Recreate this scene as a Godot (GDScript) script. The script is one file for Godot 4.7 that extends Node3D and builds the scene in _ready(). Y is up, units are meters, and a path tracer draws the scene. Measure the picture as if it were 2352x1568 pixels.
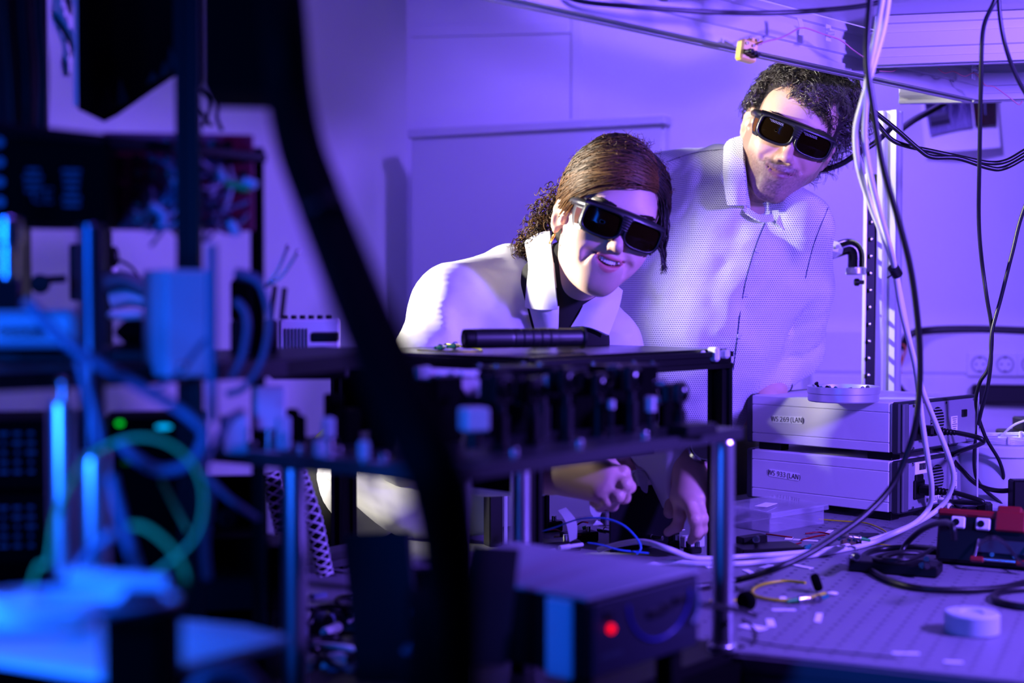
extends Node3D
# A laser laboratory in violet light: two people in safety goggles behind an optical table full of racks, instruments and cables.

func _ready() -> void:
	rng.seed = 7
	# camera
	var cam := Camera3D.new()
	cam.name = "camera"
	cam.transform = cam_t
	var at := CameraAttributesPhysical.new()
	at.frustum_focal_length = 50.0
	at.frustum_focus_distance = 2.48
	at.frustum_near = 0.05
	at.frustum_far = 60.0
	at.exposure_aperture = 2.5
	cam.attributes = at
	cam.fov = 26.9915
	add_child(cam)
	cam.current = true
	# surroundings and exposure
	var env := Environment.new()
	env.background_mode = Environment.BG_COLOR
	env.background_color = Color.BLACK
	env.tonemap_mode = Environment.TONE_MAPPER_LINEAR
	env.tonemap_exposure = 1.0
	env.sdfgi_enabled = true
	env.ssao_enabled = true
	env.ssil_enabled = true
	var we := WorldEnvironment.new()
	we.name = "world"
	we.environment = env
	add_child(we)
	# light: violet key from the right, violet on the back wall, white from the left, blue from beside the camera
	lamp_spot("violet_key", Vector3(1.28, 1.64, -1.30), Vector3(0.35, 1.12, -2.35), Color(0.465, 0.33, 1.0), 6.8, 52.0, 0.07, 0.5)
	lamp_spot("violet_wall", Vector3(0.62, 2.62, -3.1), Vector3(0.95, 1.6, -3.9), Color(0.48, 0.36, 1.0), 3.5, 60.0, 0.10, 0.6)
	lamp_spot("violet_top", Vector3(-0.15, 2.85, -1.35), Vector3(0.1, 0.9, -1.5), Color(0.445, 0.295, 1.0), 0.7, 55.0, 0.12, 0.6)
	lamp_spot("violet_left", Vector3(-1.25, 2.55, -2.55), Vector3(-1.0, 1.3, -3.5), Color(0.465, 0.33, 1.0), 1.9, 60.0, 0.1, 0.6)
	lamp_spot("white_low", Vector3(-1.5, 1.72, -2.62), Vector3(0.0, 1.42, -2.34), Color(1.0, 0.97, 0.90), 15.0, 15.0, 0.05, 1.0)
	lamp_spot("white_tail", Vector3(-1.5, 1.72, -2.62), Vector3(-0.27, 1.00, -2.40), Color(1.0, 0.97, 0.90), 7.0, 7.0, 0.05, 0.5)
	lamp_spot("white_back", Vector3(-0.75, 2.6, -3.5), Vector3(0.85, 1.40, -3.0), Color(1.0, 0.97, 0.90), 24.0, 9.0, 0.05, 0.5)
	lamp_spot("white_high", Vector3(-1.45, 1.92, -2.50), Vector3(0.60, 1.74, -2.70), Color(1.0, 0.97, 0.90), 12.0, 6.5, 0.04, 0.35)
	lamp_spot("blue_front", Vector3(-0.62, 1.42, -0.22), Vector3(0.0, 1.0, -1.6), Color(0.04, 0.36, 1.0), 1.1, 70.0, 0.07, 0.6)
	lamp_spot("blue_near", Vector3(-0.40, 1.19, -0.74), Vector3(-0.28, 1.10, -1.2), Color(0.10, 0.38, 1.0), 0.2, 80.0, 0.05, 0.3)
	make_materials()
	room()
	background()
	overhead()
	tables()
	right_things()
	mid_racks()
	under_rack()
	foreground()
	hanging_cables()
	people()

func lamp_spot(nm: String, at: Vector3, to: Vector3, c: Color, e: float, ang: float, size: float, blend: float) -> void:
	var l := SpotLight3D.new()
	l.name = nm
	l.light_color = c
	l.light_energy = e
	l.light_size = size
	l.spot_angle = ang
	l.spot_angle_attenuation = blend
	l.spot_range = 12.0
	l.spot_attenuation = 2.0
	l.shadow_enabled = true
	add_child(l)
	l.look_at_from_position(at, to)

# ---------------------------------------------------------------- helpers
const FPX := 3266.667
var cam_t := Transform3D(Basis(Vector3.RIGHT, deg_to_rad(-1.8)), Vector3(0, 1.3, 0))
var M := {}
var counts := {}
var rng := RandomNumberGenerator.new()

func P(px: float, py: float, d: float) -> Vector3:      # a point of the place, from where it stands in the photograph and its distance
	return cam_t * Vector3((px - 1176.0) / FPX * d, (784.0 - py) / FPX * d, -d)

func PY(px: float, py: float, y: float) -> Vector3:     # the point of a level plane at height y
	var r := cam_t.basis * Vector3((px - 1176.0) / FPX, (784.0 - py) / FPX, -1.0)
	return cam_t.origin + r * ((y - cam_t.origin.y) / r.y)

func W(x: float, y: float, d: float) -> Vector3:
	return Vector3(x, y, -d)

func up_turn(ang: float) -> Basis:
	return Basis(Vector3.UP, deg_to_rad(ang))

func frame_z(z: Vector3, up := Vector3.UP) -> Basis:    # basis whose z runs along z
	z = z.normalized()
	if absf(z.dot(up)) > 0.98:
		up = Vector3.RIGHT
	var x := up.cross(z).normalized()
	return Basis(x, z.cross(x), z)

func numbered(nm: String) -> String:
	var k: int = counts.get(nm, 0)
	counts[nm] = k + 1
	return nm if k == 0 else "%s_%03d" % [nm, k]

func tag(o: Node3D, label: String, category: String, group := "") -> Node3D:
	o.set_meta("label", label)
	o.set_meta("category", category)
	if group:
		o.set_meta("group", group)
	return o

func thing(nm: String, label: String, category: String, t := Transform3D(), group := "") -> Node3D:
	var o := Node3D.new()
	o.name = numbered(nm)
	add_child(o, true)
	o.transform = t
	return tag(o, label, category, group)

func part(o: Node3D, nm: String, mb, mat: Material, label := "") -> MeshInstance3D:
	var m := MeshInstance3D.new()
	m.name = nm
	m.mesh = mb.done() if mb is MB else mb
	m.material_override = mat
	if label:
		m.set_meta("label", label)
	o.add_child(m, true)
	return m

func single(nm: String, label: String, category: String, mb: MB, mat: Material, group := "") -> MeshInstance3D:   # one mesh built in world places, its origin put at its base
	var at := mb.recenter()
	var m := MeshInstance3D.new()
	m.name = numbered(nm)
	m.mesh = mb.done()
	m.material_override = mat
	add_child(m, true)
	m.position = at
	tag(m, label, category, group)
	return m

func wpart(o: Node3D, nm: String, mb: MB, mat: Material, label := "") -> MeshInstance3D:   # a part built in world places
	mb.shift(o.global_transform.affine_inverse())
	return part(o, nm, mb, mat, label)

func struct(nm: String, mb: MB, mat: Material, label := "") -> MeshInstance3D:
	var at := mb.recenter()
	var m := MeshInstance3D.new()
	m.name = nm
	m.mesh = mb.done()
	m.material_override = mat
	m.position = at
	add_child(m, true)
	m.set_meta("kind", "structure")
	if label:
		m.set_meta("label", label)
	return m

func std(c: Color, rough := 0.5, metal := 0.0, spec := 0.5) -> StandardMaterial3D:
	var m := StandardMaterial3D.new()
	m.albedo_color = c
	m.roughness = rough
	m.metallic = metal
	m.metallic_specular = spec
	return m

func smooth_path(pts: Array, n := 8) -> PackedVector3Array:
	var o := PackedVector3Array()
	var c := pts.size()
	for i in c - 1:
		var a: Vector3 = pts[maxi(i - 1, 0)]
		var b: Vector3 = pts[i]
		var d: Vector3 = pts[i + 1]
		var e: Vector3 = pts[mini(i + 2, c - 1)]
		for k in n:
			o.append(b.cubic_interpolate(d, a, e, float(k) / n))
	o.append(pts[c - 1])
	return o

class MB:
	var v := PackedVector3Array()
	var n := PackedVector3Array()
	var c := PackedColorArray()
	var uv := PackedVector2Array()
	var ix := PackedInt32Array()
	var tint := Color.WHITE
	var coloured := false

	func vert(p: Vector3, nn: Vector3, u := Vector2.ZERO) -> int:
		v.append(p)
		n.append(nn)
		c.append(tint)
		uv.append(u)
		return v.size() - 1

	func tri3(a: int, b: int, d: int) -> void:          # wound clockwise round the mean normal
		var g := (v[b] - v[a]).cross(v[d] - v[a])
		if g.dot(n[a] + n[b] + n[d]) > 0.0:
			ix.append_array([a, d, b])
		else:
			ix.append_array([a, b, d])

	func face(pts: Array, nn: Vector3) -> void:
		var s := v.size()
		for p in pts:
			vert(p, nn)
		for i in pts.size() - 2:
			tri3(s, s + i + 1, s + i + 2)

	func face_uv(pts: Array, nn: Vector3) -> void:      # a quad that carries a whole picture, corners from top left round
		var s := v.size()
		var us := [Vector2(0, 0), Vector2(1, 0), Vector2(1, 1), Vector2(0, 1)]
		for i in 4:
			vert(pts[i], nn, us[i])
		tri3(s, s + 1, s + 2)
		tri3(s, s + 2, s + 3)

	func box(t: Transform3D, s: Vector3, bv := 0.0) -> void:
		var h := s * 0.5
		bv = minf(bv, minf(h.x, minf(h.y, h.z)) * 0.8)
		for a in 3:
			var b := (a + 1) % 3
			var d := (a + 2) % 3
			for sg in [-1.0, 1.0]:
				var nn := Vector3.ZERO
				nn[a] = sg
				var pts := []
				for q in [[-1, -1], [1, -1], [1, 1], [-1, 1]]:
					var p := Vector3.ZERO
					p[a] = sg * h[a]
					p[b] = q[0] * (h[b] - bv)
					p[d] = q[1] * (h[d] - bv)
					pts.append(t * p)
				face(pts, (t.basis * nn).normalized())
		if bv <= 0.0:
			return
		for a in 3:
			var b := (a + 1) % 3
			var d := (a + 2) % 3
			for sa in [-1.0, 1.0]:
				for sb in [-1.0, 1.0]:
					var pts := []
					for q in [[0, -1], [0, 1], [1, 1], [1, -1]]:
						var p := Vector3.ZERO
						p[a] = sa * (h[a] - (bv if q[0] else 0.0))
						p[b] = sb * (h[b] - (0.0 if q[0] else bv))
						p[d] = q[1] * (h[d] - bv)
						pts.append(t * p)
					var nn := Vector3.ZERO
					nn[a] = sa
					nn[b] = sb
					face(pts, (t.basis * nn).normalized())
		for sx in [-1.0, 1.0]:
			for sy in [-1.0, 1.0]:
				for sz in [-1.0, 1.0]:
					var k := Vector3(sx, sy, sz)
					var i := h - Vector3(bv, bv, bv)
					face([t * (k * Vector3(h.x, i.y, i.z)), t * (k * Vector3(i.x, h.y, i.z)), t * (k * Vector3(i.x, i.y, h.z))], (t.basis * k).normalized())

	func bx(at: Vector3, s: Vector3, bv := 0.0) -> void:
		box(Transform3D(Basis(), at), s, bv)

	func beam(a: Vector3, b: Vector3, w: float, h: float, bv := 0.0, up := Vector3.UP) -> void:   # a bar of w by h from a to b
		var z := (b - a).normalized()
		if absf(z.dot(up)) > 0.98:
			up = Vector3.RIGHT
		var x := up.cross(z).normalized()
		box(Transform3D(Basis(x, z.cross(x), z), (a + b) * 0.5), Vector3(w, h, a.distance_to(b)), bv)

	func lathe(t: Transform3D, prof: Array, seg := 20, soft := false) -> void:    # profile of (radius, height) from bottom to top, turned round y
		var np := prof.size()
		var tans := []
		for i in np - 1:
			var q: Vector2 = prof[i + 1] - prof[i]
			tans.append(Vector2(q.y, -q.x).normalized())
		for i in np - 1:
			var pa: Vector2 = prof[i]
			var pb: Vector2 = prof[i + 1]
			var na: Vector2 = tans[i]
			var nb: Vector2 = tans[i]
			if soft:
				na = (tans[maxi(i - 1, 0)] + tans[i]).normalized()
				nb = (tans[mini(i + 1, np - 2)] + tans[i]).normalized()
			var s := v.size()
			for k in seg + 1:
				var w := TAU * k / seg
				var e := Vector3(cos(w), 0, sin(w))
				vert(t * (e * pa.x + Vector3.UP * pa.y), (t.basis * (e * na.x + Vector3.UP * na.y)).normalized(), Vector2(float(k) / seg, float(i) / np))
				vert(t * (e * pb.x + Vector3.UP * pb.y), (t.basis * (e * nb.x + Vector3.UP * nb.y)).normalized(), Vector2(float(k) / seg, float(i + 1) / np))
			for k in seg:
				var j := s + k * 2
				tri3(j, j + 1, j + 3)
				tri3(j, j + 3, j + 2)

	func cyl(a: Vector3, b: Vector3, r: float, seg := 16, bv := 0.0, r2 := -1.0) -> void:
		if r2 < 0.0:
			r2 = r
		var y := (b - a).normalized()
		var x := (Vector3.RIGHT if absf(y.x) < 0.9 else Vector3.UP).cross(y).normalized()
		var t := Transform3D(Basis(x, y, x.cross(y)), a)
		var l := a.distance_to(b)
		if bv > 0.0:
			lathe(t, [Vector2(0, 0), Vector2(r - bv, 0), Vector2(r, bv), Vector2(r2, l - bv), Vector2(r2 - bv, l), Vector2(0, l)], seg)
		else:
			lathe(t, [Vector2(0, 0), Vector2(r, 0), Vector2(r2, l), Vector2(0, l)], seg)

	func tube(pts: PackedVector3Array, r: float, seg := 8, radii := PackedFloat32Array(), flat := 1.0) -> void:
		var m := pts.size()
		if m < 2:
			return
		var x := Vector3.ZERO
		var s := v.size()
		for i in m:
			var z := (pts[mini(i + 1, m - 1)] - pts[maxi(i - 1, 0)]).normalized()
			if i == 0:
				x = (Vector3.UP if absf(z.y) < 0.9 else Vector3.RIGHT).cross(z).normalized()
			else:
				x = (x - z * x.dot(z)).normalized()
			var y := z.cross(x)
			var rr := r if radii.is_empty() else radii[i]
			for k in seg:
				var w := TAU * k / seg
				var e := x * cos(w) + y * sin(w)
				vert(pts[i] + x * cos(w) * rr + y * sin(w) * rr * flat, e)
		for i in m - 1:
			for k in seg:
				var a := s + i * seg + k
				var b := s + i * seg + (k + 1) % seg
				ix.append_array([a, a + seg, b, b, a + seg, b + seg])
		for e in [0, m - 1]:
			var z := (pts[0] - pts[1] if e == 0 else pts[m - 1] - pts[m - 2]).normalized()
			var ring := []
			for k in seg:
				ring.append(v[s + e * seg + k])
			face(ring, z)

	func extrude(poly: PackedVector2Array, t: Transform3D, depth: float) -> void:   # polygon in x, y; from z = 0 to z = depth
		var tris := Geometry2D.triangulate_polygon(poly)
		for z in [0.0, depth]:
			var s := v.size()
			var nn := (t.basis * Vector3(0, 0, 1.0 if z > 0.0 else -1.0)).normalized()
			for p in poly:
				vert(t * Vector3(p.x, p.y, z), nn)
			for i in tris.size() / 3:
				tri3(s + tris[i * 3], s + tris[i * 3 + 1], s + tris[i * 3 + 2])
		var cw := Geometry2D.is_polygon_clockwise(poly)
		for i in poly.size():
			var a := poly[i]
			var b := poly[(i + 1) % poly.size()]
			var q := (b - a).orthogonal() * (1.0 if not cw else -1.0)
			face([t * Vector3(a.x, a.y, 0), t * Vector3(b.x, b.y, 0), t * Vector3(b.x, b.y, depth), t * Vector3(a.x, a.y, depth)], (t.basis * Vector3(-q.x, -q.y, 0) * -1.0).normalized())

	func ball(at: Vector3, r: Vector3, seg := 14, basis := Basis()) -> void:
		var s := v.size()
		var rows := seg / 2
		for i in rows + 1:
			var f := PI * i / rows
			for k in seg + 1:
				var w := TAU * k / seg
				var e := Vector3(sin(f) * cos(w), cos(f), sin(f) * sin(w))
				vert(at + basis * (e * r), (basis * (e / r)).normalized())
		for i in rows:
			for k in seg:
				var a := s + i * (seg + 1) + k
				tri3(a, a + 1, a + seg + 2)
				tri3(a, a + seg + 2, a + seg + 1)

	func sheet(rows: Array, thick := 0.0) -> void:       # a grid of points (rows of equal length) as a smooth sheet, closed when thick
		var h := rows.size()
		var w: int = rows[0].size()
		var nn := []
		for i in h:
			for j in w:
				var du: Vector3 = rows[i][mini(j + 1, w - 1)] - rows[i][maxi(j - 1, 0)]
				var dv: Vector3 = rows[mini(i + 1, h - 1)][j] - rows[maxi(i - 1, 0)][j]
				nn.append(dv.cross(du).normalized())
		for side in ([1.0, -1.0] if thick > 0.0 else [1.0]):
			var s := v.size()
			for i in h:
				for j in w:
					vert(rows[i][j] + nn[i * w + j] * thick * 0.5 * side, nn[i * w + j] * side, Vector2(float(j) / (w - 1), float(i) / (h - 1)))
			for i in h - 1:
				for j in w - 1:
					var a := s + i * w + j
					tri3(a, a + 1, a + w + 1)
					tri3(a, a + w + 1, a + w)
		if thick > 0.0:
			var rim := []
			for j in w:
				rim.append(j)
			for i in range(1, h):
				rim.append(i * w + w - 1)
			for j in range(w - 2, -1, -1):
				rim.append((h - 1) * w + j)
			for i in range(h - 2, 0, -1):
				rim.append(i * w)
			var mid := Vector3.ZERO
			for r in rows:
				for p in r:
					mid += p
			mid /= h * w
			for k in rim.size():
				var a: int = rim[k]
				var b: int = rim[(k + 1) % rim.size()]
				var pa: Vector3 = rows[a / w][a % w]
				var pb: Vector3 = rows[b / w][b % w]
				face([pa + nn[a] * thick * 0.5, pb + nn[b] * thick * 0.5, pb - nn[b] * thick * 0.5, pa - nn[a] * thick * 0.5], ((pa + pb) * 0.5 - mid).normalized())

	func shift(t: Transform3D) -> void:
		v = t * v
		for i in n.size():
			n[i] = (t.basis * n[i]).normalized()

	func recenter() -> Vector3:
		var lo := v[0]
		var hi := v[0]
		for p in v:
			lo = lo.min(p)
			hi = hi.max(p)
		var at := Vector3((lo.x + hi.x) * 0.5, lo.y, (lo.z + hi.z) * 0.5)
		for i in v.size():
			v[i] -= at
		return at

	func done() -> ArrayMesh:
		var a := []
		a.resize(Mesh.ARRAY_MAX)
		a[Mesh.ARRAY_VERTEX] = v
		a[Mesh.ARRAY_NORMAL] = n
		a[Mesh.ARRAY_TEX_UV] = uv
		if coloured:
			a[Mesh.ARRAY_COLOR] = c
		a[Mesh.ARRAY_INDEX] = ix
		var m := ArrayMesh.new()
		m.add_surface_from_arrays(Mesh.PRIMITIVE_TRIANGLES, a)
		return m

# ---------------------------------------------------------------- bodies and cloth: a field of blended shapes, meshed as surface nets
class Field:
	var ty := PackedByteArray()
	var a := PackedVector3Array()
	var b := PackedVector3Array()
	var r1 := PackedFloat32Array()
	var r2 := PackedFloat32Array()
	var kk := PackedFloat32Array()
	var bs := []
	var inv := 1.0
	var wrinkle = null

	func cap(p: Vector3, q: Vector3, ra: float, rb: float, k := 0.02, op := 0) -> void:
		ty.append(op * 2)
		a.append(p)
		b.append(q - p)
		r1.append(ra)
		r2.append(rb)
		kk.append(k)
		bs.append(Basis())

	func chain(pts: Array, radii: Array, k := 0.02) -> void:
		for i in pts.size() - 1:
			cap(pts[i], pts[i + 1], radii[i], radii[i + 1], k)

	func chain_cut(pts: Array, radii: Array, k := 0.02) -> void:
		for i in pts.size() - 1:
			cap(pts[i], pts[i + 1], radii[i], radii[i + 1], k, 1)

	func ell(p: Vector3, r: Vector3, k := 0.02, op := 0, basis := Basis()) -> void:
		ty.append(op * 2 + 1)
		a.append(p)
		b.append(r)
		r1.append(0)
		r2.append(0)
		kk.append(k)
		bs.append(basis.transposed())

	func one(i: int, p: Vector3) -> float:
		var q := p - a[i]
		if ty[i] & 1:
			var e: Vector3 = bs[i] * q
			var r := b[i]
			var g := e / r
			var k0 := g.length()
			var k1 := (g / r).length()
			return k0 * (k0 - 1.0) / k1 if k1 > 1e-6 else -minf(r.x, minf(r.y, r.z))
		var ba := b[i]
		var t := clampf(q.dot(ba) / maxf(ba.length_squared(), 1e-12), 0.0, 1.0)
		return (q - ba * t).length() - lerpf(r1[i], r2[i], t)

	func at(p: Vector3, list: PackedInt32Array) -> float:
		var d := 10.0
		for i in list:
			var e := one(i, p)
			var k := kk[i]
			if ty[i] & 2:
				e = -e
				var h := maxf(k - absf(d - e), 0.0) / k
				d = maxf(d, e) + h * h * k * 0.25
			else:
				var h := maxf(k - absf(d - e), 0.0) / k
				d = minf(d, e) - h * h * k * 0.25
		if wrinkle != null:
			d += wrinkle.call(p)
		return d

	func mesh(mb: MB, lo: Vector3, hi: Vector3, h: float, colour = null, place := Transform3D(), slack := 0.012) -> void:
		var B := 4
		var nb := ((hi - lo) / (h * B)).ceil()
		var bx := int(nb.x)
		var by := int(nb.y)
		var bz := int(nb.z)
		var nx := bx * B + 1
		var ny := by * B + 1
		var nz := bz * B + 1
		var val := PackedFloat32Array()
		val.resize(nx * ny * nz)
		val.fill(1e9)
		var active := []
		var reach := h * B * 0.87
		var all := PackedInt32Array(range(ty.size()))
		for kz in bz:
			for ky in by:
				for kx in bx:
					var mid := lo + Vector3(kx + 0.5, ky + 0.5, kz + 0.5) * (h * B)
					var near := PackedInt32Array()
					var best := 10.0
					for i in all:
						if not (ty[i] & 2):
							best = minf(best, one(i, mid))
					if best > reach * 1.6 + slack:
						continue
					for i in all:
						if one(i, mid) < maxf(best, -0.02) + reach * 2.2 + kk[i] + slack:
							near.append(i)
					var dm := at(mid, near)
					if absf(dm) > reach * 1.5 + slack:
						continue
					active.append(Vector3i(kx, ky, kz))
					for z in B + 1:
						for y in B + 1:
							var row := ((kz * B + z) * ny + ky * B + y) * nx + kx * B
							for x in B + 1:
								if val[row + x] > 1e8:
									val[row + x] = at(lo + Vector3(kx * B + x, ky * B + y, kz * B + z) * h, near)
		var cell := PackedInt32Array()
		cell.resize(nx * ny * nz)
		cell.fill(-1)
		var first := mb.v.size()
		var sx := 1
		var sy := nx
		var sz := nx * ny
		var off := [0, sx, sy, sx + sy, sz, sx + sz, sy + sz, sx + sy + sz]
		var cells := PackedInt32Array()
		for q: Vector3i in active:
			for z in B:
				for y in B:
					for x in B:
						var gx := q.x * B + x
						var gy := q.y * B + y
						var gz := q.z * B + z
						var o := gz * sz + gy * sy + gx
						var neg := 0
						for k in 8:
							if val[o + off[k]] < 0.0:
								neg += 1
						if neg == 0 or neg == 8:
							continue
						var sum := Vector3.ZERO
						var cnt := 0
						for k in 8:
							var va := val[o + off[k]]
							for ax in 3:
								if k & (1 << ax):
									continue
								var k2: int = k | (1 << ax)
								var vb := val[o + off[k2]]
								if (va < 0.0) != (vb < 0.0) and absf(va) < 1e8 and absf(vb) < 1e8:
									var p := Vector3(k & 1, (k >> 1) & 1, k >> 2)
									p[ax] += va / (va - vb)
									sum += p
									cnt += 1
						if cnt == 0:
							continue
						cell[o] = mb.v.size()
						cells.append(o)
						var w := lo + (Vector3(gx, gy, gz) + sum / cnt) * h
						if colour != null:
							mb.tint = colour.call(w)
						mb.vert(w, Vector3.ZERO)
		for o in cells:
			for ax in 3:
				var s0: int = [sx, sy, sz][ax]
				var s1: int = [sy, sz, sx][ax]
				var s2: int = [sz, sx, sy][ax]
				if o < s1 + s2 or o + s0 >= val.size():
					continue
				var va := val[o]
				var vb := val[o + s0]
				if (va < 0.0) == (vb < 0.0):
					continue
				var i0 := cell[o]
				var i1 := cell[o - s1]
				var i2 := cell[o - s1 - s2]
				var i3 := cell[o - s2]
				if i1 < 0 or i2 < 0 or i3 < 0:
					continue
				if va < 0.0:
					mb.ix.append_array([i0, i2, i1, i0, i3, i2])
				else:
					mb.ix.append_array([i0, i1, i2, i0, i2, i3])
		var from := 0
		for t in range(0, mb.ix.size(), 3):
			var i := mb.ix[t]
			if i < first:
				continue
			var g := (mb.v[mb.ix[t + 2]] - mb.v[i]).cross(mb.v[mb.ix[t + 1]] - mb.v[i])
			for k in 3:
				mb.n[mb.ix[t + k]] += g
		for i in range(first, mb.v.size()):
			mb.n[i] = (place.basis * mb.n[i]).normalized()
			mb.v[i] = place * mb.v[i]

# ---------------------------------------------------------------- materials and room
func make_materials() -> void:
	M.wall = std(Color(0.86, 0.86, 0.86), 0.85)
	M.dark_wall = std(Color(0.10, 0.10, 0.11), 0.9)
	M.floor = std(Color(0.25, 0.26, 0.28), 0.6)
	M.white = std(Color(0.85, 0.85, 0.84), 0.45)
	M.shadow_grey = std(Color(0.78, 0.78, 0.80), 0.55)  # tone of the wall shadow, worn by the panel built for it
	M.alu = std(Color(0.80, 0.80, 0.82), 0.38, 0.75)
	M.alu_white = std(Color(0.78, 0.78, 0.79), 0.42, 0.1)
	M.steel = std(Color(0.72, 0.72, 0.74), 0.22, 1.0)
	M.black = std(Color(0.022, 0.022, 0.026), 0.45, 0.0, 0.35)
	M.black_matt = std(Color(0.008, 0.008, 0.01), 0.85, 0.0, 0.15)
	M.black_gloss = std(Color(0.02, 0.02, 0.025), 0.2)
	M.rubber = std(Color(0.03, 0.03, 0.035), 0.55)
	M.socket_grey = std(Color(0.6, 0.6, 0.62), 0.5)
	M.paper = std(Color(0.96, 0.96, 0.95), 0.9)
	M.cable_black = std(Color(0.03, 0.03, 0.035), 0.4)
	M.cable_dark = std(Color(0.10, 0.10, 0.12), 0.4)
	M.cable_white = std(Color(0.82, 0.82, 0.82), 0.4)
	M.wire_orange = std(Color(0.75, 0.36, 0.12), 0.5)
	M.wire_pink = std(Color(0.75, 0.5, 0.5), 0.5)
	M.yellow_plastic = std(Color(0.95, 0.84, 0.38), 0.4)
	M.clear_white = std(Color(0.85, 0.86, 0.88), 0.25)
	M.clear_white.transparency = BaseMaterial3D.TRANSPARENCY_ALPHA
	M.clear_white.albedo_color.a = 0.55
	M.hole = std(Color(0.37, 0.37, 0.38), 0.7)
	M.case = std(Color(0.83, 0.82, 0.84), 0.42, 0.0)
	M.case_mid = std(Color(0.34, 0.34, 0.36), 0.5)
	M.case_dark = std(Color(0.13, 0.15, 0.16), 0.5)
	M.panel_light = std(Color(0.55, 0.54, 0.57), 0.4)
	M.ink = std(Color(0.05, 0.05, 0.06), 0.7)
	M.steel_soft = std(Color(0.84, 0.84, 0.86), 0.34, 0.6)
	M.teal = std(Color(0.05, 0.45, 0.42), 0.4)
	M.green = std(Color(0.05, 0.60, 0.22), 0.4)
	M.red = std(Color(0.50, 0.02, 0.05), 0.4)
	M.lcd = std(Color(0.16, 0.17, 0.19), 0.3)
	M.brass = std(Color(0.45, 0.40, 0.28), 0.4, 0.5)
	M.fibre_yellow = std(Color(0.78, 0.80, 0.12), 0.4)
	M.frosted = std(Color(0.86, 0.87, 0.9), 0.5)
	M.frosted.transparency = BaseMaterial3D.TRANSPARENCY_ALPHA
	M.frosted.albedo_color.a = 0.62
	M.clear = std(Color(0.9, 0.9, 0.95, 0.12), 0.06)
	M.clear.transparency = BaseMaterial3D.TRANSPARENCY_ALPHA
	M.hose = std(Color(0.012, 0.012, 0.014), 0.7, 0.0, 0.15)
	M.steel_dark = std(Color(0.30, 0.31, 0.35), 0.3, 0.9)
	M.panel_red = std(Color(0.55, 0.03, 0.27), 0.5)
	M.cable_blue = std(Color(0.32, 0.38, 0.48), 0.42)
	M.cable_paleblue = std(Color(0.68, 0.72, 0.78), 0.4)
	M.print_blue = std(Color(0.22, 0.26, 0.33), 0.6)
	M.fibre_green = std(Color(0.18, 0.75, 0.35), 0.35)
	M.plate_teal = std(Color(0.10, 0.12, 0.13), 0.5, 0.0, 0.3)
	M.front_blue = std(Color(0.12, 0.12, 0.19), 0.45)
	M.glow_green = glow(Color(0.0, 0.9, 0.15), 1.0)
	M.glow_cyan = glow(Color(0.0, 0.75, 0.9), 1.0)
	M.glow_dim = glow(Color(0.0, 0.35, 0.05), 0.25)
	M.glow_red = glow(Color(1.0, 0.02, 0.06), 1.6)
	M.steel_post = std(Color(0.94, 0.94, 0.96), 0.3, 1.0)
	M.gold = std(Color(0.95, 0.75, 0.35), 0.2, 1.0)
	M.tape_white = std(Color(0.68, 0.72, 0.74), 0.6)
	M.plate_light = std(Color(0.92, 0.92, 0.94), 0.5)
	M.case_lid = std(Color(0.60, 0.59, 0.62), 0.45)
	M.black_plate = std(Color(0.03, 0.03, 0.04), 0.25, 0.0, 0.6)
	M.rubber_blue = std(Color(0.035, 0.035, 0.06), 0.42, 0.0, 0.6)
	M.blue_plastic = std(Color(0.12, 0.12, 0.6), 0.3)
	M.board = std(Color(0.10, 0.10, 0.12), 0.42, 0.0, 0.6)
	M.blue_black = std(Color(0.03, 0.03, 0.055), 0.5, 0.0, 0.25)
	M.alu_blue = std(Color(0.72, 0.74, 0.78), 0.45, 0.0)
	M.fibre_blue = std(Color(0.25, 0.5, 0.85), 0.35)
	M.table = std(Color(0.46, 0.46, 0.48), 0.45, 0.05)

func glow(c: Color, e: float) -> StandardMaterial3D:
	var m := std(c, 0.4)
	m.emission_enabled = true
	m.emission = c
	m.emission_energy_multiplier = e
	return m

const ROOM := [Vector2(-0.313, 4.25), Vector2(2.8, 3.53), Vector2(2.8, -2.0), Vector2(-2.6, -2.0), Vector2(-2.6, 1.96)]

func room() -> void:
	var f := MB.new()
	var poly := PackedVector2Array()
	for q: Vector2 in ROOM:
		poly.append(q)
	for nm in ["floor", "ceiling"]:
		var m := MB.new()
		m.extrude(poly, Transform3D(Basis(Vector3.RIGHT, Vector3(0, 0, -1), Vector3(0, 1, 0)), Vector3(0, -0.1 if nm == "floor" else 3.1, 0)), 0.1)
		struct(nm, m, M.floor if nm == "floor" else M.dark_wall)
	var names := ["wall_back", "wall_right", "wall_front", "wall_left", "wall_left_back"]
	for i in 5:
		var a: Vector2 = ROOM[i]
		var b: Vector2 = ROOM[(i + 1) % 5]
		var d := (b - a).normalized()
		var o := d.orthogonal() * 0.06
		if o.dot((a + b) * 0.5 - Vector2(0, 1.5)) < 0.0:
			o = -o
		a += o - d * 0.05
		b += o + d * 0.05
		var m := MB.new()
		m.beam(W(a.x, 1.55, a.y), W(b.x, 1.55, b.y), 0.12, 3.3)
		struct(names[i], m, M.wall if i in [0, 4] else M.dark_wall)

# ---------------------------------------------------------------- people
func lin(r: float, g: float, b: float) -> Color:
	return Color(r, g, b)

var skin_noise := FastNoiseLite.new()

func head_turn(yaw: float, pitch: float, roll: float, at: Vector3) -> Transform3D:
	return cam_t * Transform3D(Basis(Vector3.BACK, deg_to_rad(roll)) * Basis(Vector3.UP, deg_to_rad(yaw)) * Basis(Vector3.RIGHT, deg_to_rad(pitch)), at)

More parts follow.
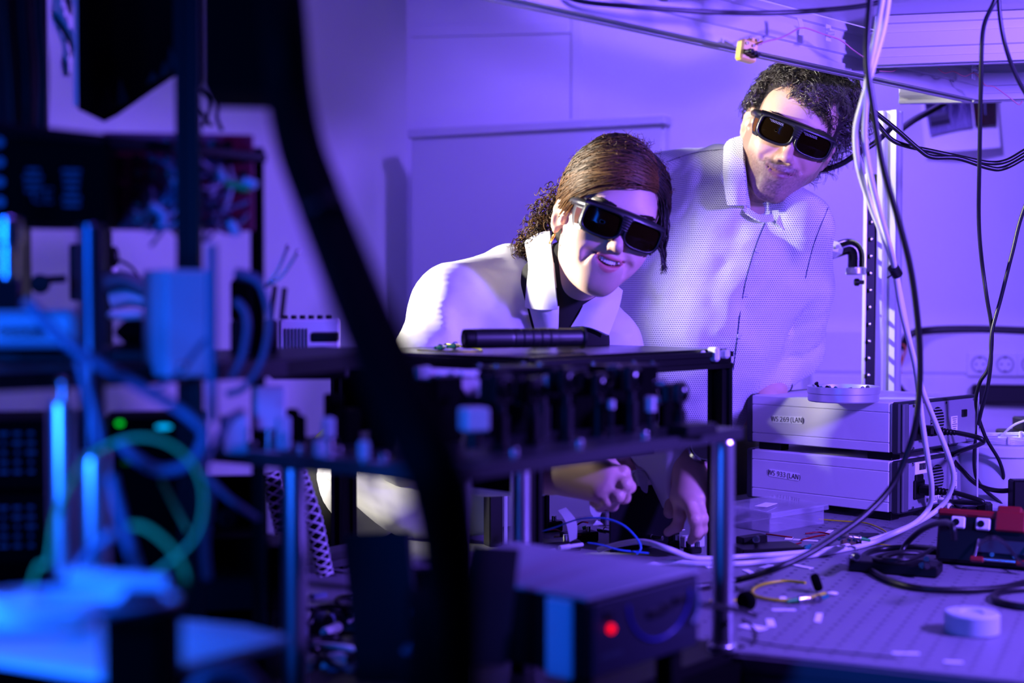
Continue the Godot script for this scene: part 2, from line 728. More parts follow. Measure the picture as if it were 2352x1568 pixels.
func mouth_at(t: float, woman: bool) -> Vector3:       # the line where the lips meet, t from -1 (right corner) to 1
	if woman:
		return Vector3(0.0275 * t, -0.0505 + 0.0085 * t * t, 0.0955 - 0.019 * t * t)
	return Vector3(0.029 * t, -0.0655 + 0.0085 * t * t + 0.001 * t, 0.0975 - 0.019 * t * t)

func head_field(woman: bool, neck: Vector3, neck_r: float) -> Field:
	var f := Field.new()
	f.ell(Vector3(0, 0.034, -0.014), Vector3(0.075, 0.09, 0.098), 0.02)
	f.ell(Vector3(0, 0.045, 0.035), Vector3(0.062, 0.055, 0.052), 0.03)
	f.ell(Vector3(0, -0.024, 0.032), Vector3(0.0535 if woman else 0.059, 0.066 if woman else 0.072, 0.058), 0.03)
	var es := 0.86 if woman else 1.0
	var ed := 0.008 if woman else 0.003
	var jw := 0.039 if woman else 0.050
	var cz := 0.071 if woman else 0.076
	var cy := -0.087 if woman else -0.105
	for s in [-1.0, 1.0]:
		f.cap(Vector3(jw * s, -0.048, 0.002), Vector3(0.016 * s, cy + 0.004, cz - 0.008), 0.018 if woman else 0.02, 0.014, 0.03)
		f.cap(Vector3(jw * 1.08 * s, -0.02, -0.002), Vector3(jw * s, -0.048, 0.002), 0.018, 0.018, 0.03)
		f.ell(Vector3(0.042 * s, -0.022, 0.059), Vector3(0.023, 0.02, 0.022), 0.03)
		f.ell(Vector3(0.034 * s, -0.042, 0.06), Vector3(0.018, 0.022, 0.019), 0.03)
	f.cap(Vector3(-0.008, cy, cz), Vector3(0.008, cy, cz), 0.0125, 0.0125, 0.028)
	f.cap(Vector3(-0.034, 0.03, 0.073), Vector3(0.034, 0.03, 0.073), 0.013, 0.013, 0.025)
	# mouth region stands forward a little
	f.ell(Vector3(0, -0.053 if woman else -0.063, 0.07), Vector3(0.032, 0.024, 0.026), 0.03)
	for s in [-1.0, 1.0]:
		f.ell(Vector3(0.032 * s, 0.008, 0.096), Vector3(0.017, 0.011, 0.014), 0.02, 1)
		f.ell(Vector3(0.032 * s, 0.008, 0.073), Vector3(0.0135, 0.0115, 0.0125), 0.004)
	# nose
	var nz := 0.118 if woman else 0.122
	var ny := -0.0225 if woman else -0.0335
	var ns := 0.82 if woman else 0.95
	f.cap(Vector3(0, 0.022, 0.085), Vector3(0, ny + 0.004, nz - 0.012), 0.0082 * ns, 0.0088 * ns, 0.014)
	f.ell(Vector3(0, ny, nz - 0.009), Vector3(0.0096 * ns, 0.0088 * ns, 0.0100), 0.012)
	for s in [-1.0, 1.0]:
		f.ell(Vector3(0.0118 * s * ns, ny - 0.0045, nz - 0.021), Vector3(0.0066 * ns, 0.0064, 0.0095), 0.007)
	for s in [-1.0, 1.0]:
		f.ell(Vector3(0.0062 * s * ns, ny - 0.0105, nz - 0.017), Vector3(0.0032, 0.0036, 0.0055), 0.003, 1)
	# lips
	var up := []
	var low := []
	var ru := []
	var rl := []
	for i in 9:
		var t := -1.0 + i * 0.25
		var m := mouth_at(t, woman)
		var w := 1.0 - t * t
		var open := 0.0052 if woman else 0.0012
		var dip := -0.0012 * exp(-t * t * 40.0)
		up.append(m + Vector3(0, 0.0026 + open * w * 0.75 + dip, -0.001 * w))
		low.append(m + Vector3(0, -0.0026 - (open + 0.0022) * w, -0.0025 - 0.001 * w))
		ru.append(0.0014 + (0.0036 if woman else 0.0024) * w)
		rl.append(0.0016 + (0.0052 if woman else 0.0030) * w)
	for i in 8:
		f.cap(up[i], up[i + 1], ru[i], ru[i + 1], 0.006)
		f.cap(low[i], low[i + 1], rl[i], rl[i + 1], 0.006)
	for i in 8:
		var t := -1.0 + i * 0.25
		var o := Vector3(0, -0.0008, 0.006 if woman else 0.004)
		var r := 0.0044 if woman else 0.0010
		f.cap(mouth_at(t, woman) + o, mouth_at(t + 0.25, woman) + o, 0.0007 + r * (1.0 - t * t), 0.0007 + r * (1.0 - (t + 0.25) * (t + 0.25)), 0.003, 1)
		if woman:
			var o2 := Vector3(0, -0.0008, -0.004)
			f.cap(mouth_at(t, woman) + o2, mouth_at(t + 0.25, woman) + o2, 0.0007 + r * 1.1 * (1.0 - t * t), 0.0007 + r * 1.1 * (1.0 - (t + 0.25) * (t + 0.25)), 0.003, 1)
	# smile folds from the nose wings past the corners of the mouth
	for s in [-1.0, 1.0]:
		f.cap(Vector3(0.020 * s, -0.029, 0.098), Vector3(0.038 * s, -0.048, 0.087), 0.0016, 0.0022, 0.012, 1)
		if woman:
			f.cap(Vector3(0.038 * s, -0.048, 0.087), Vector3(0.038 * s, -0.060, 0.084), 0.0018, 0.0008, 0.012, 1)
	# ears
	for s in [-1.0, 1.0]:
		var rim := [Vector2(0.004, 0.006), Vector2(0.014, 0.012), Vector2(0.027, 0.007), Vector2(0.032, -0.006), Vector2(0.027, -0.018), Vector2(0.013, -0.022), Vector2(-0.006, -0.016), Vector2(-0.017, -0.008), Vector2(-0.026, 0.001)]
		var e := []
		for q: Vector2 in rim:
			e.append(Vector3((0.0775 + 0.003 - q.y * 0.42 * es) * s, q.x * es - 0.006 - ed, q.y * es - 0.008))
		for i in 8:
			f.cap(e[i], e[i + 1], 0.0034, 0.0034 if i < 6 else 0.0048, 0.006)
		f.ell(Vector3(0.079 * s, -0.003 - ed, -0.012), Vector3(0.0055, 0.027 * es, 0.0175 * es), 0.008, 0, Basis(Vector3.UP, -0.4 * s))
		f.ell(Vector3(0.0865 * s, -0.008 - ed, -0.006), Vector3(0.008, 0.012, 0.009), 0.005, 1)
		f.ell(Vector3(0.078 * s, -0.009 - ed, 0.005), Vector3(0.005, 0.006, 0.004), 0.005)
	# neck
	f.cap(Vector3(0, -0.035, -0.03), neck, neck_r, neck_r * 1.08, 0.035)
	f.cap(Vector3(0, -0.075, 0.03), neck + Vector3(0, 0.0, 0.02), 0.026, neck_r * 0.8, 0.04)
	return f

func woman_skin(p: Vector3) -> Color:
	var c := Color(0.66, 0.44, 0.34)
	var n := skin_noise.get_noise_3dv(p * 900.0) * 0.05 + 1.0
	c = Color(c.r * n, c.g * n, c.b * n)
	var red := exp(-Vector3(absf(p.x) - 0.045, p.y + 0.03, p.z - 0.07).length_squared() / 0.0006) * 0.3 + exp(-Vector3(p.x, p.y + 0.03, p.z - 0.115).length_squared() / 0.0002) * 0.2
	c = c.lerp(Color(0.66, 0.32, 0.26), red)
	return lips_over(p, c, true, Color(0.55, 0.14, 0.15))

func lips_over(p: Vector3, c: Color, woman: bool, lip: Color) -> Color:
	var w := 0.027 if woman else 0.029
	var t := p.x / w
	if absf(t) < 1.02 and p.z > 0.07:
		var m := mouth_at(t, woman)
		var k := 1.0 - t * t
		var dy := p.y - m.y
		var hi := 0.002 + (0.0095 if woman else 0.0045) * k
		var lo := -0.002 - (0.014 if woman else 0.0080) * k
		var soft := minf(smoothstep(hi + 0.001, hi - 0.001, dy), smoothstep(lo - 0.001, lo + 0.001, dy))
		c = c.lerp(lip, soft * 0.85)
		if p.z < m.z - 0.0085 and absf(dy) < 0.012:
			c = Color(0.12, 0.02, 0.02)
	return c

func man_skin(p: Vector3) -> Color:
	var c := Color(0.62, 0.39, 0.29)
	var n := skin_noise.get_noise_3dv(p * 900.0) * 0.06 + 1.0
	c = Color(c.r * n, c.g * n, c.b * n)
	var red := exp(-Vector3(absf(p.x) - 0.045, p.y + 0.03, p.z - 0.07).length_squared() / 0.0007) * 0.4 + exp(-Vector3(p.x, p.y + 0.03, p.z - 0.115).length_squared() / 0.0003) * 0.35
	c = c.lerp(Color(0.6, 0.26, 0.2), red)
	# stubble: jaw, chin and upper lip
	var s := 0.0
	if p.z > -0.03:
		var cheek := -0.040 - 0.35 * maxf(0.0, absf(p.x) - 0.02) + 0.9 * maxf(0.0, absf(p.x) - 0.048)
		s = smoothstep(cheek + 0.004, cheek - 0.012, p.y) * 0.55
		if absf(p.x) < 0.034 and p.z > 0.08:
			s = maxf(s, smoothstep(-0.043, -0.050, p.y) * smoothstep(-0.067, -0.060, p.y) * 0.75)
			s = maxf(s, smoothstep(-0.076, -0.082, p.y) * smoothstep(0.026, 0.012, absf(p.x)) * 0.75)
		s *= smoothstep(-0.155, -0.13, p.y)
		s *= clampf(0.75 + skin_noise.get_noise_3dv(p * 1500.0) * 0.6, 0.4, 1.1)
		if absf(p.x) > 0.058 and p.y > -0.05 and p.z > 0.0 and p.z < 0.03:
			s = maxf(s, 0.45)
	c = lips_over(p, c, false, Color(0.5, 0.2, 0.17))
	return c.lerp(Color(0.075, 0.05, 0.042), clampf(s * 1.15, 0.0, 0.88))

func hand_skin(_p: Vector3) -> Color:
	return Color(0.63, 0.41, 0.31)

# a hand: palm between wrist and the four knuckles, fingers as chains of joints (each finger: knuckle, two joints, tip), all in world places
func hand_field(wrist: Vector3, arm: Vector3, knuckles: Array, fingers: Array, thumb: Array, s := 1.0) -> Field:
	var f := Field.new()
	f.cap(arm, wrist, 0.032 * s, 0.0265 * s, 0.02)
	var widths := [0.0125, 0.0125, 0.0118, 0.011]
	for i in 4:
		f.cap(wrist.lerp(knuckles[i], 0.12), knuckles[i], 0.0175 * s, widths[i] * s, 0.018)
		if i < 3:
			f.cap(wrist.lerp((knuckles[i] + knuckles[i + 1]) * 0.5, 0.4), (knuckles[i] + knuckles[i + 1]) * 0.5, 0.0145 * s, 0.0098 * s, 0.014)
	var fr := [[0.0103, 0.0092, 0.0084, 0.0070], [0.0105, 0.0094, 0.0086, 0.0072], [0.0100, 0.0090, 0.0082, 0.0068], [0.009, 0.008, 0.0072, 0.006]]
	for i in 4:
		var q: Array = [knuckles[i]] + fingers[i]
		for j in q.size() - 1:
			f.cap(q[j], q[j + 1], fr[i][j] * s, fr[i][j + 1] * s, 0.0035)
		for j in range(0, q.size() - 1):
			f.ell(q[j], Vector3.ONE * (fr[i][j] * 1.06 * s), 0.004)
	f.cap(wrist.lerp(thumb[0], 0.15), thumb[0], 0.02 * s, 0.0145 * s, 0.016)
	for j in thumb.size() - 1:
		f.cap(thumb[j], thumb[j + 1], [0.0138, 0.0115, 0.0102][j] * s, [0.0115, 0.0102, 0.008][j] * s, 0.005)
	return f

func bounds(pts: Array, pad: float) -> Array:
	var lo: Vector3 = pts[0]
	var hi: Vector3 = pts[0]
	for p: Vector3 in pts:
		lo = lo.min(p)
		hi = hi.max(p)
	return [lo - Vector3.ONE * pad, hi + Vector3.ONE * pad]

func field_bounds(f: Field, pad := 0.01) -> Array:
	var lo := Vector3.ONE * 99.0
	var hi := -lo
	for i in f.ty.size():
		if f.ty[i] & 2:
			continue
		var r := Vector3.ONE * maxf(f.r1[i], f.r2[i])
		if f.ty[i] & 1:
			r = Vector3.ONE * maxf(f.b[i].x, maxf(f.b[i].y, f.b[i].z))
			lo = lo.min(f.a[i] - r)
			hi = hi.max(f.a[i] + r)
		else:
			lo = lo.min(f.a[i] - r).min(f.a[i] + f.b[i] - r)
			hi = hi.max(f.a[i] + r).max(f.a[i] + f.b[i] + r)
	return [lo - Vector3.ONE * pad, hi + Vector3.ONE * pad]

func mesh_field(mb: MB, f: Field, h: float, colour = null, place := Transform3D()) -> void:
	var q := field_bounds(f)
	f.mesh(mb, q[0], q[1], h, colour, place)

# folds of cloth: each fold [from, to, width, depth]; depth > 0 is a valley
var folds := []
var cloth_noise := FastNoiseLite.new()
var cloth_amp := 0.003

func cloth(p: Vector3) -> float:
	var d := cloth_noise.get_noise_3dv(p * 55.0) * cloth_amp
	for q in folds:
		var a: Vector3 = q[0]
		var ba: Vector3 = q[1] - a
		var t: float = (p - a).dot(ba) / ba.length_squared()
		if t < -0.3 or t > 1.3:
			continue
		var l: float = (p - a - ba * t).length_squared() / (q[2] * q[2])
		if l < 5.0:
			var e := smoothstep(-0.3, 0.15, t) * smoothstep(1.3, 0.85, t)
			d += q[3] * exp(-l) * e
	return d

func setup_people() -> void:
	skin_noise.seed = 3
	skin_noise.frequency = 0.5
	cloth_noise.seed = 11
	cloth_noise.frequency = 0.25
	cloth_noise.fractal_octaves = 3
	M.skin = std(Color.WHITE, 0.46, 0.0, 0.45)
	M.skin.vertex_color_use_as_albedo = true
	M.skin.subsurf_scatter_enabled = true
	M.skin.subsurf_scatter_strength = 0.12
	M.teeth = std(Color(0.9, 0.88, 0.82), 0.25)
	M.cloth_white = std(Color(0.86, 0.86, 0.85), 0.85)
	M.knit = std(Color(0.03, 0.03, 0.04), 0.9)
	M.trousers_dark = std(Color(0.055, 0.055, 0.07), 0.9)
	M.trousers_olive = std(Color(0.34, 0.33, 0.28), 0.9)
	M.goggle = std(Color(0.045, 0.045, 0.06), 0.38, 0.0, 0.6)
	M.lens = std(Color(0.075, 0.045, 0.012), 0.10, 0.0, 0.15)
	M.amber = std(Color(0.34, 0.20, 0.02), 0.12)
	M.print_white = std(Color(0.8, 0.8, 0.8), 0.6)
	M.seam_blue = std(Color(0.20, 0.22, 0.36), 0.9)
	M.bead = std(Color(0.16, 0.10, 0.08), 0.25)
	M.button = std(Color(0.8, 0.8, 0.84), 0.35)
	M.shoe = std(Color(0.05, 0.05, 0.05), 0.5)
	# the man's shirt: white cotton with a small print of dark blue ovals in staggered rows
	var im := Image.create(128, 128, false, Image.FORMAT_RGB8)
	for y in 128:
		for x in 128:
			var row := y / 16
			var lx := fposmod(x + (8.0 if row % 2 else 0.0), 16.0) - 8.0
			var ly := (y % 16) - 7.5
			var r := sqrt(pow((lx * 0.8 + ly * 0.6) / 5.2, 2) + pow((ly * 0.8 - lx * 0.6) / 3.3, 2))
			var k := smoothstep(1.25, 0.85, r)
			im.set_pixel(x, y, Color(0.95, 0.95, 0.95).lerp(Color(0.24, 0.27, 0.42), k))
	M.shirt = std(Color.WHITE, 0.85)
	M.shirt.albedo_texture = ImageTexture.create_from_image(im)
	M.shirt.uv1_triplanar = true
	M.shirt.uv1_triplanar_sharpness = 10.0
	M.shirt.uv1_scale = Vector3.ONE * 32.0

func people() -> void:
	setup_people()
	woman()
	man()

func legs(o: Node3D, hips: Vector3, feet: Array, waist_r: float, mat: Material) -> void:
	var f := Field.new()
	var side: Vector3 = (feet[1] - feet[0]).normalized()
	f.ell(hips, Vector3(waist_r * 1.15, 0.15, waist_r * 0.85), 0.05)
	for i in 2:
		var hip := hips + side * (0.085 * (i * 2 - 1)) - Vector3(0, 0.06, 0)
		var ft: Vector3 = feet[i]
		var knee := hip.lerp(ft, 0.5) + Vector3(0, 0, 0.03)
		f.chain([hip, knee, ft + Vector3(0, 0.06, 0)], [0.095, 0.068, 0.058], 0.04)
	folds = []
	cloth_amp = 0.006
	f.wrinkle = cloth
	var m := MB.new()
	mesh_field(m, f, 0.018)
	wpart(o, "trousers", m, mat)
	for i in 2:
		var s := MB.new()
		var g := Field.new()
		g.ell(feet[i] + Vector3(0.02, 0.035, 0.06), Vector3(0.045, 0.04, 0.12), 0.02)
		g.cap(feet[i] + Vector3(0, 0.08, 0), feet[i] + Vector3(0.01, 0.04, 0.0), 0.045, 0.045, 0.03)
		mesh_field(s, g, 0.012)
		wpart(o, "shoe", s, M.shoe)

func onto(f: Field, x: float, y: float, off := 0.0) -> Vector3:   # the spot of a field's surface that is seen at a pixel
	var all := PackedInt32Array(range(f.ty.size()))
	var t := 1.6
	for i in 60:
		var d := f.at(P(x, y, t), all)
		if d < 0.0006:
			return P(x, y, t - off)
		t += d * 0.8
		if t > 3.3:
			break
	return Vector3.INF

func seam(mb: MB, f: Field, pts: Array, r: float) -> void:
	var fine := smooth_path(pts.map(func(q): return Vector3(q[0], q[1], 0)), 8)
	var on := PackedVector3Array()
	for q in fine:
		var p := onto(f, q.x, q.y, 0.0004)
		if p.is_finite():
			on.append(p)
	mb.tube(on, r, 6)

func woman() -> void:
	var ht := head_turn(12.0, 7.0, -19.5, Vector3(0.152, 0.1865, -2.285)) * Transform3D(Basis.from_scale(Vector3(0.93, 1, 1)), Vector3.ZERO)
	var o := thing("person", "smiling person in a white overshirt and black turtleneck bending over the black rack", "person", Transform3D(Basis(), Vector3(-0.25, 0, -2.5)))
	# body: head and neck, hands, and the trunk under the clothes
	var inv := ht.affine_inverse()
	var neck_base := P(1292, 668, 2.37)
	var m := MB.new()
	m.coloured = true
	var hf := head_field(true, inv * neck_base, 0.047)
	hf.mesh(m, Vector3(-0.115, -0.215, -0.14), Vector3(0.105, 0.135, 0.13), 0.0026, woman_skin, ht)
	var sh_r := P(1040, 715, 2.36)
	var sh_l := P(1388, 790, 2.40)
	var el_r := P(955, 1010, 2.22)
	var wr_r := P(1252, 1090, 2.12)
	var el_l := P(1445, 1000, 2.52)
	var wr_l := P(1588, 1062, 2.22)
	var chest := P(1225, 800, 2.44)
	var back := P(1160, 735, 2.50)
	var belly := P(1040, 985, 2.50)
	var hips := P(880, 1120, 2.56)
	var body := Field.new()
	body.chain([neck_base, chest, belly, hips], [0.05, 0.10, 0.09, 0.11], 0.06)
	body.chain([neck_base.lerp(back, 0.5), sh_r, el_r, wr_r], [0.05, 0.045, 0.036, 0.026], 0.04)
	body.chain([neck_base.lerp(back, 0.5), sh_l, el_l, wr_l], [0.05, 0.045, 0.036, 0.026], 0.04)
	mesh_field(m, body, 0.014, hand_skin)
	# right hand, fist turned towards the right, holding a fibre
	var k := [P(1376, 1070, 2.06), P(1402, 1092, 2.045), P(1395, 1118, 2.04), P(1372, 1132, 2.045)]
	var fing := [
		[P(1432, 1085, 2.05), P(1446, 1118, 2.07), P(1428, 1134, 2.09)],
		[P(1436, 1112, 2.03), P(1434, 1142, 2.06), P(1412, 1146, 2.085)],
		[P(1420, 1138, 2.03), P(1406, 1160, 2.06), P(1386, 1156, 2.085)],
		[P(1394, 1150, 2.035), P(1378, 1163, 2.06), P(1362, 1154, 2.08)]]
	var hr := hand_field(wr_r, el_r.lerp(wr_r, 0.75), k, fing, [P(1345, 1072, 2.10), P(1398, 1066, 2.11), P(1432, 1092, 2.10)])
	mesh_field(m, hr, 0.003, hand_skin)
	# left hand, hanging, fingertips on the table
	k = [P(1556, 1140, 2.19), P(1580, 1146, 2.17), P(1604, 1146, 2.17), P(1626, 1136, 2.18)]
	fing = [
		[P(1562, 1185, 2.175), P(1556, 1208, 2.175), P(1534, 1222, 2.18)],
		[P(1596, 1192, 2.14), P(1600, 1222, 2.15), P(1588, 1240, 2.165)],
		[P(1612, 1190, 2.15), P(1612, 1215, 2.16), P(1604, 1232, 2.17)],
		[P(1636, 1172, 2.17), P(1640, 1194, 2.18), P(1636, 1210, 2.19)]]
	var hl := hand_field(wr_l, el_l.lerp(wr_l, 0.75), k, fing, [P(1556, 1100, 2.23), P(1546, 1142, 2.235), P(1538, 1176, 2.225)])
	mesh_field(m, hl, 0.003, hand_skin)
	wpart(o, "body", m, M.skin)
	# teeth
	m = MB.new()
	for i in 10:
		var t := -0.72 + 1.44 * i / 9.0
		var c := mouth_at(t, true)
		var a := mouth_at(t + 0.05, true) - c
		m.box(ht * Transform3D(frame_z(Vector3(-a.z, 0, a.x) * -1.0), c + Vector3(0, 0.0010 - 0.0006 * t * t, -0.0008)), Vector3(0.0046 if absf(t) > 0.2 else 0.0056, 0.0076 - 0.002 * t * t, 0.003), 0.0011)
	wpart(o, "teeth", m, M.teeth)
	# turtleneck
	var up: Vector3 = (neck_base - ht * Vector3(0, -0.05, -0.02)).normalized()
	var f := Field.new()
	f.cap(neck_base - up * 0.035, neck_base + up * 0.02, 0.059, 0.064, 0.02)
	f.cap(neck_base - up * 0.03, neck_base - up * 0.02, 0.064, 0.066, 0.015)
	f.chain([neck_base + up * 0.03, P(1290, 790, 2.35), P(1240, 870, 2.4)], [0.07, 0.07, 0.075], 0.04)
	m = MB.new()
	mesh_field(m, f, 0.006)
	wpart(o, "turtleneck", m, M.knit)
	# overshirt
	f = Field.new()
	f.chain([P(1180, 668, 2.50), P(1160, 760, 2.50), P(1010, 940, 2.52), P(880, 1100, 2.55)], [0.07, 0.105, 0.12, 0.13], 0.06)
	f.chain([P(1190, 705, 2.40), P(1150, 830, 2.38), P(1000, 1010, 2.42)], [0.07, 0.10, 0.12], 0.06)
	f.chain([P(1340, 745, 2.42), P(1300, 850, 2.42), P(1150, 980, 2.45)], [0.055, 0.085, 0.10], 0.05)
	f.chain([P(1170, 650, 2.45), sh_r + Vector3(0, 0.006, 0), P(985, 850, 2.27), el_r, el_r.lerp(wr_r, 0.55), P(1222, 1080, 2.13)], [0.065, 0.066, 0.060, 0.056, 0.050, 0.042], 0.03)
	f.chain([P(1345, 725, 2.44), sh_l, P(1425, 890, 2.45), el_l, P(1540, 1035, 2.3)], [0.05, 0.055, 0.055, 0.056, 0.05], 0.03)
	# open front: a notch below the throat
	f.chain_cut([neck_base + up * -0.06 + Vector3(0.01, 0, 0.02), P(1312, 730, 2.27), P(1300, 800, 2.25)], [0.055, 0.028, 0.012], 0.012)
	folds = [
		[P(1105, 640, 2.28), P(1130, 780, 2.26), 0.012, 0.007], [P(1130, 650, 2.28), P(1175, 790, 2.26), 0.010, -0.006],
		[P(1060, 690, 2.27), P(1100, 790, 2.22), 0.013, 0.008], [P(1010, 720, 2.27), P(1060, 790, 2.2), 0.014, -0.007],
		[P(1180, 700, 2.28), P(1160, 790, 2.25), 0.010, 0.006], [P(980, 640, 2.3), P(940, 740, 2.26), 0.016, 0.006],
		[P(1440, 720, 2.32), P(1390, 790, 2.32), 0.010, 0.007], [P(1465, 760, 2.35), P(1400, 800, 2.33), 0.010, -0.006], [P(1410, 690, 2.34), P(1370, 790, 2.32), 0.010, 0.006],
		[P(1500, 1040, 2.3), P(1560, 1090, 2.24), 0.012, 0.006]]
	cloth_amp = 0.0045
	f.wrinkle = cloth
	m = MB.new()
	mesh_field(m, f, 0.009)
	wpart(o, "overshirt", m, M.cloth_white)
	# the shirt's hanging tail, left sleeve end and collar: sheets of cloth
	m = MB.new()
	m.sheet(grid([[P(770, 1020, 2.47), P(830, 1000, 2.40), P(905, 1010, 2.36), P(990, 1040, 2.33), P(1110, 1060, 2.32)],
		[P(742, 1084, 2.47), P(800, 1095, 2.38), P(880, 1110, 2.36), P(980, 1130, 2.32), P(1112, 1130, 2.32)],
		[P(756, 1096, 2.46), P(815, 1150, 2.39), P(890, 1190, 2.34), P(985, 1215, 2.33), P(1115, 1205, 2.32)],
		[P(762, 1104, 2.47), P(840, 1178, 2.39), P(910, 1226, 2.36), P(990, 1236, 2.34), P(1116, 1225, 2.33)]], 3), 0.004)
	wpart(o, "shirt_tail", m, M.cloth_white)
	m = MB.new()
	m.sheet(grid([[P(1440, 1000, 2.33), P(1480, 985, 2.26), P(1540, 985, 2.22), P(1600, 1000, 2.24)],
		[P(1452, 1050, 2.30), P(1495, 1045, 2.24), P(1545, 1040, 2.2), P(1598, 1028, 2.22)],
		[P(1485, 1085, 2.28), P(1505, 1090, 2.24), P(1535, 1080, 2.21), P(1568, 1050, 2.22)],
		[P(1518, 1150, 2.26), P(1528, 1168, 2.24), P(1536, 1160, 2.23), P(1540, 1090, 2.23)]], 3), 0.004)
	wpart(o, "sleeve_cuff", m, M.cloth_white)
	m = MB.new()
	m.sheet(grid([[P(1206, 556, 2.40), P(1216, 610, 2.345), P(1212, 655, 2.31), P(1207, 706, 2.285)],
		[P(1236, 538, 2.375), P(1244, 600, 2.31), P(1240, 660, 2.275), P(1240, 712, 2.262)],
		[P(1264, 532, 2.36), P(1270, 600, 2.295), P(1276, 660, 2.262), P(1281, 710, 2.255)]], 4), 0.005)
	m.sheet(grid([[P(1264, 532, 2.362), P(1270, 600, 2.30), P(1276, 660, 2.27)], [P(1262, 560, 2.40), P(1268, 610, 2.36), P(1276, 662, 2.32)]], 3), 0.004)
	m.sheet(grid([[P(1348, 668, 2.33), P(1400, 652, 2.34), P(1428, 668, 2.36)], [P(1338, 708, 2.29), P(1385, 700, 2.29), P(1420, 705, 2.32)], [P(1312, 752, 2.275), P(1352, 752, 2.27), P(1396, 770, 2.29)]], 4), 0.005)
	m.sheet(grid([[P(1216, 700, 2.29), P(1250, 706, 2.27), P(1284, 704, 2.27)], [P(1232, 760, 2.285), P(1258, 762, 2.26), P(1282, 742, 2.262)], [P(1240, 800, 2.29), P(1265, 800, 2.27), P(1276, 770, 2.27)]], 4), 0.004)
	wpart(o, "collar", m, M.cloth_white)
	goggles(ht, "dark wraparound laser safety goggles with amber side windows worn by the smiling person in white", false)
	var lobe := ht * Vector3(-0.081, -0.042, -0.002)
	var hoop := PackedVector3Array()
	for i in 29:
		var w := TAU * i / 28.0
		hoop.append(lobe + ht.basis * Vector3(0.0015 * cos(w), -0.0085 + 0.0092 * cos(w), 0.006 * sin(w)))
	m = MB.new()
	m.tube(hoop, 0.0009, 8)
	single("earring", "small gold hoop earring in the smiling person's ear", "earring", m, M.gold)
	# wrist watch and bracelets on the hanging left arm
	var wd := (wr_l - el_l).normalized()
	var wf := frame_z(wd, Vector3(0, 0, 1))
	var wt := thing("wrist_watch", "large dark wrist watch with a shiny rim on the hanging left wrist", "watch", Transform3D(Basis(), wr_l))
	var band := PackedVector3Array()
	for i in 33:
		var w := TAU * i / 32.0
		band.append(wr_l + wd * -0.004 + (wf.x * cos(w) + wf.y * sin(w)) * 0.0305)
	m = MB.new()
	m.tube(band, 0.0085, 8, PackedFloat32Array(), 0.4)
	wpart(wt, "strap", m, M.case_dark)
	var fd := (Vector3(0.35, 0.62, 0.7)).normalized()
	var fc := wr_l + fd * 0.031
	var wx := frame_z(fd)
	m = MB.new()
	m.lathe(Transform3D(Basis(wx.x, wx.z, -wx.y), fc), [Vector2(0, -0.004), Vector2(0.0195, -0.004), Vector2(0.021, -0.001), Vector2(0.021, 0.005), Vector2(0.0195, 0.0072), Vector2(0.0175, 0.0066)], 32)
	wpart(wt, "case", m, M.steel)
	m = MB.new()
	m.lathe(Transform3D(Basis(wx.x, wx.z, -wx.y), fc), [Vector2(0.0178, 0.0066), Vector2(0.0, 0.0062)], 32)
	wpart(wt, "dial", m, M.black_gloss)
	for i in 3:
		m = MB.new()
		var cp := fc + wx.x * (0.022 * cos(-0.4 + 0.4 * i)) + wx.y * (0.022 * sin(-0.4 + 0.4 * i))
		m.cyl(cp - fd * 0.001, cp + fd * 0.003, 0.002, 8)
		wpart(wt, "crown", m, M.steel)
	for kb in 2:
		var bw := thing("bracelet", "beaded bracelet on the hanging left wrist, the %s of two" % ("one nearest the watch" if kb == 0 else "one farther from the hand"), "bracelet", Transform3D(Basis(), wr_l))
		for i in 22:
			var w := TAU * i / 22.0
			m = MB.new()
			m.ball(wr_l - wd * (0.018 + 0.012 * kb) + (wf.x * cos(w) + wf.y * sin(w)) * 0.0325, Vector3.ONE * (0.0042 if kb == 0 else 0.0034), 8)
			wpart(bw, "bead", m, M.bead if i % 3 else M.steel)
	legs(o, hips, [W(-0.34, 0.02, 2.66), W(-0.14, 0.02, 2.62)], 0.135, M.trousers_dark)
	woman_hair(o, ht, hf)

func grid(rows: Array, n: int) -> Array:               # a coarse grid of points made finer along smooth curves
	var fine := []
	for r in rows:
		fine.append(smooth_path(r, n))
	var w: int = fine[0].size()
	var cols := []
	for j in w:
		var c := []
		for r in fine:
			c.append(r[j])
		cols.append(smooth_path(c, n))
	var out := []
	for i in cols[0].size():
		var row := []
		for j in w:
			row.append(cols[j][i])
		out.append(row)
	return out

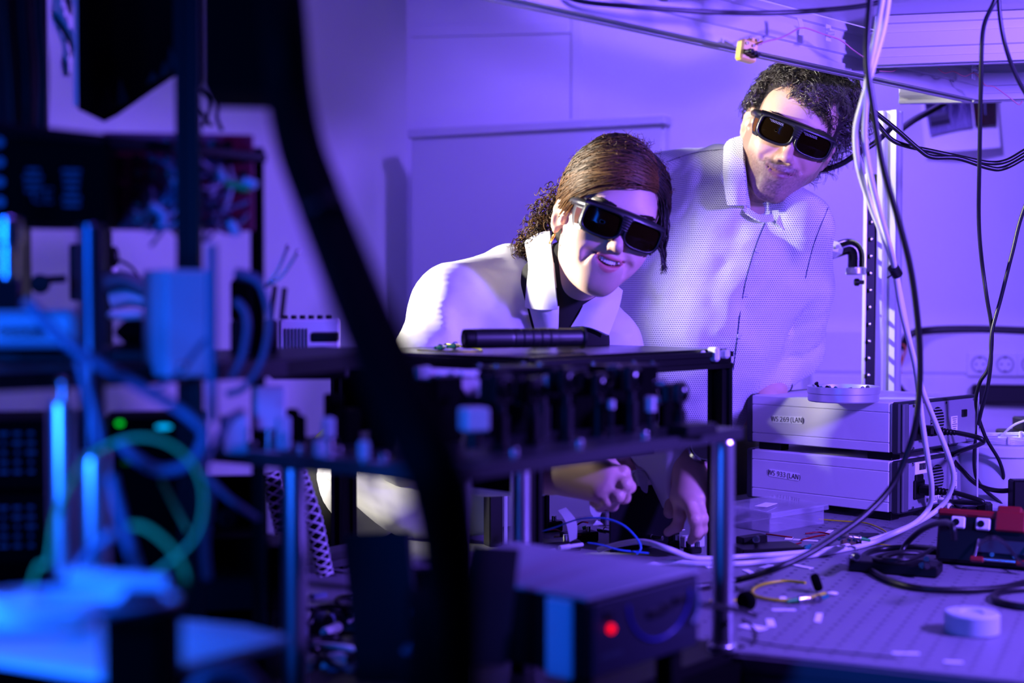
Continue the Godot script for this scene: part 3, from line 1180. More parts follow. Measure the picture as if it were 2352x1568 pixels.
func man() -> void:
	var ht := head_turn(-2.0, 14.0, -22.0, Vector3(0.529, 0.391, -2.71))
	var o := thing("person", "person with dark curly hair in a small-patterned button shirt leaning on the stacked instruments", "person", Transform3D(Basis(), Vector3(0.32, 0, -2.95)))
	var inv := ht.affine_inverse()
	var neck_base := P(1722, 478, 2.79)
	var m := MB.new()
	m.coloured = true
	var hf := head_field(false, inv * neck_base, 0.056)
	hf.mesh(m, Vector3(-0.115, -0.23, -0.14), Vector3(0.115, 0.135, 0.135), 0.0028, man_skin, ht)
	var sh_r := P(1540, 440, 2.93)
	var sh_l := P(1838, 520, 2.70)
	var el_l := P(1822, 800, 2.84)
	var wr_l := P(1772, 880, 2.80)
	var el_r := P(1430, 800, 2.92)
	var wr_r := P(1352, 1058, 2.50)
	var chest := P(1690, 600, 2.80)
	var belly := P(1590, 850, 2.86)
	var hips := P(1560, 1005, 3.03)
	var body := Field.new()
	body.chain([neck_base, chest, belly, hips], [0.06, 0.11, 0.11, 0.12], 0.06)
	body.chain([neck_base, sh_l, el_l, wr_l], [0.06, 0.052, 0.04, 0.028], 0.04)
	body.chain([neck_base, sh_r, el_r, wr_r], [0.06, 0.052, 0.04, 0.028], 0.04)
	mesh_field(m, body, 0.016, hand_skin)
	var k := [P(1775, 912, 2.755), P(1752, 908, 2.76), P(1732, 910, 2.78), P(1716, 918, 2.80)]
	var fing := [
		[P(1768, 934, 2.79), P(1752, 945, 2.83), P(1740, 952, 2.86)],
		[P(1735, 935, 2.80), P(1722, 956, 2.83), P(1712, 968, 2.86)],
		[P(1714, 936, 2.80), P(1704, 962, 2.83), P(1700, 980, 2.85)],
		[P(1704, 938, 2.81), P(1697, 956, 2.83), P(1694, 970, 2.85)]]
	mesh_field(m, hand_field(wr_l, el_l.lerp(wr_l, 0.7), k, fing, [P(1788, 890, 2.78), P(1796, 912, 2.785), P(1790, 925, 2.79)], 1.05), 0.003, hand_skin)
	k = [P(1398, 1040, 2.36), P(1410, 1052, 2.36), P(1414, 1068, 2.36), P(1412, 1080, 2.37)]
	fing = [
		[P(1432, 1050, 2.34), P(1446, 1075, 2.33), P(1448, 1096, 2.33)],
		[P(1438, 1066, 2.34), P(1450, 1088, 2.33), P(1446, 1106, 2.33)],
		[P(1436, 1082, 2.34), P(1446, 1100, 2.335), P(1440, 1114, 2.335)],
		[P(1430, 1094, 2.35), P(1438, 1108, 2.34), P(1432, 1120, 2.34)]]
	mesh_field(m, hand_field(wr_r, el_r.lerp(wr_r, 0.75), k, fing, [P(1392, 1072, 2.34), P(1412, 1092, 2.32), P(1434, 1104, 2.31)]), 0.0035, hand_skin)
	wpart(o, "body", m, M.skin)
	# shirt
	var f := Field.new()
	f.chain([P(1665, 440, 2.82), P(1690, 590, 2.80), P(1625, 760, 2.80), P(1590, 880, 2.84)], [0.085, 0.125, 0.13, 0.125], 0.08)
	f.chain([P(1610, 460, 2.90), P(1590, 640, 2.88), P(1560, 880, 2.90)], [0.075, 0.12, 0.11], 0.08)
	f.chain([P(1770, 505, 2.76), P(1745, 630, 2.77), P(1690, 780, 2.81)], [0.07, 0.085, 0.07], 0.06)
	f.ell(P(1692, 462, 2.80), Vector3(0.088, 0.055, 0.085), 0.05)
	f.ell(P(1748, 462, 2.66), Vector3(0.036, 0.032, 0.07), 0.02, 1)
	f.chain([P(1740, 440, 2.8), sh_l, P(1842, 660, 2.76), el_l, P(1778, 862, 2.805)], [0.06, 0.062, 0.059, 0.056, 0.043], 0.022)
	f.chain([P(1640, 420, 2.86), sh_r, el_r, P(1365, 1020, 2.55)], [0.06, 0.074, 0.06, 0.045], 0.05)
	folds = [
		[P(1860, 560, 2.68), P(1790, 740, 2.74), 0.016, 0.0135], [P(1880, 700, 2.7), P(1800, 760, 2.76), 0.012, 0.0135], [P(1875, 745, 2.76), P(1790, 790, 2.77), 0.012, -0.0120],
		[P(1885, 790, 2.8), P(1800, 830, 2.78), 0.010, 0.0120], [P(1700, 520, 2.68), P(1640, 700, 2.68), 0.020, 0.0105], [P(1800, 600, 2.66), P(1690, 720, 2.67), 0.018, 0.0135],
		[P(1600, 480, 2.76), P(1560, 640, 2.76), 0.016, 0.0120], [P(1780, 680, 2.7), P(1640, 790, 2.68), 0.018, 0.0120], [P(1500, 690, 2.76), P(1620, 780, 2.68), 0.018, 0.0120],
		[P(1480, 600, 2.8), P(1560, 720, 2.75), 0.02, -0.0120], [P(1720, 760, 2.7), P(1600, 850, 2.7), 0.018, -0.0105], [P(1600, 330, 2.85), P(1560, 420, 2.85), 0.02, 0.0090]]
	cloth_amp = 0.006
	f.wrinkle = cloth
	m = MB.new()
	mesh_field(m, f, 0.009)
	wpart(o, "shirt", m, M.shirt)
	m = MB.new()
	seam(m, f, [[1757, 512], [1738, 560], [1722, 610], [1710, 660], [1700, 720], [1692, 790], [1684, 850]], 0.0009)
	seam(m, f, [[1690, 340], [1600, 350], [1530, 372]], 0.0006)
	seam(m, f, [[1905, 470], [1870, 560], [1850, 640]], 0.0006)
	wpart(o, "seam", m, M.seam_blue)
	for q in [[1748, 575], [1722, 676], [1706, 772]]:
		m = MB.new()
		var c := onto(f, q[0] - 8, q[1])
		m.lathe(Transform3D(frame_z(Vector3.UP, Vector3(0.1, 0, 1)) * Basis(), c), [Vector2(0.0, 0.0012)], 4)
		m = MB.new()
		m.cyl(c, c + Vector3(0.0, 0.0, 0.0016), 0.0048, 14, 0.0005)
		wpart(o, "button", m, M.button)
	m = MB.new()
	m.sheet(grid([[P(1664, 338, 2.745), P(1676, 322, 2.735), P(1706, 312, 2.73)], [P(1662, 400, 2.69), P(1680, 392, 2.675), P(1708, 386, 2.672)], [P(1666, 440, 2.665), P(1688, 440, 2.65), P(1712, 430, 2.655)], [P(1672, 472, 2.655), P(1692, 472, 2.645), P(1713, 470, 2.648)]], 4), 0.004)
	m.sheet(grid([[P(1706, 312, 2.732), P(1710, 390, 2.674), P(1714, 470, 2.65)], [P(1708, 330, 2.76), P(1715, 400, 2.71), P(1722, 478, 2.68)]], 4), 0.003)
	m.sheet(grid([[P(1800, 462, 2.70), P(1822, 478, 2.69)], [P(1790, 490, 2.66), P(1820, 506, 2.66)], [P(1782, 512, 2.65), P(1800, 528, 2.648)]], 4), 0.004)
	m.sheet(grid([[P(1716, 476, 2.675), P(1745, 494, 2.665), P(1782, 492, 2.67)], [P(1712, 490, 2.668), P(1745, 508, 2.655), P(1786, 508, 2.66)]], 4), 0.003)
	wpart(o, "collar", m, M.shirt)
	goggles(ht, "dark laser safety goggles with fine white print on the lenses worn by the curly-haired person", true)
	var wd := (wr_l - el_l).normalized()
	var wf := frame_z(wd, Vector3(0, 0, 1))
	var band := PackedVector3Array()
	for i in 33:
		var w := TAU * i / 32.0
		band.append(wr_l.lerp(el_l, 0.10) + (wf.x * cos(w) + wf.y * sin(w)) * 0.0345)
	m = MB.new()
	m.tube(band, 0.0065, 8, PackedFloat32Array(), 0.5)
	single("wristband", "dark wristband on the curly-haired person's wrist above the instrument", "wristband", m, M.case_dark)
	legs(o, hips, [W(0.22, 0.02, 3.16), W(0.42, 0.02, 3.18)], 0.15, M.trousers_olive)
	man_hair(o, ht, hf)

# ---------------------------------------------------------------- hair
func strand(mb: MB, pts: PackedVector3Array, r: float, c: Color, seg := 3) -> void:
	mb.tint = c
	var radii := PackedFloat32Array()
	for i in pts.size():
		radii.append(r * minf(1.0, 2.2 * (1.0 - float(i) / pts.size()) + 0.25))
	mb.tube(pts, r, seg, radii)

func coil(mb: MB, base: Vector3, out: Vector3, fall: Vector3, length: float, rad: float, turns: float, strands: int, thick: float, c: Color) -> void:
	var n := int(9.0 * turns) + 3
	var b := frame_z(out, Vector3(rng.randf_range(-1, 1), 1.0, rng.randf_range(-1, 1)).normalized())
	var ph := rng.randf() * TAU
	var way := 1.0 if rng.randf() < 0.5 else -1.0
	for s in strands:
		var pts := PackedVector3Array()
		var dp := rng.randf_range(-0.5, 0.5)
		var rr := rad * rng.randf_range(0.8, 1.15)
		var off := Vector3(rng.randf_range(-1, 1), rng.randf_range(-1, 1), rng.randf_range(-1, 1)) * rad * 0.25
		for i in n:
			var t := float(i) / (n - 1)
			var w := ph + dp + way * t * turns * TAU
			var grow := minf(1.0, t * 3.0)
			pts.append(base + out * length * t * (1.0 - 0.25 * t) + fall * length * t * t + off * grow + (b.x * cos(w) + b.y * sin(w)) * rr * grow - (b.x * cos(ph + dp) + b.y * sin(ph + dp)) * rr * grow * 0.3)
		var k := rng.randf_range(0.7, 1.35)
		strand(mb, pts, thick, Color(c.r * k, c.g * k, c.b * k))

func hair_material(nm: String) -> StandardMaterial3D:
	var m := std(Color.WHITE, 0.5, 0.0, 0.4)
	m.vertex_color_use_as_albedo = true
	M[nm] = m
	return m

func scalp(i: int, n: int, c: Vector3, r: Vector3) -> Array:      # [point, normal] of an even spread over an ellipsoid
	var y := 1.0 - 2.0 * (i + 0.5) / n
	var w := i * 2.399963
	var q := sqrt(1.0 - y * y)
	var e := Vector3(q * cos(w), y, q * sin(w))
	return [c + e * r, (e / r).normalized()]

func brows(o: Node3D, ht: Transform3D, hf: Field, y0: float, c: Color, mat: Material) -> void:
	var all := PackedInt32Array(range(hf.ty.size()))
	for s in [-1.0, 1.0]:
		var m := MB.new()
		m.coloured = true
		for i in 90:
			var t := rng.randf()
			var pts := PackedVector3Array()
			for k in 3:
				var p := Vector3((0.014 + 0.036 * t + 0.0045 * k) * s, y0 + 0.005 * sin(t * 2.6) + rng.randf_range(-0.0005, 0.0005) + (rng.randf_range(-0.003, 0.003) if k == 0 else 0.001), 0.13)
				if k:
					p.y = pts[0].y + 0.0008 * k
				for it in 12:
					p.z -= hf.at(p, all) * 0.9
				p.z += 0.0006
				pts.append(p)
			for k in 3:
				pts[k] = ht * pts[k]
			strand(m, pts, 0.0005, c)
		wpart(o, "eyebrow", m, mat)

func man_hair(o: Node3D, ht: Transform3D, hf: Field) -> void:
	var mat := hair_material("hair_man")
	mat.roughness = 0.36
	mat.metallic_specular = 0.8
	var base := Color(0.026, 0.019, 0.017)
	var m := MB.new()
	m.coloured = true
	m.tint = base
	var cap := Field.new()
	cap.ell(Vector3(0, 0.05, -0.026), Vector3(0.086, 0.092, 0.103), 0.02)
	cap.ell(Vector3(0, 0.0, -0.06), Vector3(0.076, 0.085, 0.062), 0.03)
	cap.ell(Vector3(0, 0.004, 0.085), Vector3(0.084, 0.092, 0.093), 0.012, 1)
	cap.cap(Vector3(-0.1, -0.02, 0.0), Vector3(0.1, -0.02, 0.0), 0.036, 0.036, 0.01, 1)
	cap.ell(Vector3(0, -0.14, -0.03), Vector3(0.12, 0.075, 0.12), 0.01, 1)
	cloth_amp = 0.006
	folds = []
	cap.wrinkle = cloth
	cap.mesh(m, Vector3(-0.11, -0.1, -0.14), Vector3(0.11, 0.16, 0.1), 0.005, func(_p): return base, ht)
	var down := (ht.basis.inverse() * Vector3.DOWN).normalized()
	var n := 2300
	for i in n:
		var q := scalp(i, n, Vector3(0, 0.036, -0.016), Vector3(0.077, 0.094, 0.099))
		var p: Vector3 = q[0]
		var nn: Vector3 = q[1]
		var line := 0.088 - 0.55 * maxf(0.0, absf(p.x) - 0.045)
		if p.z > 0.012 and p.y < line - 0.5 * (p.z - 0.012) * 0.0:
			continue
		if p.y < -0.045 or (p.z > -0.035 and p.y < 0.028 and absf(p.x) > 0.05):
			continue
		var front := p.z > 0.03
		var out := (nn + Vector3(rng.randf_range(-0.4, 0.4), rng.randf_range(-0.3, 0.4), rng.randf_range(-0.4, 0.4))).normalized()
		var len := rng.randf_range(0.026, 0.042) * (0.75 if p.y < 0.02 else 1.0)
		if p.x > 0.02:
			len *= 1.0 + 0.95 * smoothstep(0.02, 0.07, p.x)
		if front:
			out = (nn + Vector3(0, -0.25, 0.5) + Vector3(rng.randf_range(-0.5, 0.5), 0, 0)).normalized()
			len *= 1.15
		var grey := rng.randf() < 0.16
		coil(m, ht * (p + nn * 0.004), ht.basis * out, (ht.basis * down).normalized() * (0.55 if front else 0.25), len * 1.12, rng.randf_range(0.0055, 0.0110), rng.randf_range(1.1, 2.0), 3, 0.0005, Color(0.10, 0.085, 0.075) if grey else base * 1.5)
	for i in 420:
		var q := scalp(rng.randi() % 1500, 1500, Vector3(0, 0.038, -0.018), Vector3(0.085, 0.104, 0.108))
		var p: Vector3 = q[0]
		if p.z > 0.035 or p.y < 0.0 or (p.z > 0.0 and p.y < 0.07):
			continue
		coil(m, ht * p, ht.basis * ((q[1] as Vector3) + Vector3(rng.randf_range(-0.9, 0.9), rng.randf_range(-0.5, 0.5), rng.randf_range(-0.9, 0.9))).normalized(), Vector3.DOWN * 0.2, rng.randf_range(0.026, 0.05), rng.randf_range(0.005, 0.011), rng.randf_range(1.0, 2.2), 1, 0.00036, base * 2.2)
	# the ringlets that hang on the forehead
	for q in [[-0.012, 0.088, 0.082, 0.011], [0.004, 0.086, 0.087, 0.012], [0.020, 0.082, 0.086, 0.014], [0.034, 0.076, 0.080, 0.013], [0.048, 0.066, 0.07, 0.011], [-0.03, 0.09, 0.072, 0.009], [0.055, 0.05, 0.066, 0.008], [0.028, 0.09, 0.08, 0.012]]:
		for s in 5:
			coil(m, ht * Vector3(q[0] + rng.randf_range(-0.004, 0.004), q[1], q[2]), ht.basis * Vector3(rng.randf_range(-0.2, 0.2), -0.55, 0.6).normalized(), ht.basis * Vector3(0, -0.5, -0.3), rng.randf_range(0.024, 0.034), q[3] * rng.randf_range(0.6, 0.9), rng.randf_range(1.3, 2.0), 3, 0.0006, base * 1.8)
	wpart(o, "hair", m, mat)
	brows(o, ht, hf, 0.026, base * 1.6, mat)

func woman_hair(o: Node3D, ht: Transform3D, hf: Field) -> void:
	var mat := hair_material("hair_woman")
	var brown := Color(0.020, 0.012, 0.008)
	var light := Color(0.26, 0.12, 0.03)
	var m := MB.new()
	m.coloured = true
	var cap := Field.new()
	cap.ell(Vector3(0, 0.044, -0.024), Vector3(0.084, 0.096, 0.103), 0.02)
	cap.ell(Vector3(0, -0.005, -0.065), Vector3(0.072, 0.08, 0.06), 0.03)
	cap.ell(Vector3(0.006, -0.020, 0.088), Vector3(0.073, 0.084, 0.075), 0.012, 1)
	cap.cap(Vector3(-0.1, -0.022, 0.0), Vector3(0.1, -0.022, 0.0), 0.034, 0.034, 0.01, 1)
	cap.ell(Vector3(0, -0.15, -0.03), Vector3(0.12, 0.08, 0.12), 0.01, 1)
	cloth_amp = 0.005
	folds = []
	cap.wrinkle = cloth
	cap.mesh(m, Vector3(-0.11, -0.1, -0.14), Vector3(0.11, 0.16, 0.1), 0.004, func(_p): return brown * 0.7, ht)
	var tail := Vector3(-0.012, -0.01, -0.125)
	var c0 := Vector3(0, 0.043, -0.022)
	var r0 := Vector3(0.0855, 0.0985, 0.105)
	# swept back from the hairline to the nape
	var skull := PackedInt32Array([0, 1, 2])
	for i in 2100:
		var q := pow(rng.randf(), 1.3)                   # along the parting, from the forehead to the crown
		var right := rng.randf() < 0.68                  # combed over to her right, else to her left
		var a0 := Vector3(0.046, 0.084, 0.075).lerp(Vector3(0.020, 0.150, -0.04), q)
		var mid := Vector3(-0.066, 0.062, 0.062).lerp(Vector3(-0.075, 0.085, -0.05), q) if right else Vector3(0.085, 0.035, 0.028).lerp(Vector3(0.07, 0.07, -0.06), q)
		var aim := tail + Vector3(rng.randf_range(-0.03, 0.02), rng.randf_range(-0.03, 0.03), 0)
		var j := Vector3(rng.randf_range(-1, 1), rng.randf_range(-1, 1), rng.randf_range(-1, 1)) * 0.008
		var e0 := ((a0 + j - c0) / r0).normalized()
		var e1 := ((mid + j - c0) / r0).normalized()
		var e2 := ((aim - c0) / r0).normalized()
		var pts := PackedVector3Array()
		var lift := rng.randf_range(0.0, 0.065)
		var f1 := rng.randf() * TAU
		var n := 18
		for k in n:
			var u := float(k) / (n - 1)
			var e := (e0 * (1 - u) * (1 - u) + e1 * 2.4 * u * (1 - u) + e2 * u * u).normalized()
			var wob := Vector3(sin(f1 + u * 19.0), sin(f1 * 2.0 + u * 15.0), cos(f1 + u * 17.0)) * 0.0032 * minf(1.0, u * 4.0)
			var p := c0 + e * r0 * (0.985 + lift * 1.6 * sin(minf(1.0, u * 2.5) * PI * 0.5)) + wob
			var gap := 0.0025 + lift * 0.22 * minf(1.0, u * 3.0) - hf.at(p, skull)
			pts.append(ht * (p + (e / r0).normalized() * maxf(0.0, gap)))
		var lit_side := clampf((0.8 if right else -0.1) - q * 0.9 + rng.randf_range(-0.35, 0.35), 0.0, 1.0) * rng.randf_range(0.4, 1.0)  # golden on the white-lit side: that light is put into the strand colour
		strand(m, pts, 0.0008, brown.lerp(light, lit_side))
	# frizz standing off the crown
	for i in 1100:
		var q := scalp(rng.randi() % 900, 900, c0, r0)
		var p: Vector3 = q[0]
		var nn: Vector3 = q[1]
		if p.y < 0.05 or p.z > 0.055:
			continue
		coil(m, ht * p, ht.basis * (nn + Vector3(rng.randf_range(-0.8, 0.8), rng.randf_range(-0.5, 0.5), rng.randf_range(-0.8, 0.8))).normalized(), Vector3.ZERO, rng.randf_range(0.010, 0.026), rng.randf_range(0.002, 0.004), rng.randf_range(0.8, 1.6), 1, 0.00032, brown.lerp(light, rng.randf() * 0.8))
	# curls of the tail, falling behind the right ear to the shoulder
	var path := smooth_path([P(1290, 440, 2.36), P(1262, 480, 2.375), P(1245, 520, 2.385), P(1228, 552, 2.40), P(1205, 566, 2.41)], 8)
	for i in 420:
		var b := path[rng.randi() % path.size()] + Vector3(rng.randf_range(-1, 1), rng.randf_range(-1, 1), rng.randf_range(-1, 1)) * 0.017
		coil(m, b, Vector3(rng.randf_range(-0.9, 0.5), rng.randf_range(-0.9, 0.4), rng.randf_range(-0.5, 0.5)).normalized(), Vector3.DOWN * 0.3, rng.randf_range(0.018, 0.038), rng.randf_range(0.003, 0.006), rng.randf_range(1.0, 2.2), 2, 0.0006, brown.lerp(light, rng.randf() * 0.55))
	# the loose lock at her left temple
	for i in 70:
		var j := Vector3(rng.randf_range(-1, 1), rng.randf_range(-1, 1), rng.randf_range(-1, 1))
		var k := rng.randf()
		var a := [P(1478 + k * 26, 408 + k * 22, 2.23) + j * 0.004, P(1508 + k * 14, 455, 2.225) + j * 0.005, P(1522 + k * 8, 510, 2.22) + j * 0.006, P(1519 + j.x * 7, 560, 2.22) + j * 0.004, P(1530 - k * 10, 596 + j.y * 10, 2.22), P(1524 + j.x * 10, 618 + j.y * 14, 2.22)]
		var pts := smooth_path(a, 6)
		for q in pts.size():
			pts[q] += Vector3(sin(q * 0.9 + k * 9.0), 0, cos(q * 0.8 + k * 7.0)) * 0.0012
		strand(m, pts, 0.00075, brown * rng.randf_range(0.5, 1.0))
	wpart(o, "hair", m, mat)
	brows(o, ht, hf, 0.030, brown * 0.9, mat)

# ---------------------------------------------------------------- goggles, worn but things of their own
func gog(x: float, y: float, off := 0.0) -> Vector3:
	return Vector3(x, y, 0.1095 - 3.4 * x * x - 0.25 * maxf(0.0, -y) + off)

func lens_outline(s: float, grow: float, n := 40) -> PackedVector2Array:
	var o := PackedVector2Array()
	for i in n:
		var w := TAU * i / n
		var cx := cos(w)
		var cy := sin(w)
		var e := 0.42 if cy > 0.0 else 0.62
		var x := signf(cx) * pow(absf(cx), e) * (0.0305 + grow)
		var y := signf(cy) * pow(absf(cy), e) * (0.0180 + grow if cy > 0.0 else 0.0200 + grow)
		if cy < 0.0:
			x += 0.0022 * cy * -1.0 * (1.0 if cx < 0.0 else -0.4)
		o.append(Vector2((0.0365 + x) * s, 0.005 + y))
	return o

func goggles(ht: Transform3D, label: String, print_text: bool) -> void:
	var o := thing("safety_goggles", label, "safety goggles", ht * Transform3D(Basis(), Vector3(0, 0.0, 0.1)), "")
	var t := ht
	var fm := MB.new()
	for s in [-1.0, 1.0]:
		var a := lens_outline(s, 0.0)
		var b := lens_outline(s, 0.0052)
		var n := a.size()
		# rim: inner edge, bead, outer edge, back
		var ring := func(poly: PackedVector2Array, off: float) -> Array:
			var r := []
			for q in poly:
				r.append(t * gog(q.x, q.y, off))
			r.append(r[0])
			return r
		var mid := lens_outline(s, 0.0026)
		fm.sheet([ring.call(a, -0.002), ring.call(a, 0.0018), ring.call(mid, 0.0032), ring.call(b, 0.0012), ring.call(b, -0.006)] if s < 0.0 else [ring.call(b, -0.006), ring.call(b, 0.0012), ring.call(mid, 0.0032), ring.call(a, 0.0018), ring.call(a, -0.002)])
		# side shield down to the cheek, with its window
		var temple := MB.new()
		var path := smooth_path([t * Vector3(0.068 * s, 0.021, 0.090), t * Vector3(0.0765 * s, 0.020, 0.072), t * Vector3(0.079 * s, 0.019, 0.045), t * Vector3(0.080 * s, 0.017, 0.010), t * Vector3(0.081 * s, 0.013, -0.020)], 5)
		temple.tube(path, 0.0042, 8, PackedFloat32Array(), 1.6)
		wpart(o, "temple", temple, M.goggle)
		var sh := MB.new()
		sh.sheet(grid([[t * Vector3(0.0655 * s, 0.016, 0.094), t * Vector3(0.0765 * s, 0.017, 0.068), t * Vector3(0.078 * s, 0.015, 0.053)], [t * Vector3(0.0665 * s, 0.0, 0.092), t * Vector3(0.0755 * s, -0.002, 0.070), t * Vector3(0.077 * s, 0.0, 0.056)], [t * Vector3(0.0635 * s, -0.018, 0.091), t * Vector3(0.071 * s, -0.017, 0.074), t * Vector3(0.0735 * s, -0.012, 0.063)]], 4), 0.002)
		wpart(o, "side_shield", sh, M.goggle)
		var wn := MB.new()
		var out := Vector3(0.0012 * s, 0, 0.0004)
		wn.sheet(grid([[t * (Vector3(0.0695 * s, 0.012, 0.0862) + out), t * (Vector3(0.0762 * s, 0.012, 0.0695) + out)], [t * (Vector3(0.0702 * s, 0.0, 0.0845) + out), t * (Vector3(0.0752 * s, -0.001, 0.0716) + out)], [t * (Vector3(0.0682 * s, -0.012, 0.0832) + out), t * (Vector3(0.0722 * s, -0.012, 0.0745) + out)]], 4), 0.0016)
		wpart(o, "side_window", wn, M.amber)
		var lm := MB.new()
		var rows := []
		for k in 7:
			var row := []
			var g := -0.0305 * k / 6.0
			for q in lens_outline(s, 0.0):
				var c := Vector2(0.0365 * s, 0.005)
				var z: Vector2 = q.lerp(c, k / 6.0)
				row.append(t * gog(z.x, z.y, -0.001))
			row.append(row[0])
			rows.append(row)
		lm.sheet(rows)
		wpart(o, "lens", lm, M.lens)
	# brow bar and bridge with its ribs
	var top := []
	var low := []
	var back := []
	for i in 25:
		var x := lerpf(-0.0725, 0.0725, i / 24.0)
		top.append(t * gog(x, 0.0335 - 0.9 * x * x, -0.013))
		back.append(t * gog(x, 0.0315 - 0.6 * x * x, 0.0005))
		low.append(t * gog(x, 0.0245 - 0.4 * x * x, 0.0022))
	fm.sheet([top, back, low], 0.0022)
	fm.sheet(grid([[t * gog(-0.0085, 0.026, 0.002), t * gog(0, 0.026, 0.0025), t * gog(0.0085, 0.026, 0.002)], [t * gog(-0.0065, 0.008, 0.001), t * gog(0, 0.009, 0.0015), t * gog(0.0065, 0.008, 0.001)], [t * gog(-0.0078, -0.006, -0.001), t * gog(0, -0.001, -0.001), t * gog(0.0078, -0.006, -0.001)]], 3), 0.003)
	wpart(o, "frame", fm, M.goggle)
	for k in 5:
		var r := MB.new()
		var y := 0.021 - 0.0042 * k
		var w := 0.0078 - 0.0006 * k
		r.tube(PackedVector3Array([t * gog(-w, y, 0.003), t * gog(0, y + 0.0006, 0.0042), t * gog(w, y, 0.003)]), 0.0009, 6)
		wpart(o, "rib", r, M.goggle)
	if print_text:
		for s in [-1.0, 1.0]:
			for k in 3:
				var r := MB.new()
				var x := (0.012 + 0.002 * k) if s > 0 else -0.054 + 0.002 * k
				var n := 14 - k
				for i in n:
					r.box(t * Transform3D(Basis(), gog(x + i * 0.0019 + 0.0005 * ((i * 7 + k * 3) % 3), 0.0205 - 0.0016 * k, 0.0)), Vector3(0.0011, 0.0007, 0.0003))
				wpart(o, "print", r, M.print_white, "fine white print along the top of the lens")

# ---------------------------------------------------------------- background
func PW(px: float, py: float, off := 0.0) -> Vector3:   # the point of the back wall seen there, off metres in front of it
	var a := W(ROOM[0].x, 0, ROOM[0].y)
	var b := W(ROOM[1].x, 0, ROOM[1].y)
	var n := (b - a).cross(Vector3.UP).normalized()
	if n.z < 0.0:
		n = -n
	var r := P(px, py, 1.0) - cam_t.origin
	return cam_t.origin + r * ((a + n * off - cam_t.origin).dot(n) / r.dot(n))

func wall_frame(px: float, py: float, off := 0.0) -> Transform3D:   # x along the wall to the right, y up, z out of the wall
	var a := W(ROOM[0].x, 0, ROOM[0].y)
	var b := W(ROOM[1].x, 0, ROOM[1].y)
	var x := (b - a).normalized()
	return Transform3D(Basis(x, Vector3.UP, x.cross(Vector3.UP)), PW(px, py, off))

func text_mesh(o: Node3D, nm: String, s: String, h: float, t: Transform3D, mat: Material) -> void:
	var tm := TextMesh.new()
	tm.text = s
	var f := SystemFont.new()
	f.font_names = PackedStringArray(["Droid Sans"])
	tm.font = f
	tm.font_size = 32
	tm.pixel_size = h / 24.0
	tm.depth = 0.0004
	tm.curve_step = 2.0
	var m := MeshInstance3D.new()
	m.name = nm
	m.mesh = tm
	m.material_override = mat
	o.add_child(m, true)
	m.transform = t

func cable(nm: String, label: String, pts: Array, r: float, mat: Material, group := "", n := 8) -> MeshInstance3D:
	var m := MB.new()
	m.tube(smooth_path(pts, n), r, 8)
	return single(nm, label, "cable", m, mat, group)

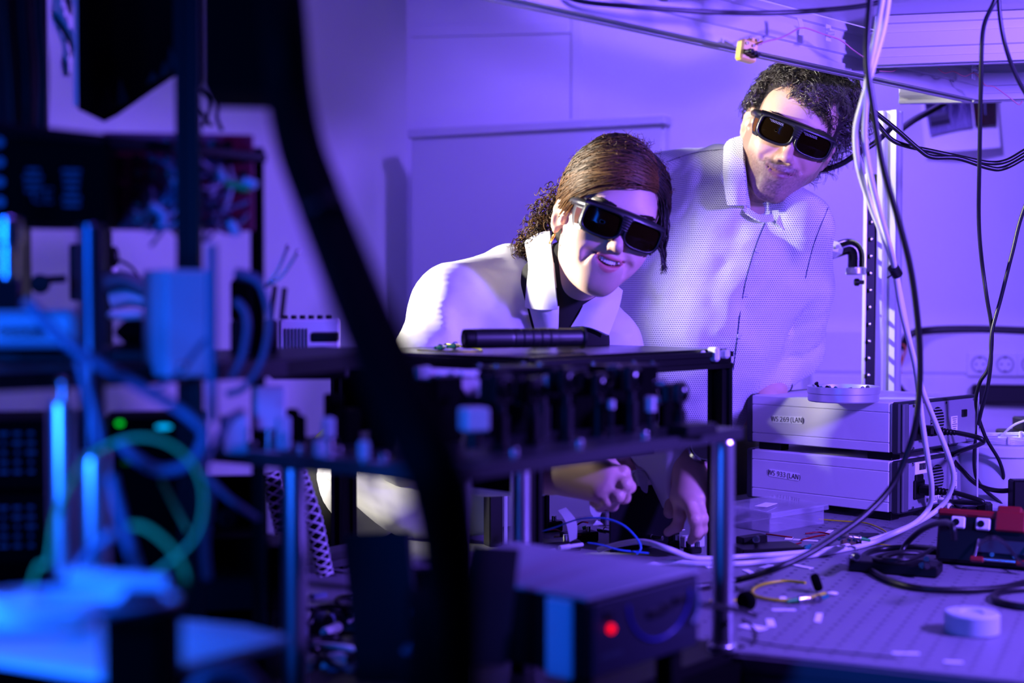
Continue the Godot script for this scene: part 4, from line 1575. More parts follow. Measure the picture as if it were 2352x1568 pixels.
func background() -> void:
	# cover strips of the wall panels
	var m := MB.new()
	var t := wall_frame(1324, 300, 0.004)
	m.box(t, Vector3(0.030, 2.5, 0.008), 0.002)
	struct("trim_1", m, M.wall, "vertical cover strip on the back wall")
	m = MB.new()
	m.beam(PW(945, 72, 0.003), PW(1312, 62, 0.003), 0.036, 0.006, 0.002, wall_frame(1100, 70).basis.z)
	struct("trim_2", m, M.wall, "horizontal cover strip high on the back wall")
	# grey panel standing in for the rectangular shadow on the wall
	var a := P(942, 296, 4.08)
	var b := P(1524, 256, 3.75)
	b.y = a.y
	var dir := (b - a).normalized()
	var o := thing("shadow_panel", "grey panel added in place of the shadow on the back wall behind the people", "screen", Transform3D(Basis(dir, Vector3.UP, dir.cross(Vector3.UP)), Vector3(a.x, 0, a.z)))
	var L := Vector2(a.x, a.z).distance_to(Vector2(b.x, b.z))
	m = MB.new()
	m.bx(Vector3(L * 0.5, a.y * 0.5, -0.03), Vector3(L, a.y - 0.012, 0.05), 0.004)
	part(o, "body", m, M.shadow_grey)
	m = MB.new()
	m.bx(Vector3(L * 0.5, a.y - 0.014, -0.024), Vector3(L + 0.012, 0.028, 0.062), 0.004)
	part(o, "top_rail", m, M.shadow_grey)
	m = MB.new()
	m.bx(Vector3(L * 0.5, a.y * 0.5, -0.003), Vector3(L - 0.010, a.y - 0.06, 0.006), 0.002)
	part(o, "front_sheet", m, M.shadow_grey)
	# cable duct with sockets along the wall on the right
	t = wall_frame(1880, 755, 0.0)
	var W0 := PW(1862, 755).distance_to(PW(2560, 755))
	o = thing("cable_duct", "white cable duct with round power sockets running along the back wall above the bench", "cable duct", Transform3D(t.basis, PW(1862, 755) + Vector3(0, -0.32, 0)))
	m = MB.new()
	m.bx(Vector3(W0 * 0.5, 0.16, 0.03), Vector3(W0, 0.32, 0.06), 0.004)
	part(o, "body", m, M.white)
	var ys := [[0.205, 0.315], [0.130, 0.195], [0.052, 0.122], [0.006, 0.046]]
	for q in ys:
		m = MB.new()
		m.bx(Vector3(W0 * 0.5, (q[0] + q[1]) * 0.5, 0.0625), Vector3(W0 - 0.01, q[1] - q[0], 0.005), 0.0015)
		part(o, "cover", m, M.white)
	for px in [2250, 2308, 2366]:
		var sp: Vector3 = o.transform.affine_inverse() * PW(px, 836, 0.065)
		m = MB.new()
		m.bx(Vector3(sp.x, sp.y, 0.067), Vector3(0.066, 0.066, 0.006), 0.003)
		var ps := part(o, "socket", m, M.white)
		m = MB.new()
		m.lathe(Transform3D(Basis(Vector3.RIGHT, PI / 2), Vector3(sp.x, sp.y, 0.0705)), [Vector2(0.0235, -0.002), Vector2(0.0225, 0.0015), Vector2(0.0195, 0.0015), Vector2(0.0185, -0.001), Vector2(0.0, -0.001)], 24)
		part(ps, "bowl", m, M.socket_grey)
		m = MB.new()
		for s in [-1.0, 1.0]:
			m.cyl(Vector3(sp.x + 0.0095 * s, sp.y, 0.0700), Vector3(sp.x + 0.0095 * s, sp.y, 0.0708), 0.0025, 10)
			m.bx(Vector3(sp.x, sp.y + 0.0175 * s, 0.0712), Vector3(0.006, 0.003, 0.003), 0.0006)
		part(ps, "contacts", m, M.black)
	# power strip box in front of the duct
	m = MB.new()
	m.box(wall_frame(2318, 905, 0.09), Vector3(0.19, 0.05, 0.05), 0.006)
	single("power_adapter", "dark box lying in front of the white cable duct below the sockets", "adapter", m, M.black)
	cable("thick_cable", "thick black cable lying along the top of the white cable duct", [PW(2072, 800, 0.08), PW(2092, 768, 0.09), PW(2140, 758, 0.07), PW(2240, 756, 0.06), PW(2360, 760, 0.06), PW(2480, 765, 0.06)], 0.011, M.cable_black)
	cable("thin_cable", "thin black cable sagging along the lower edge of the white cable duct", [PW(2066, 885, 0.09), PW(2085, 905, 0.1), PW(2140, 915, 0.1), PW(2260, 926, 0.1), PW(2360, 930, 0.1), PW(2480, 935, 0.1)], 0.0065, M.cable_black)
	cable("orange_wire", "small loop of orange and brown wire hanging beside the white post at the duct", [PW(2072, 790, 0.12), PW(2080, 800, 0.13), PW(2072, 830, 0.13), PW(2066, 850, 0.13), PW(2070, 825, 0.14), PW(2064, 800, 0.13), PW(2068, 860, 0.13)], 0.0025, M.wire_orange)
	# bench below the duct
	m = MB.new()
	var bt := wall_frame(2230, 1000, 0.235)
	bt.origin.y = 0.868
	m.box(bt, Vector3(1.3, 0.03, 0.44), 0.004)
	for q in [-0.55, 0.55]:
		m.box(bt * Transform3D(Basis(), Vector3(q, -0.44, 0.0)), Vector3(0.04, 0.856, 0.38), 0.003)
	single("bench", "grey wall bench under the white cable duct at the right", "bench", m, M.white)
	# sheet of prints on the wall
	poster()
	ceiling_cable()
	arm_lamp()

func ceiling_cable() -> void:                            # out of view, added under the wall light to throw a soft shadow
	var lamp := Vector3(0.62, 2.62, -3.1)
	var pts := []
	for q in [[1000, -60], [1085, 30], [1180, 95], [1300, 135], [1430, 165], [1560, 195], [1640, 170], [1720, 140]]:
		pts.append(lamp.lerp(PW(q[0], q[1]), 0.62))
	cable("ceiling_cable", "unseen dark cable added below the ceiling for its shadow on the back wall", pts, 0.012, M.cable_black)

func poster() -> void:
	var im := Image.create(256, 192, false, Image.FORMAT_RGB8)
	for y in 192:
		for x in 256:
			var k := clampf(1.0 - y / 150.0 + skin_noise.get_noise_2d(x * 0.2, y * 0.3) * 0.5, 0.0, 1.0)
			im.set_pixel(x, y, Color(0.62, 0.60, 0.74).lerp(Color(0.05, 0.03, 0.12), k * 0.9))
	var g := RandomNumberGenerator.new()
	g.seed = 5
	for b in 9:
		var p := Vector2(g.randf_range(60, 250), 0)
		for s in 170:
			p += Vector2(g.randf_range(-2.6, 2.6) + (b - 4) * 0.15, 1.1)
			if p.x > 1 and p.x < 254 and p.y < 190:
				im.set_pixel(int(p.x), int(p.y), Color(0.95, 0.93, 1.0))
				im.set_pixel(int(p.x) + 1, int(p.y), Color(0.8, 0.75, 1.0))
	im.fill_rect(Rect2i(14, 108, 118, 52), Color(0.35, 0.35, 0.38))
	im.fill_rect(Rect2i(34, 96, 80, 18), Color(0.45, 0.45, 0.5))
	im.fill_rect(Rect2i(14, 140, 118, 8), Color(0.14, 0.14, 0.16))
	var storm := std(Color.WHITE, 0.5)
	storm.albedo_texture = ImageTexture.create_from_image(im)
	var im2 := Image.create(96, 128, false, Image.FORMAT_RGB8)
	for y in 128:
		for x in 96:
			var v := clampf(0.12 + skin_noise.get_noise_2d(x * 0.35, y * 0.25) * 0.25, 0.02, 0.5)
			im2.set_pixel(x, y, Color(v * 1.25, v, v * 0.9))
	im2.fill_rect(Rect2i(10, 66, 34, 50), Color(0.30, 0.18, 0.10))
	im2.fill_rect(Rect2i(52, 20, 5, 70), Color(0.55, 0.6, 0.7))
	var dark := std(Color.WHITE, 0.5)
	dark.albedo_texture = ImageTexture.create_from_image(im2)
	var o := thing("wall_poster", "white paper sheet with a lightning print and a dark print on the back wall", "poster", Transform3D(Basis(), PW(2200, 350, 0.02)))
	var m := MB.new()
	m.sheet(grid([[PW(2112, 200, 0.010), PW(2200, 196, 0.012), PW(2290, 190, 0.010)], [PW(2118, 280, 0.012), PW(2205, 275, 0.018), PW(2293, 265, 0.012)], [PW(2124, 350, 0.02), PW(2210, 346, 0.028), PW(2298, 338, 0.02)]], 4), 0.001)
	wpart(o, "sheet", m, M.paper)
	m = MB.new()
	m.face_uv([PW(2120, 214, 0.022), PW(2226, 200, 0.022), PW(2234, 292, 0.026), PW(2136, 310, 0.026)], Vector3(0.2, 0, 1).normalized())
	wpart(o, "lightning_print", m, storm)
	m = MB.new()
	m.face_uv([PW(2230, 208, 0.022), PW(2286, 200, 0.022), PW(2287, 286, 0.024), PW(2240, 292, 0.024)], Vector3(0.2, 0, 1).normalized())
	wpart(o, "dark_print", m, dark)

func arm_lamp() -> void:
	var m := MB.new()
	m.tube(smooth_path([P(2068, 298, 3.2), P(2100, 275, 3.2), P(2135, 256, 3.2), P(2170, 236, 3.2)], 6), 0.0075, 8)
	single("hose", "short black tube slanting up behind the white post to the overhead frame", "tube", m, M.rubber)
	# monitor arm on the dark rail, partly behind the curly-haired person
	var o := thing("monitor_arm", "black monitor arm joint with a silver ring and a knob beside the perforated dark rail", "monitor arm", Transform3D(Basis(), P(1962, 660, 2.96)))
	m = MB.new()
	m.tube(smooth_path([P(1900, 580, 2.96), P(1925, 572, 2.96), P(1950, 566, 2.96), P(1965, 580, 2.96), P(1966, 614, 2.96)], 6), 0.0168, 14)
	wpart(o, "elbow", m, M.black_gloss)
	m = MB.new()
	m.box(Transform3D(Basis(Vector3.BACK, -0.25), P(1912, 572, 2.94)), Vector3(0.042, 0.034, 0.03), 0.012)
	m.cyl(P(1924, 566, 2.92), P(1924, 566, 2.915), 0.0042, 10)
	wpart(o, "bracket", m, M.alu_white)
	m = MB.new()
	m.cyl(P(1966, 614, 2.96), P(1966, 631, 2.96), 0.021, 20, 0.002)
	wpart(o, "ring", m, M.alu)
	m = MB.new()
	m.cyl(P(1962, 648, 2.96), P(1974, 648, 2.96), 0.008, 12, 0.002)
	m.cyl(P(1974, 648, 2.96), P(1984, 648, 2.96), 0.0045, 10)
	wpart(o, "knob", m, M.black)
	m = MB.new()
	m.box(Transform3D(Basis(), P(1974, 622, 2.97)), Vector3(0.014, 0.014, 0.02), 0.002)
	wpart(o, "clamp", m, M.alu)

# an aluminium profile: a bar with lengthwise grooves on its four sides
func profile(o: Node3D, a: Vector3, b: Vector3, w: float, h: float, mat: Material, up := Vector3.UP) -> void:
	var z := (b - a).normalized()
	if absf(z.dot(up)) > 0.98:
		up = Vector3.BACK
	var x := up.cross(z).normalized()
	var y := z.cross(x)
	var nx := int(round(w / 0.04)) if w > 0.03 else 1
	var ny := int(round(h / 0.04)) if h > 0.03 else 1
	var px := w / nx
	var pyy := h / ny
	var g := minf(px, pyy) * 0.21
	var dp := g * 0.8
	var poly := PackedVector2Array()
	var hw := w * 0.5
	var hh := h * 0.5
	for k in nx:
		var c := -hw + px * (k + 0.5)
		poly.append_array([Vector2(c - g, -hh), Vector2(c - g * 0.8, -hh + dp), Vector2(c + g * 0.8, -hh + dp), Vector2(c + g, -hh)])
	poly.append(Vector2(hw, -hh))
	for k in ny:
		var c := -hh + pyy * (k + 0.5)
		poly.append_array([Vector2(hw, c - g), Vector2(hw - dp, c - g * 0.8), Vector2(hw - dp, c + g * 0.8), Vector2(hw, c + g)])
	poly.append(Vector2(hw, hh))
	for k in nx:
		var c := hw - px * (k + 0.5)
		poly.append_array([Vector2(c + g, hh), Vector2(c + g * 0.8, hh - dp), Vector2(c - g * 0.8, hh - dp), Vector2(c - g, hh)])
	poly.append(Vector2(-hw, hh))
	for k in ny:
		var c := hh - pyy * (k + 0.5)
		poly.append_array([Vector2(-hw, c + g), Vector2(-hw + dp, c + g * 0.8), Vector2(-hw + dp, c - g * 0.8), Vector2(-hw, c - g)])
	poly.append(Vector2(-hw, -hh))
	var m := MB.new()
	m.extrude(poly, Transform3D(Basis(x, y, z), a), a.distance_to(b))
	wpart(o, "profile", m, mat)

func overhead() -> void:
	var h := P(2005, 155, 2.40).y
	var hb := h + 0.04
	var c := PY(2005, 153, h) + Vector3(0, 0.04, 0)
	var e := PY(2263, 232, h) + Vector3(0, 0.04, 0)
	var d1 := (e - c).normalized()
	var d0 := c - (e - c).normalized() * 1.15
	var n0 := PY(1400, 33, h) + Vector3(0, 0.04, 0)
	var out := d1.cross(Vector3.UP).normalized()
	var o := thing("overhead_frame", "white aluminium profile frame hanging over the table with grooved beams", "frame", Transform3D(Basis(), Vector3(c.x, h, c.z)))
	var dl := (c - n0).normalized()
	var sl := dl.cross(Vector3.UP).normalized() * 0.02
	profile(o, n0 - dl * 0.35 + sl * -1.0, e + sl * -1.0, 0.04, 0.08, M.alu_white)
	var r2 := PY(2352, 141, h) + Vector3(0, 0.04, 0)
	var dr := (r2 - c).normalized()
	profile(o, c + dr * 0.002, c + dr * 1.3, 0.04, 0.08, M.alu_white)
	profile(o, e - dr * 0.02, e + dr * 1.0, 0.04, 0.08, M.alu_white)
	var c1 := PY(1516, 62, h) + Vector3(0, 0.06, 0)
	profile(o, c1 + dr * 0.01, c1 + dr * 1.3, 0.04, 0.04, M.alu_white)
	# boards lying on the frame
	var m := MB.new()
	var k0 := n0 - dl * 0.3
	var poly := PackedVector2Array()
	for p: Vector3 in [k0, e, e + dr * 1.0, k0 + dr * 1.5]:
		poly.append(Vector2(p.x, -p.z))
	m.extrude(poly, Transform3D(Basis(Vector3.RIGHT, Vector3(0, 0, -1), Vector3.UP), Vector3(0, h + 0.082, 0)), 0.008)
	wpart(o, "board", m, M.white)
	# bolts at the joint
	for q in [[2014, 78], [2014, 131], [2003, 79], [2002, 130]]:
		m = MB.new()
		var p := P(q[0], q[1], 2.385)
		m.cyl(p, p + Vector3(0, 0, 0.006), 0.0042, 10)
		wpart(o, "bolt", m, M.steel)
	# cable clips and a strip of clear tape on the left beam
	for q in [[1902, 76, 2.28], [2236, 165, 2.66]]:
		m = MB.new()
		var p := P(q[0], q[1], q[2])
		var bs := frame_z(-out if (-out).z > 0 else out)
		m.box(Transform3D(bs, p), Vector3(0.018, 0.028, 0.003), 0.001)
		m.box(Transform3D(bs, p + Vector3(0, 0.004, 0.006)), Vector3(0.012, 0.004, 0.010), 0.001)
		m.cyl(p + Vector3(-0.002, -0.002, 0.008), p + Vector3(0.008, -0.002, 0.010), 0.003, 8)
		wpart(o, "cable_clip", m, M.clear_white)
	m = MB.new()
	m.sheet(grid([[P(1830, 40, 2.205), P(1842, 44, 2.21)], [P(1836, 62, 2.205), P(1846, 62, 2.21)], [P(1834, 80, 2.205), P(1846, 82, 2.21)]], 3), 0.0006)
	wpart(o, "tape_strip", m, M.clear_white)
	# uprights: white post with a groove, crossbar, and the perforated dark rail
	o = thing("white_post", "white aluminium post with a centre groove and a crossbar behind the instruments", "post", Transform3D(Basis(), Vector3(P(2040, 900, 2.98).x, 0, P(2040, 900, 2.98).z)))
	var pb := o.position
	var zz := Vector3(-0.58, 0, 0.81)
	profile(o, Vector3(pb.x, 0.0, pb.z), Vector3(pb.x, h - 0.001, pb.z), 0.04, 0.04, M.alu_white, zz)
	profile(o, P(2066, 226, 3.0), P(2300, 222, 2.92), 0.023, 0.023, M.alu_white)
	m = MB.new()
	m.beam(P(2066, 198, 3.03), P(2260, 192, 2.96), 0.004, 0.03, 0.001)
	wpart(o, "panel", m, M.white)
	o = thing("perforated_rail", "black perforated rail with a row of shiny bolts standing left of the white post", "rail", Transform3D(Basis(), Vector3(P(1993, 890, 2.98).x, 0.0, P(1993, 890, 2.98).z)))
	var ta := P(2001, 400, 2.98)
	var tb := P(1988, 1010, 2.98)
	tb.y = 0.0
	m = MB.new()
	m.beam(tb, ta, 0.0225, 0.02, 0.002, Vector3(0, 0, 1))
	wpart(o, "rail", m, M.black)
	m = MB.new()
	m.beam(tb + Vector3(-0.0115, 0, 0), ta + Vector3(-0.0115, 0, 0), 0.0025, 0.022, 0.0005, Vector3(0, 0, 1))
	wpart(o, "edge_strip", m, M.alu)
	for i in 12:
		var p := P(2002 - i * 0.85, 510 + i * 39.0, 2.967)
		m = MB.new()
		m.lathe(Transform3D(frame_z(Vector3.DOWN), p), [Vector2(0, -0.002), Vector2(0.0048, -0.002), Vector2(0.0048, 0.0015), Vector2(0.003, 0.003), Vector2(0.0018, 0.0015), Vector2(0, 0.0015)], 12)
		wpart(o, "bolt", m, M.steel)
	# yellow clamp block hanging at the left beam
	o = thing("clamp_block", "yellow plastic block with three black knobs hanging under the overhead beam", "clamp", Transform3D(Basis(), P(1712, 144, 2.14)))
	var q0 := P(1715, 118, 2.145)
	var bb := frame_z(Vector3(0.45, 0.0, 0.9)) * Basis(Vector3.BACK, -0.16)
	m = MB.new()
	m.box(Transform3D(bb, q0), Vector3(0.030, 0.032, 0.018), 0.003)
	m.box(Transform3D(bb, q0 + bb * Vector3(0.012, 0.018, 0.0)), Vector3(0.022, 0.006, 0.016), 0.001)
	wpart(o, "body", m, M.yellow_plastic)
	m = MB.new()
	for i in 3:
		var p := q0 + bb * Vector3(-0.0065 + i * 0.0065, -0.004 - i * 0.0015, 0.009)
		m.cyl(p, p + bb * Vector3(0, 0, 0.012), 0.0042, 8, 0.001)
		m.cyl(p + bb * Vector3(0, 0, 0.012), p + bb * Vector3(0, 0, 0.016), 0.003, 8)
	wpart(o, "knobs", m, M.black_gloss)
	for q in [[-0.008, 0.009], [0.004, 0.008], [0.010, 0.018], [-0.004, 0.019]]:
		m = MB.new()
		var p: Vector3 = q0 + bb * Vector3(q[0], q[1], 0.009)
		m.cyl(p, p + bb * Vector3(0, 0, 0.003), 0.0022, 10)
		wpart(o, "screw", m, M.steel)
	cable("sensor_wire", "thin pinkish wire running from the yellow clamp block along the overhead beam", [P(1740, 103, 2.135), P(1760, 95, 2.14), P(1790, 88, 2.15), P(1812, 78, 2.17), P(1836, 65, 2.20), P(1856, 66, 2.22), P(1890, 78, 2.26), P(1930, 92, 2.29), P(1960, 115, 2.32), P(1985, 132, 2.36)], 0.0012, M.wire_pink)
	cable("sensor_wire", "thin pinkish wire looped along the far overhead beam near the corner", [P(2020, 163, 2.44), P(2048, 164, 2.47), P(2058, 160, 2.48)], 0.0012, M.wire_pink)
	cable("sensor_wire", "thin wire sagging along the far slanting beam to the right", [P(2155, 157, 2.55), P(2170, 168, 2.56), P(2190, 164, 2.58), P(2215, 175, 2.6), P(2240, 168, 2.62), P(2262, 195, 2.64), P(2285, 200, 2.64), P(2320, 225, 2.64), P(2340, 240, 2.64), P(2348, 232, 2.64)], 0.0012, M.wire_pink)

func hanging_cables() -> void:
	var wa := [P(2048, -60, 1.95), P(2040, 0, 1.95), P(2028, 70, 1.95), P(2003, 160, 1.95), P(1982, 230, 1.96), P(1966, 300, 1.98), P(1972, 380, 2.0), P(2000, 470, 2.05), P(2036, 560, 2.1), P(2056, 622, 2.13), P(2072, 700, 2.16), P(2088, 780, 2.2), P(2106, 850, 2.22), P(2122, 905, 2.24), P(2150, 975, 2.28), P(2176, 1040, 2.3), P(2190, 1095, 2.32), P(2175, 1145, 2.34), P(2140, 1180, 2.34), P(2080, 1212, 2.3)]
	var wb := [P(2034, -60, 1.94), P(2026, 0, 1.94), P(2010, 90, 1.94), P(1994, 170, 1.95), P(1988, 240, 1.96), P(1986, 320, 1.98), P(1998, 400, 2.0), P(2024, 500, 2.05), P(2050, 590, 2.1), P(2058, 640, 2.13), P(2072, 720, 2.16), P(2100, 830, 2.2), P(2110, 900, 2.22), P(2120, 980, 2.24), P(2132, 1060, 2.26), P(2140, 1120, 2.28), P(2134, 1165, 2.3), P(2105, 1198, 2.29), P(2060, 1222, 2.26)]
	wa.append_array([PY(2000, 1240, 0.908), PY(1900, 1262, 0.906), PY(1800, 1272, 0.906), PY(1700, 1278, 0.907), PY(1600, 1282, 0.908), PY(1540, 1262, 0.93), PY(1480, 1244, 0.935), PY(1430, 1248, 0.925), PY(1375, 1262, 0.908)])
	wb.append_array([PY(1990, 1250, 0.906), PY(1880, 1272, 0.905), PY(1790, 1285, 0.905), PY(1700, 1294, 0.905), PY(1600, 1294, 0.905), PY(1530, 1290, 0.906), PY(1480, 1300, 0.906)])
	cable("white_cable", "white cable hanging from above and swinging widest to the right before it crosses the table", wa, 0.0044, M.cable_white, "", 6)
	cable("white_cable", "white cable hanging from above with the inner bend close beside the black one", wb, 0.0044, M.cable_white, "", 6)
	cable("black_cable", "long black cable hanging from above and running across the table to the lower left", [P(2000, -60, 1.85), P(1998, 0, 1.85), P(1991, 130, 1.85), P(2004, 240, 1.86), P(2028, 380, 1.88), P(2062, 500, 1.9), P(2090, 610, 1.92), P(2106, 720, 1.94), P(2113, 820, 1.96), P(2110, 920, 1.98), P(2094, 1010, 2.0), P(2052, 1110, 2.0), P(1990, 1180, 1.98), P(1920, 1232, 1.95), P(1850, 1275, 1.92), P(1770, 1310, 1.9), PY(1700, 1330, 0.91), PY(1620, 1345, 0.908), PY(1540, 1350, 0.908)], 0.0046, M.cable_black, "", 6)
	var m := MB.new()
	m.cyl(P(2050, 612, 2.115), P(2062, 632, 2.125), 0.0085, 10, 0.001)
	m.tube(PackedVector3Array([P(2052, 628, 2.12), P(2044, 634, 2.12), P(2038, 638, 2.12)]), 0.0015, 6)
	single("cable_tie", "small cable tie binding the two white cables", "cable tie", m, M.cable_black)
	cable("black_cable", "upper strand of the black cable pair sagging to the right behind the hanging cables", [P(1975, 230, 2.5), P(2015, 262, 2.5), P(2062, 300, 2.5), P(2110, 342, 2.5), P(2140, 360, 2.5), P(2200, 363, 2.5), P(2270, 385, 2.5), P(2305, 386, 2.5), P(2352, 362, 2.5), P(2400, 330, 2.5)], 0.0042, M.cable_black)
	cable("black_cable", "lower strand of the black cable pair sagging to the right behind the hanging cables", [P(1970, 240, 2.52), P(2010, 278, 2.52), P(2045, 318, 2.52), P(2080, 334, 2.52), P(2140, 347, 2.52), P(2210, 362, 2.52), P(2270, 374, 2.52), P(2310, 370, 2.52), P(2352, 347, 2.52), P(2400, 318, 2.52)], 0.0042, M.cable_black)
	cable("black_cable", "black cable passing low behind the curly head towards the white post", [P(1860, 392, 2.78), P(1895, 389, 2.76), P(1935, 375, 2.75), P(1970, 352, 2.74), P(2012, 326, 2.74), P(2050, 290, 2.76)], 0.0055, M.cable_black)
	cable("black_cable", "left one of two black cables slanting down behind the curly hair", [P(1925, 140, 2.72), P(1940, 175, 2.72), P(1962, 215, 2.72), P(1990, 260, 2.72)], 0.0045, M.cable_black)
	cable("black_cable", "right one of two black cables slanting down behind the curly hair", [P(1960, 150, 2.74), P(1970, 185, 2.74), P(1976, 225, 2.74), P(2000, 280, 2.74)], 0.0045, M.cable_black)
	cable("thin_lead", "thin dark lead hanging straight down at the right from the overhead frame", [P(2300, -40, 2.1), P(2283, 5, 2.1), P(2258, 70, 2.12), P(2253, 200, 2.16), P(2250, 350, 2.24), P(2248, 500, 2.34), P(2254, 590, 2.46), P(2266, 680, 2.48), P(2278, 760, 2.5), P(2272, 840, 2.52), P(2250, 880, 2.54), P(2242, 930, 2.56), P(2262, 1000, 2.58), P(2296, 1060, 2.6), P(2304, 1105, 2.62), P(2282, 1140, 2.66), PY(2262, 1165, 0.904)], 0.0034, M.cable_dark)
	cable("thin_lead", "thin dark lead swinging in from the right edge and crossing the straight one", [P(2480, 150, 2.3), P(2420, 320, 2.38), P(2352, 480, 2.44), P(2325, 580, 2.46), P(2300, 680, 2.48), P(2278, 765, 2.49), P(2276, 830, 2.5), P(2268, 890, 2.52), P(2250, 960, 2.55), P(2238, 1040, 2.58), P(2244, 1100, 2.6), P(2280, 1140, 2.62), P(2330, 1170, 2.62), P(2380, 1190, 2.62)], 0.0034, M.cable_dark)
	cable("thin_lead", "thin dark lead leaving the top right corner of the overhead frame", [P(2292, -30, 2.1), P(2297, 40, 2.11), P(2308, 100, 2.12), P(2328, 160, 2.14), P(2356, 215, 2.16), P(2420, 320, 2.2), P(2520, 420, 2.2)], 0.0034, M.cable_dark)
	cable("thin_lead", "thin dark cable sagging just under the board at the top edge", [P(1250, -30, 1.9), P(1330, 2, 1.9), P(1440, 14, 1.9), P(1540, 22, 1.92), P(1640, 28, 1.95), P(1760, 30, 2.0), P(1880, 24, 2.02), P(2000, 10, 2.02), P(2080, -20, 2.02)], 0.0036, M.cable_dark)

# ---------------------------------------------------------------- optical table and what stands on its right half
const TOP := 0.9

func T(px: float, py: float, up := 0.0) -> Vector3:      # a point of the table top
	return PY(px, py, TOP + up)

func flat_poly(mb: MB, pts: Array, y: float, depth: float) -> void:   # a level slab from corner points, underside at y
	var poly := PackedVector2Array()
	for p in pts:
		poly.append(Vector2(p.x, -p.z) if p is Vector3 else p)
	mb.extrude(poly, Transform3D(Basis(Vector3.RIGHT, Vector3(0, 0, -1), Vector3.UP), Vector3(0, y, 0)), depth)

func tables() -> void:
	var f1 := T(1690, 1497)
	var f2 := T(2352, 1567)
	var dir := (f2 - f1).normalized()
	var right := f1 + dir * 1.9
	var lo := f1 - dir * 0.93
	var back := W(0.60, 0, 2.98)
	var o := thing("optical_table", "large grey optical table with a grid of threaded holes and a pale front edge", "table", Transform3D(Basis(), Vector3(0.7, 0, -2.1)))
	var m := MB.new()
	var pts := [lo, back, back + dir * 1.45, right, f1]
	flat_poly(m, pts, TOP - 0.11, 0.11)
	wpart(o, "tabletop", m, M.table)
	# rolled front edge
	m = MB.new()
	var inn := Vector3(dir.z, 0, -dir.x)
	if inn.z > 0:
		inn = -inn
	m.beam(f1 - dir * 0.9 + Vector3(0, -0.012, 0) + inn * 0.0095, right + Vector3(0, -0.012, 0) + inn * 0.0095, 0.022, 0.026, 0.006)
	wpart(o, "edge_trim", m, M.table)
	# threaded holes in a square grid, dark and slightly sunk cups
	var cup := MB.new()
	cup.lathe(Transform3D(), [Vector2(0.0034, 0.0003), Vector2(0.0028, 0.0006), Vector2(0.0024, 0.0002), Vector2(0.0, 0.0002)], 10)
	var mm := MultiMesh.new()
	mm.transform_format = MultiMesh.TRANSFORM_3D
	mm.mesh = cup.done()
	var spots := []
	var nrm := Vector3(dir.z, 0, -dir.x)
	if nrm.z > 0:
		nrm = -nrm
	for i in 62:
		for j in 52:
			var p := f1 - dir * 0.1 + dir * (0.025 * i) + nrm * (0.03 + 0.025 * j)
			if p.z < -2.9 or p.x > 1.5 or Vector2(p.x, -p.z).distance_to(Vector2(0, 0)) < 1.2:
				continue
			var s := (p - back).cross(lo - back).y
			if s * ((f1 - back).cross(lo - back).y) < 0.004:
				continue
			spots.append(p)
	mm.instance_count = spots.size()
	for i in spots.size():
		mm.set_instance_transform(i, Transform3D(Basis(), Vector3(spots[i].x, TOP, spots[i].z)))
	var mi := MultiMeshInstance3D.new()
	mi.name = "holes"
	mi.multimesh = mm
	mi.material_override = M.hole
	o.add_child(mi, true)
	mi.transform = o.transform.affine_inverse()
	mi.set_meta("kind", "stuff")
	for p: Vector3 in [W(0.55, 0, 1.75), W(1.5, 0, 1.6), W(0.75, 0, 2.75), W(1.6, 0, 2.5)]:
		m = MB.new()
		m.bx(Vector3(p.x, 0.395, p.z), Vector3(0.12, 0.79, 0.12), 0.006)
		wpart(o, "leg", m, M.black)
	# second table under the racks at the left
	o = thing("side_table", "dark side table under the blurred racks at the left", "table", Transform3D(Basis(), Vector3(-0.6, 0, -1.5)))
	m = MB.new()
	flat_poly(m, [Vector2(0.258, 1.585), Vector2(-0.47, 0.70), Vector2(-1.6, 1.2), Vector2(-1.6, 2.0), Vector2(-0.70, 1.90)], TOP - 0.045, 0.035)
	wpart(o, "tabletop", m, M.black_matt)
	for p: Vector3 in [W(-0.4, 0, 1.0), W(-1.5, 0, 1.3), W(-1.5, 0, 1.9), W(-0.1, 0, 1.5)]:
		m = MB.new()
		m.bx(Vector3(p.x, 0.427, p.z), Vector3(0.06, 0.854, 0.06), 0.004)
		wpart(o, "leg", m, M.black)

